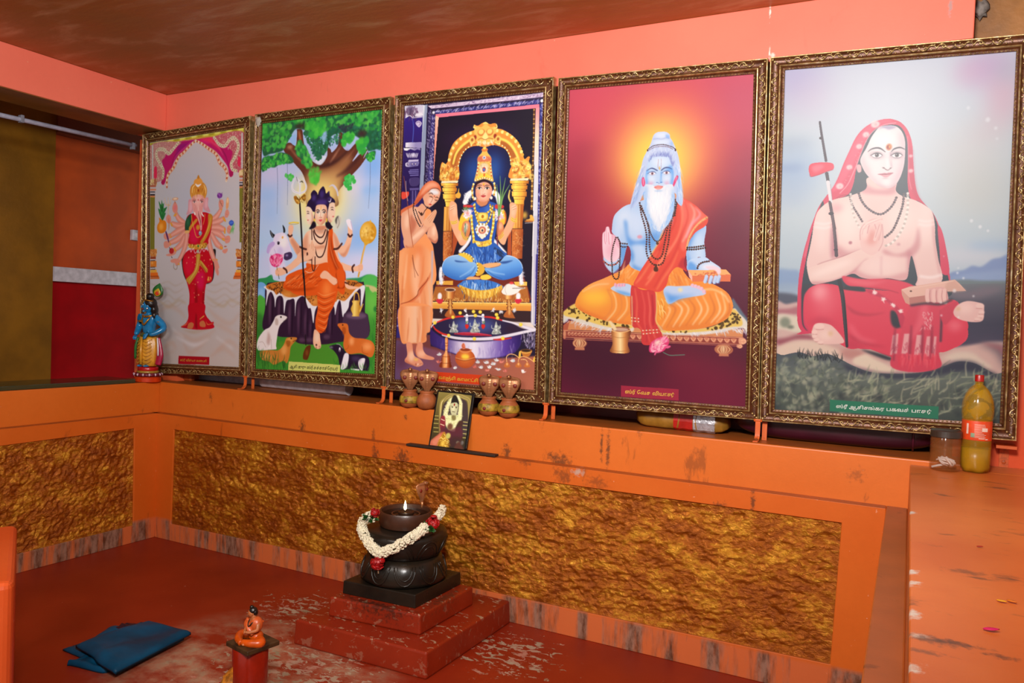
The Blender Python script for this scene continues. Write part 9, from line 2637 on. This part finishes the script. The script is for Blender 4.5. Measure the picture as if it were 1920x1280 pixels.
# ---------------------------------------------------------------- blue folded cloth
cl=empty('folded_cloth',(1.1867,-1.0634,0.0000));tag(cl,'folded shiny blue cloth lying on the red floor','cloth')
BLUE=NT('blue_satin');_f=BLUE.noise(5,4);BLUE.bump(BLUE.noise(9,4,.5,BLUE.pos((1,3,1))),.25,.01);BLUE=BLUE.set(BLUE.ramp(_f,[(.35,'01354f'),(.7,'025278')]),.5,0,.22)
def sheet(A,B,C_,D,thick,seed,z=0,dip=(.0,.0,.0,.0),bow=0):
    o=Vector(cl.location);A,B,C_,D=[Vector(p)-o for p in (A,B,C_,D)];rg=np.random.RandomState(seed);ph_=rg.uniform(0,6,6);b=MB();nu,nv=36,24
    for s in range(2):
        for i in range(nu+1):
            for j in range(nv+1):
                u,w=i/nu,j/nv;p=(A*(1-u)+B*u)*(1-w)+(D*(1-u)+C_*u)*w
                ed=min(u,1-u,w,1-w);e=min(1,ed*9);h=thick*(.45+.55*math.sqrt(max(0,1-(1-e)**2)))
                h+=(.006*math.sin(5*u+3*w+ph_[0])+.0045*math.sin(9*w-5*u+ph_[1])+.003*math.sin(17*u+7*w+ph_[4])*(1-u)+.010*(1-u)**3*abs(math.sin(4*w+ph_[5])))*e
                p=p+Vector((.022*math.sin(7*w+ph_[2])*(1-u)**1.5,.012*math.sin(6*u+ph_[3])*(1-w),0))
                b.v.append((p.x,p.y,z+(h if s else .0005)))
    N=(nu+1)*(nv+1);q=lambda i,j:i*(nv+1)+j
    for i in range(nu):
        for j in range(nv): b.f.append((q(i,j),q(i+1,j),q(i+1,j+1),q(i,j+1)));b.f.append(tuple(N+x for x in (q(i,j),q(i,j+1),q(i+1,j+1),q(i+1,j))))
    rim=[q(i,0) for i in range(nu+1)]+[q(nu,j) for j in range(1,nv+1)]+[q(i,nv) for i in range(nu-1,-1,-1)]+[q(0,j) for j in range(nv-1,0,-1)]
    for a,c in zip(rim,rim[1:]+rim[:1]): b.f.append((a,c,N+c,N+a))
    return b
obj('bottom_fold',sheet((1.0126,-1.2015,0.0000),(1.0297,-0.9423,0.0000),(1.2910,-0.9860,0.0000),(1.3040,-1.2053,0.0000),.016,1),BLUE,cl,smooth=True)
obj('side_fold',sheet((1.1476,-1.2635,0.0000),(1.1397,-1.1752,0.0000),(1.3140,-1.0273,0.0000),(1.3260,-1.2209,0.0000),.020,2),BLUE,cl,smooth=True)
obj('middle_fold',sheet((1.0548,-1.1292,0.0140),(1.0040,-1.0060,0.0140),(1.3329,-0.9114,0.0140),(1.3632,-1.2332,0.0140),.018,3,.014),BLUE,cl,smooth=True)
obj('second_fold',sheet((1.0850,-1.1662,0.0160),(1.0733,-0.9101,0.0160),(1.3242,-0.8868,0.0160),(1.3700,-1.2340,0.0160),.014,9,.022),BLUE,cl,smooth=True)
obj('maroon_corner',sheet((1.0817,-1.0291,0.0200),(1.0401,-0.9434,0.0200),(1.1316,-0.9229,0.0200),(1.1516,-1.0203,0.0200),.012,6,.026),mat('2a1020',.5),cl,smooth=True)
obj('top_fold',sheet((1.0942,-1.1768,0.0300),(1.1098,-0.8894,0.0300),(1.3408,-0.8860,0.0300),(1.3891,-1.2480,0.0300),.022,4,.028),BLUE,cl,smooth=True)
# ---------------------------------------------------------------- red tube with the seated figurine
TX,TY=(1.8629,-1.0883);TZ=.178
tb=empty('pipe_stand',(TX,TY,0));tag(tb,'short red painted pipe standing upright on the worn floor','pipe stand')
obj('pipe_wall',MB().lathe([(.057,0),(.058,.002),(.058,TZ-.002),(.0565,TZ),(.052,TZ),(.051,TZ-.003),(.051,.0)],56),mat('8c1e0c',.22,vs=20,var=.1),tb,smooth=True,auto=40)
obj('pipe_lining',MB().lathe([(.0508,TZ-.004),(.0505,.01)],40),mat('5a6a80',.4),tb,smooth=True)
sf=empty('seated_figurine',(TX+.006,TY+.004,TZ+.0005),-1.75);tag(sf,'small seated figurine with orange robe and black hair on the red pipe','figurine')
obj('square_plaque',MB().box(-.062,.062,-.062,.062,0,.016),mat('4a3216',.5,bs=40,var=.3),sf,bevel=.003)
SK=mat('b86a3c',.4,var=.08);OR=mat('d0520c',.32,bs=40,bst=.2);HR=mat('15100c',.3,bs=80,bst=.4)
# facing +x : body, head turned a little
me=skin([(-.004,0,.040),(-.004,0,.062),(-.003,0,.082),(0,0,.094),(.002,.002,.110),(-.003,.022,.080),(.004,.029,.060),(.024,.012,.054),(.032,.0,.055),(-.003,-.022,.080),(.004,-.029,.060),(.024,-.012,.052),(.031,-.002,.051)],[(0,1),(1,2),(2,3),(3,4),(2,5),(5,6),(6,7),(7,8),(2,9),(9,10),(10,11),(11,12)],[.020,.019,.017,.008,.012,.009,.007,.0055,.005,.009,.007,.0055,.005],2)
bd=link('body',me,SK,sf,smooth=True)
b=MB().ball((.003,.001,.112),(.0125,.0115,.015),18,fn=lambda d:1+.16*max(0,d.x)**6*(1 if abs(d.z+.1)<.4 else 0));b.ball((.0155,.001,.110),(.003,.0022,.0035),8)
for sy in (-1,1): b.ball((.002,sy*.0118,.111),(.003,.0018,.0045),8)
SM=Matrix.Translation((0,0,.1))@Matrix.Rotation(-.75,4,'Z')@Matrix.Rotation(.22,4,'Y')@Matrix.Translation((0,0,-.1))
obj('head',b.move(SM),SK,sf,smooth=True)
obj('hair',MB().ball((-.002,0,.119),(.0135,.0132,.0125),18,fn=lambda d:1+.05*math.sin(14*d.y)+.04*math.sin(11*d.z)).ball((-.008,0,.112),(.009,.0125,.012),12).ball((.0,.0,.132),(.007,.007,.006),10).move(SM),HR,sf,smooth=True)
for sy in (-1,1): obj('eye',MB().ball((.0142,sy*.0045,.1135),(.0012,.0022,.001),8).move(SM),mat('120804',.3),sf,smooth=True)
obj('mouth',MB().ball((.0148,.0005,.1035),(.001,.0032,.0009),8).move(SM),mat('8a1c14',.4),sf,smooth=True)
b=MB();b.tube(spline([(-.012,.012,.026),(.006,.052,.026),(.030,.036,.026),(.042,.0,.024)],6),[.015,.016,.014,.010],12);b.tube(spline([(-.012,-.012,.026),(.006,-.052,.026),(.032,-.034,.024),(.046,.004,.022)],6),[.015,.016,.014,.010],12);b.ball((-.010,0,.032),(.024,.028,.018),16)
obj('robe_lap',b,OR,sf,smooth=True)
b=MB();b.tube(spline([(-.004,-.024,.084),(.012,-.012,.076),(.018,.004,.062),(.012,.018,.046)],6),[.007,.009,.009,.008],10,.5);b.tube(spline([(-.016,.02,.082),(-.02,.0,.07),(-.016,-.016,.05)],5),[.01,.014,.012],10,.5);b.tube(spline([(-.002,-.026,.084),(.002,-.033,.066),(.0,-.033,.05)],5),[.010,.011,.010],10)
b.ball((-.007,.006,.072),(.0215,.0235,.027),18);obj('robe_shawl',b,mat('d05c28',.35),sf,smooth=True)
obj('bead_string',MB().tube(spline([(-.004,-.014,.092),(.012,-.010,.082),(.019,.0,.070),(.012,.010,.082),(-.004,.014,.092)],8),.0022,8),mat('20100a',.3),sf,smooth=True)
for sy in (-1,1): obj('foot',MB().ball((.040,sy*.016,.022),(.013,.007,.006),12),SK,sf,smooth=True)
# idol with a straw arch, cut by the lower edge of the picture
HP=(1.9947,-1.3066,0.0000);ia=empty('arched_idol',HP,-.75);tag(ia,'small idol under a ribbed orange straw arch in front of the red pipe','idol')
HZ=0.2173
b=MB()
for k in range(9):
    r=.046+.0026*k;b.tube([(math.sin(a)*r,-.012+.003*k,HZ-.072+math.cos(a)*r) for a in np.linspace(-2.0,2.0,30)],.0024,6)
obj('straw_arch',b,mat('c87818',.5,vs=60,var=.3),ia,smooth=True)
obj('idol_body',MB().lathe([(.034,0),(.036,.01),(.028,.03),(.026,HZ-.15),(.03,HZ-.12),(.022,HZ-.10),(.012,HZ-.088),(.0,HZ-.085)],24),mat('6a2c10',.4),ia,smooth=True)
obj('idol_head',MB().ball((0,-.012,HZ-.070),(.015,.015,.018),16).ball((0,-.028,HZ-.071),(.003,.004,.004),8),mat('8a3a14',.4),ia,smooth=True)
obj('idol_crown',MB().lathe([(.015,HZ-.060),(.013,HZ-.05),(.006,HZ-.036),(.0,HZ-.028)],16,M=Matrix.Translation((0,-.012,0))),mat('b87820',.3,.6),ia,smooth=True)
obj('red_flower',rose((-.058,-.018,HZ-.078),26,.014),RO,ia,smooth=True)
# ---------------------------------------------------------------- blue standing statue on the parapet corner
ss=empty('standing_statue',(-.040,-.046,ZL),-1.45);tag(ss,'glossy blue-skinned standing statue in yellow dhoti with a peacock feather','statue')
SB=mat('1c7cb4',.2,var=.12,vs=40);YE=mat('d8982c',.3,bs=30,bst=.15);GD=mat('b87a1c',.28,.6);MG=mat('a81440',.3);BK_=mat('181210',.3,bs=70,bst=.5);SC=.93
def Z(*p): return tuple(p)
obj('pedestal',MB().lathe([(.066,0),(.070,.003),(.070,.024),(.064,.030)],40),mat('d23c10',.25),ss,smooth=True,auto=40)
b=MB().lathe([(.060,.030),(.072,.036),(.074,.044),(.062,.052)],60,wob=lambda a,s,r:1+.05*abs(math.sin(7*a)));obj('lotus_petals',b,mat('7a1c34',.3,var=.3,vs=90),ss,smooth=True)
b=MB()
for k in range(14): a=2*PI*k/14;b.ball((.0725*math.cos(a),.0725*math.sin(a),.043),(.006,.006,.0075),8)
obj('petal_tips',b,mat('d8b8c8',.3),ss,smooth=True)
obj('pedestal_band',MB().lathe([(.058,.050),(.058,.062),(.052,.064)],36),mat('a8822c',.3),ss,smooth=True);obj('pedestal_top',MB().lathe([(.052,.062),(.054,.068),(.054,.082),(.05,.085),(.0,.085)],36),mat('b80c14',.28),ss,smooth=True)
P_=[(0,0,.262),(0,0,.300),(.004,0,.345),(.0,0,.378),(.004,0,.398),(-.002,.046,.362),(-.012,.094,.320),(-.004,.102,.300),(.036,.070,.272),(.050,.050,.268),(-.002,-.046,.362),(-.006,-.074,.318),(.020,-.066,.278),(.040,-.056,.262)]
me=skin(P_,[(0,1),(1,2),(2,3),(3,4),(2,5),(5,6),(6,7),(7,8),(8,9),(2,10),(10,11),(11,12),(12,13)],[(.030,.040),(.028,.036),(.034,.046),(.020,.022),(.015,.016),(.024,.024),(.020,.020),(.019,.019),(.014,.014),(.012,.016),(.024,.024),(.020,.020),(.016,.016),(.012,.014)],2)
link('body',me,SB,ss,smooth=True)
b=MB()
for k in range(4): b.tube([(.050+.002*k,.046-.004*k,.272-.007*k),(.058,.030-.003*k,.268-.007*k),(.058,.018,.264-.007*k)],[.0055,.005,.0035],8)
b.tube([(.046,.052,.276),(.056,.05,.288),(.058,.042,.292)],[.006,.005,.0035],8)
for k in range(4): b.tube([(.044,-.060+.005*k,.258),(.050,-.062+.006*k,.246),(.048,-.060+.006*k,.236)],[.005,.0045,.003],8)
obj('fingers',b,SB,ss,smooth=True)
HM=Matrix.Translation((.006,0,.428))@Matrix.Rotation(-.98,4,'Z')
def hd(b): return b.move(HM)
b=MB().ball((0,0,0),(.031,.027,.038),28,fn=lambda d:1-.10*max(0,-d.z)*abs(d.y)*1.6+.05*max(0,d.x)**4)
b.tube([(.029,0,.010),(.036,0,-.002),(.038,0,-.006),(.031,0,-.009)],[.003,.005,.0058,.004],10);b.ball((.026,0,-.030),(.008,.009,.007),12)
for sy in (-1,1): b.ball((.0,sy*.027,-.002),(.006,.004,.011),10)
obj('head',hd(b),SB,ss,smooth=True)
for sy in (-1,1):
    e=obj('eye',hd(MB().ball((.0268,sy*.011,.006),(.004,.0068,.0034),12)),mat('e8e8f0',.2),ss,smooth=True);obj('pupil',hd(MB().ball((.0300,sy*.0112,.006),(.0016,.0028,.0028),10)),mat('0a0608',.2),e,smooth=True)
    obj('eyebrow',hd(MB().tube([(.0292,sy*.004,.0135),(.0285,sy*.011,.0165),(.0245,sy*.018,.0135)],[.0011,.0017,.0008],6)),mat('0c0a0a',.4),ss,smooth=True)
obj('lips',hd(MB().ball((.0312,0,-.0175),(.0035,.0075,.0028),12)),mat('b02850',.3),ss,smooth=True);obj('forehead_mark',hd(MB().tube([(.0318,0,.012),(.0295,0,.026)],[.0016,.0012],6)),mat('e0b020',.4),ss,smooth=True)
b=MB().ball((-.010,0,.014),(.034,.033,.034),24,fn=lambda d:1+.05*math.sin(13*d.y)*math.sin(9*d.z));b.ball((-.006,0,.052),(.022,.022,.022),16,fn=lambda d:1+.08*math.sin(12*d.z));b.ball((-.030,0,-.020),(.020,.032,.036),16,fn=lambda d:1+.08*math.sin(10*d.z+6*d.y));b.ball((-.034,.018,-.052),(.016,.018,.022),12);b.ball((-.034,-.018,-.052),(.016,.018,.022),12)
obj('hair',hd(b),BK_,ss,smooth=True)
obj('hair_band',hd(MB().tube([(.030*math.cos(a)-.004,.033*math.sin(a),.030+.004*math.cos(a)) for a in np.linspace(-2.4,2.4,24)],.0032,8)),GD,ss,smooth=True)
for sy in (-1,1): obj('earring',hd(MB().ball((.002,sy*.031,-.014),(.005,.004,.007),10)),mat('c8c8d0',.2,.8),ss,smooth=True)
FM=Matrix.Translation((.0,.004,.424))@Matrix.Rotation(.55,4,'Z')@Matrix.Rotation(-.22,4,'X')
def leaf(c,w,h,t,m,name,par):
    b=MB();n=14;v=[];f=[]
    for i in range(n+1):
        u=i/n;ww=w*math.sin(PI*u**.8)**.9 if 0<u<1 else 0.0004
        for j in range(5): q=j/2-1;v.append((c[0]+ww*q*.2+t+.004*u,c[1]+ww*q,c[2]+h*u))
    for i in range(n):
        for j in range(4): f.append((i*5+j,i*5+j+1,(i+1)*5+j+1,(i+1)*5+j))
    o=obj(name,b.add(v,f).move(FM),m,par,smooth=True);sd=o.modifiers.new('t','SOLIDIFY');sd.thickness=.002;return o
fe=leaf((-.012,.016,.062),.030,.080,0,mat('1c6a24',.35,var=.2),'peacock_feather',ss);leaf((-.012,.016,.066),.019,.046,.003,mat('c8a018',.35),'feather_ring',fe);leaf((-.012,.016,.070),.011,.026,.0055,mat('d83c0c',.35),'feather_eye',fe)
obj('neck_collar',MB().tube([(.030*math.cos(a),.036*math.sin(a),.378-.010*math.cos(a)) for a in np.linspace(0,2*PI,28)],.006,8),GD,ss,smooth=True)
obj('necklace',MB().tube(spline([(.0,.030,.382),(.030,.022,.350),(.040,.0,.322),(.030,-.022,.350),(.0,-.030,.382)],8),.0042,8),GD,ss,smooth=True)
for p in ((-.008,.070,.340),(-.004,-.060,.340)): obj('armlet',MB().ball(p,(.022,.0225,.0085),14),GD,ss,smooth=True)
b=MB()
for k in range(3): b.ball((.036-.006*k,.066+.006*k,.271+.004*k),(.016,.014,.0045),12)
obj('bangle',b,GD,ss,smooth=True)
obj('waist_belt',MB().lathe([(.040,.250),(.046,.256),(.046,.268),(.040,.274)],32,M=Matrix.Diagonal((.86,1.1,1,1))),mat('6a6a18',.35,.3),ss,smooth=True)
b=MB().lathe([(.040,.088),(.048,.095),(.052,.13),(.055,.18),(.055,.22),(.050,.245),(.044,.258)],64,M=Matrix.Diagonal((.82,1.12,1,1)),wob=lambda a,s,r:1+.045*math.sin(6*a+1.2*math.sin(6*s))+.02*math.sin(16*a))
for k in range(7):
    z=.238-.020*k;b.tube(spline([(.050,.004,z),(.050,.030,z-.012),(.030,.054,z+.004)],5),[.001,.0026,.001],6);b.tube(spline([(.050,-.008,z),(.050,-.030,z-.012),(.030,-.054,z+.004)],5),[.001,.0026,.001],6)
b.tube([(.050,-.001,.245),(.054,-.001,.17),(.050,-.001,.10)],[.007,.008,.009],8)
obj('yellow_dhoti',b,YE,ss,smooth=True)
b=MB().tube(spline([(-.006,.060,.250),(-.010,.066,.20),(-.012,.070,.15),(-.006,.064,.098)],8),[.014,.020,.024,.020],12,.6);obj('magenta_sash',b,MG,ss,smooth=True);obj('sash_edge',MB().tube(spline([(.006,.068,.250),(.008,.076,.20),(.010,.080,.15)],6),[.004,.005,.004],8),mat('d8d0d8',.3),ss,smooth=True)
for sy in (-1,1): obj('foot',MB().ball((.036,sy*.022,.091),(.022,.010,.007),14),SB,ss,smooth=True)
b=MB().tube(spline([(.046,-.030,.250),(.052,-.040,.20),(.048,-.046,.13)],6),[.006,.008,.006],8);obj('green_sash',b,mat('2c6a2c',.35),ss,smooth=True)
# ---------------------------------------------------------------- putty on the second frame
# ---------------------------------------------------------------- light and camera
def light(name,kind,loc,e,col=(1,1,1),**k):
    l=bpy.data.lights.new(name,kind);l.energy=e;l.color=col
    for q,v in k.items(): setattr(l,q,v)
    o=bpy.data.objects.new(name,l);COL.objects.link(o);o.location=loc;return o
def aim(o,p): o.rotation_euler=(Vector(p)-o.location).to_track_quat('-Z','Y').to_euler()
fl=light('bounced_flash','SPOT',(3.62,-2.85,2.16),LIGHT_A,(1.0,.975,.95),shadow_soft_size=.2,spot_size=math.radians(140),spot_blend=1.0);aim(fl,AIM)
tl=light('tube_lamp','AREA',(2.0,-3.4,2.40),LIGHT_B,(1.0,.95,.88),shape='RECTANGLE',size=1.2,size_y=.15);aim(tl,(1.2,-.5,1.2))
w=bpy.data.worlds.new('open_hall');bpy.context.scene.world=w;w.use_nodes=True;bgd=w.node_tree.nodes['Background'];bgd.inputs[0].default_value=(1,.93,.86,1);bgd.inputs[1].default_value=WORLD
c=bpy.data.cameras.new('camera');c.sensor_width=36;c.lens=CAM_LENS;c.clip_start=.02;co=bpy.data.objects.new('camera',c);COL.objects.link(co)
co.matrix_world=Matrix(CAM_M);s=bpy.context.scene;s.camera=co
s.view_settings.view_transform='Standard';s.view_settings.look='None';s.view_settings.exposure=0;s.view_settings.gamma=1
s.cycles.max_bounces=8;s.cycles.diffuse_bounces=4;s.cycles.glossy_bounces=3;s.cycles.transmission_bounces=8;s.cycles.caustics_reflective=False;s.cycles.caustics_refractive=False;s.cycles.use_denoising=True
s.cycles.sample_clamp_indirect=6
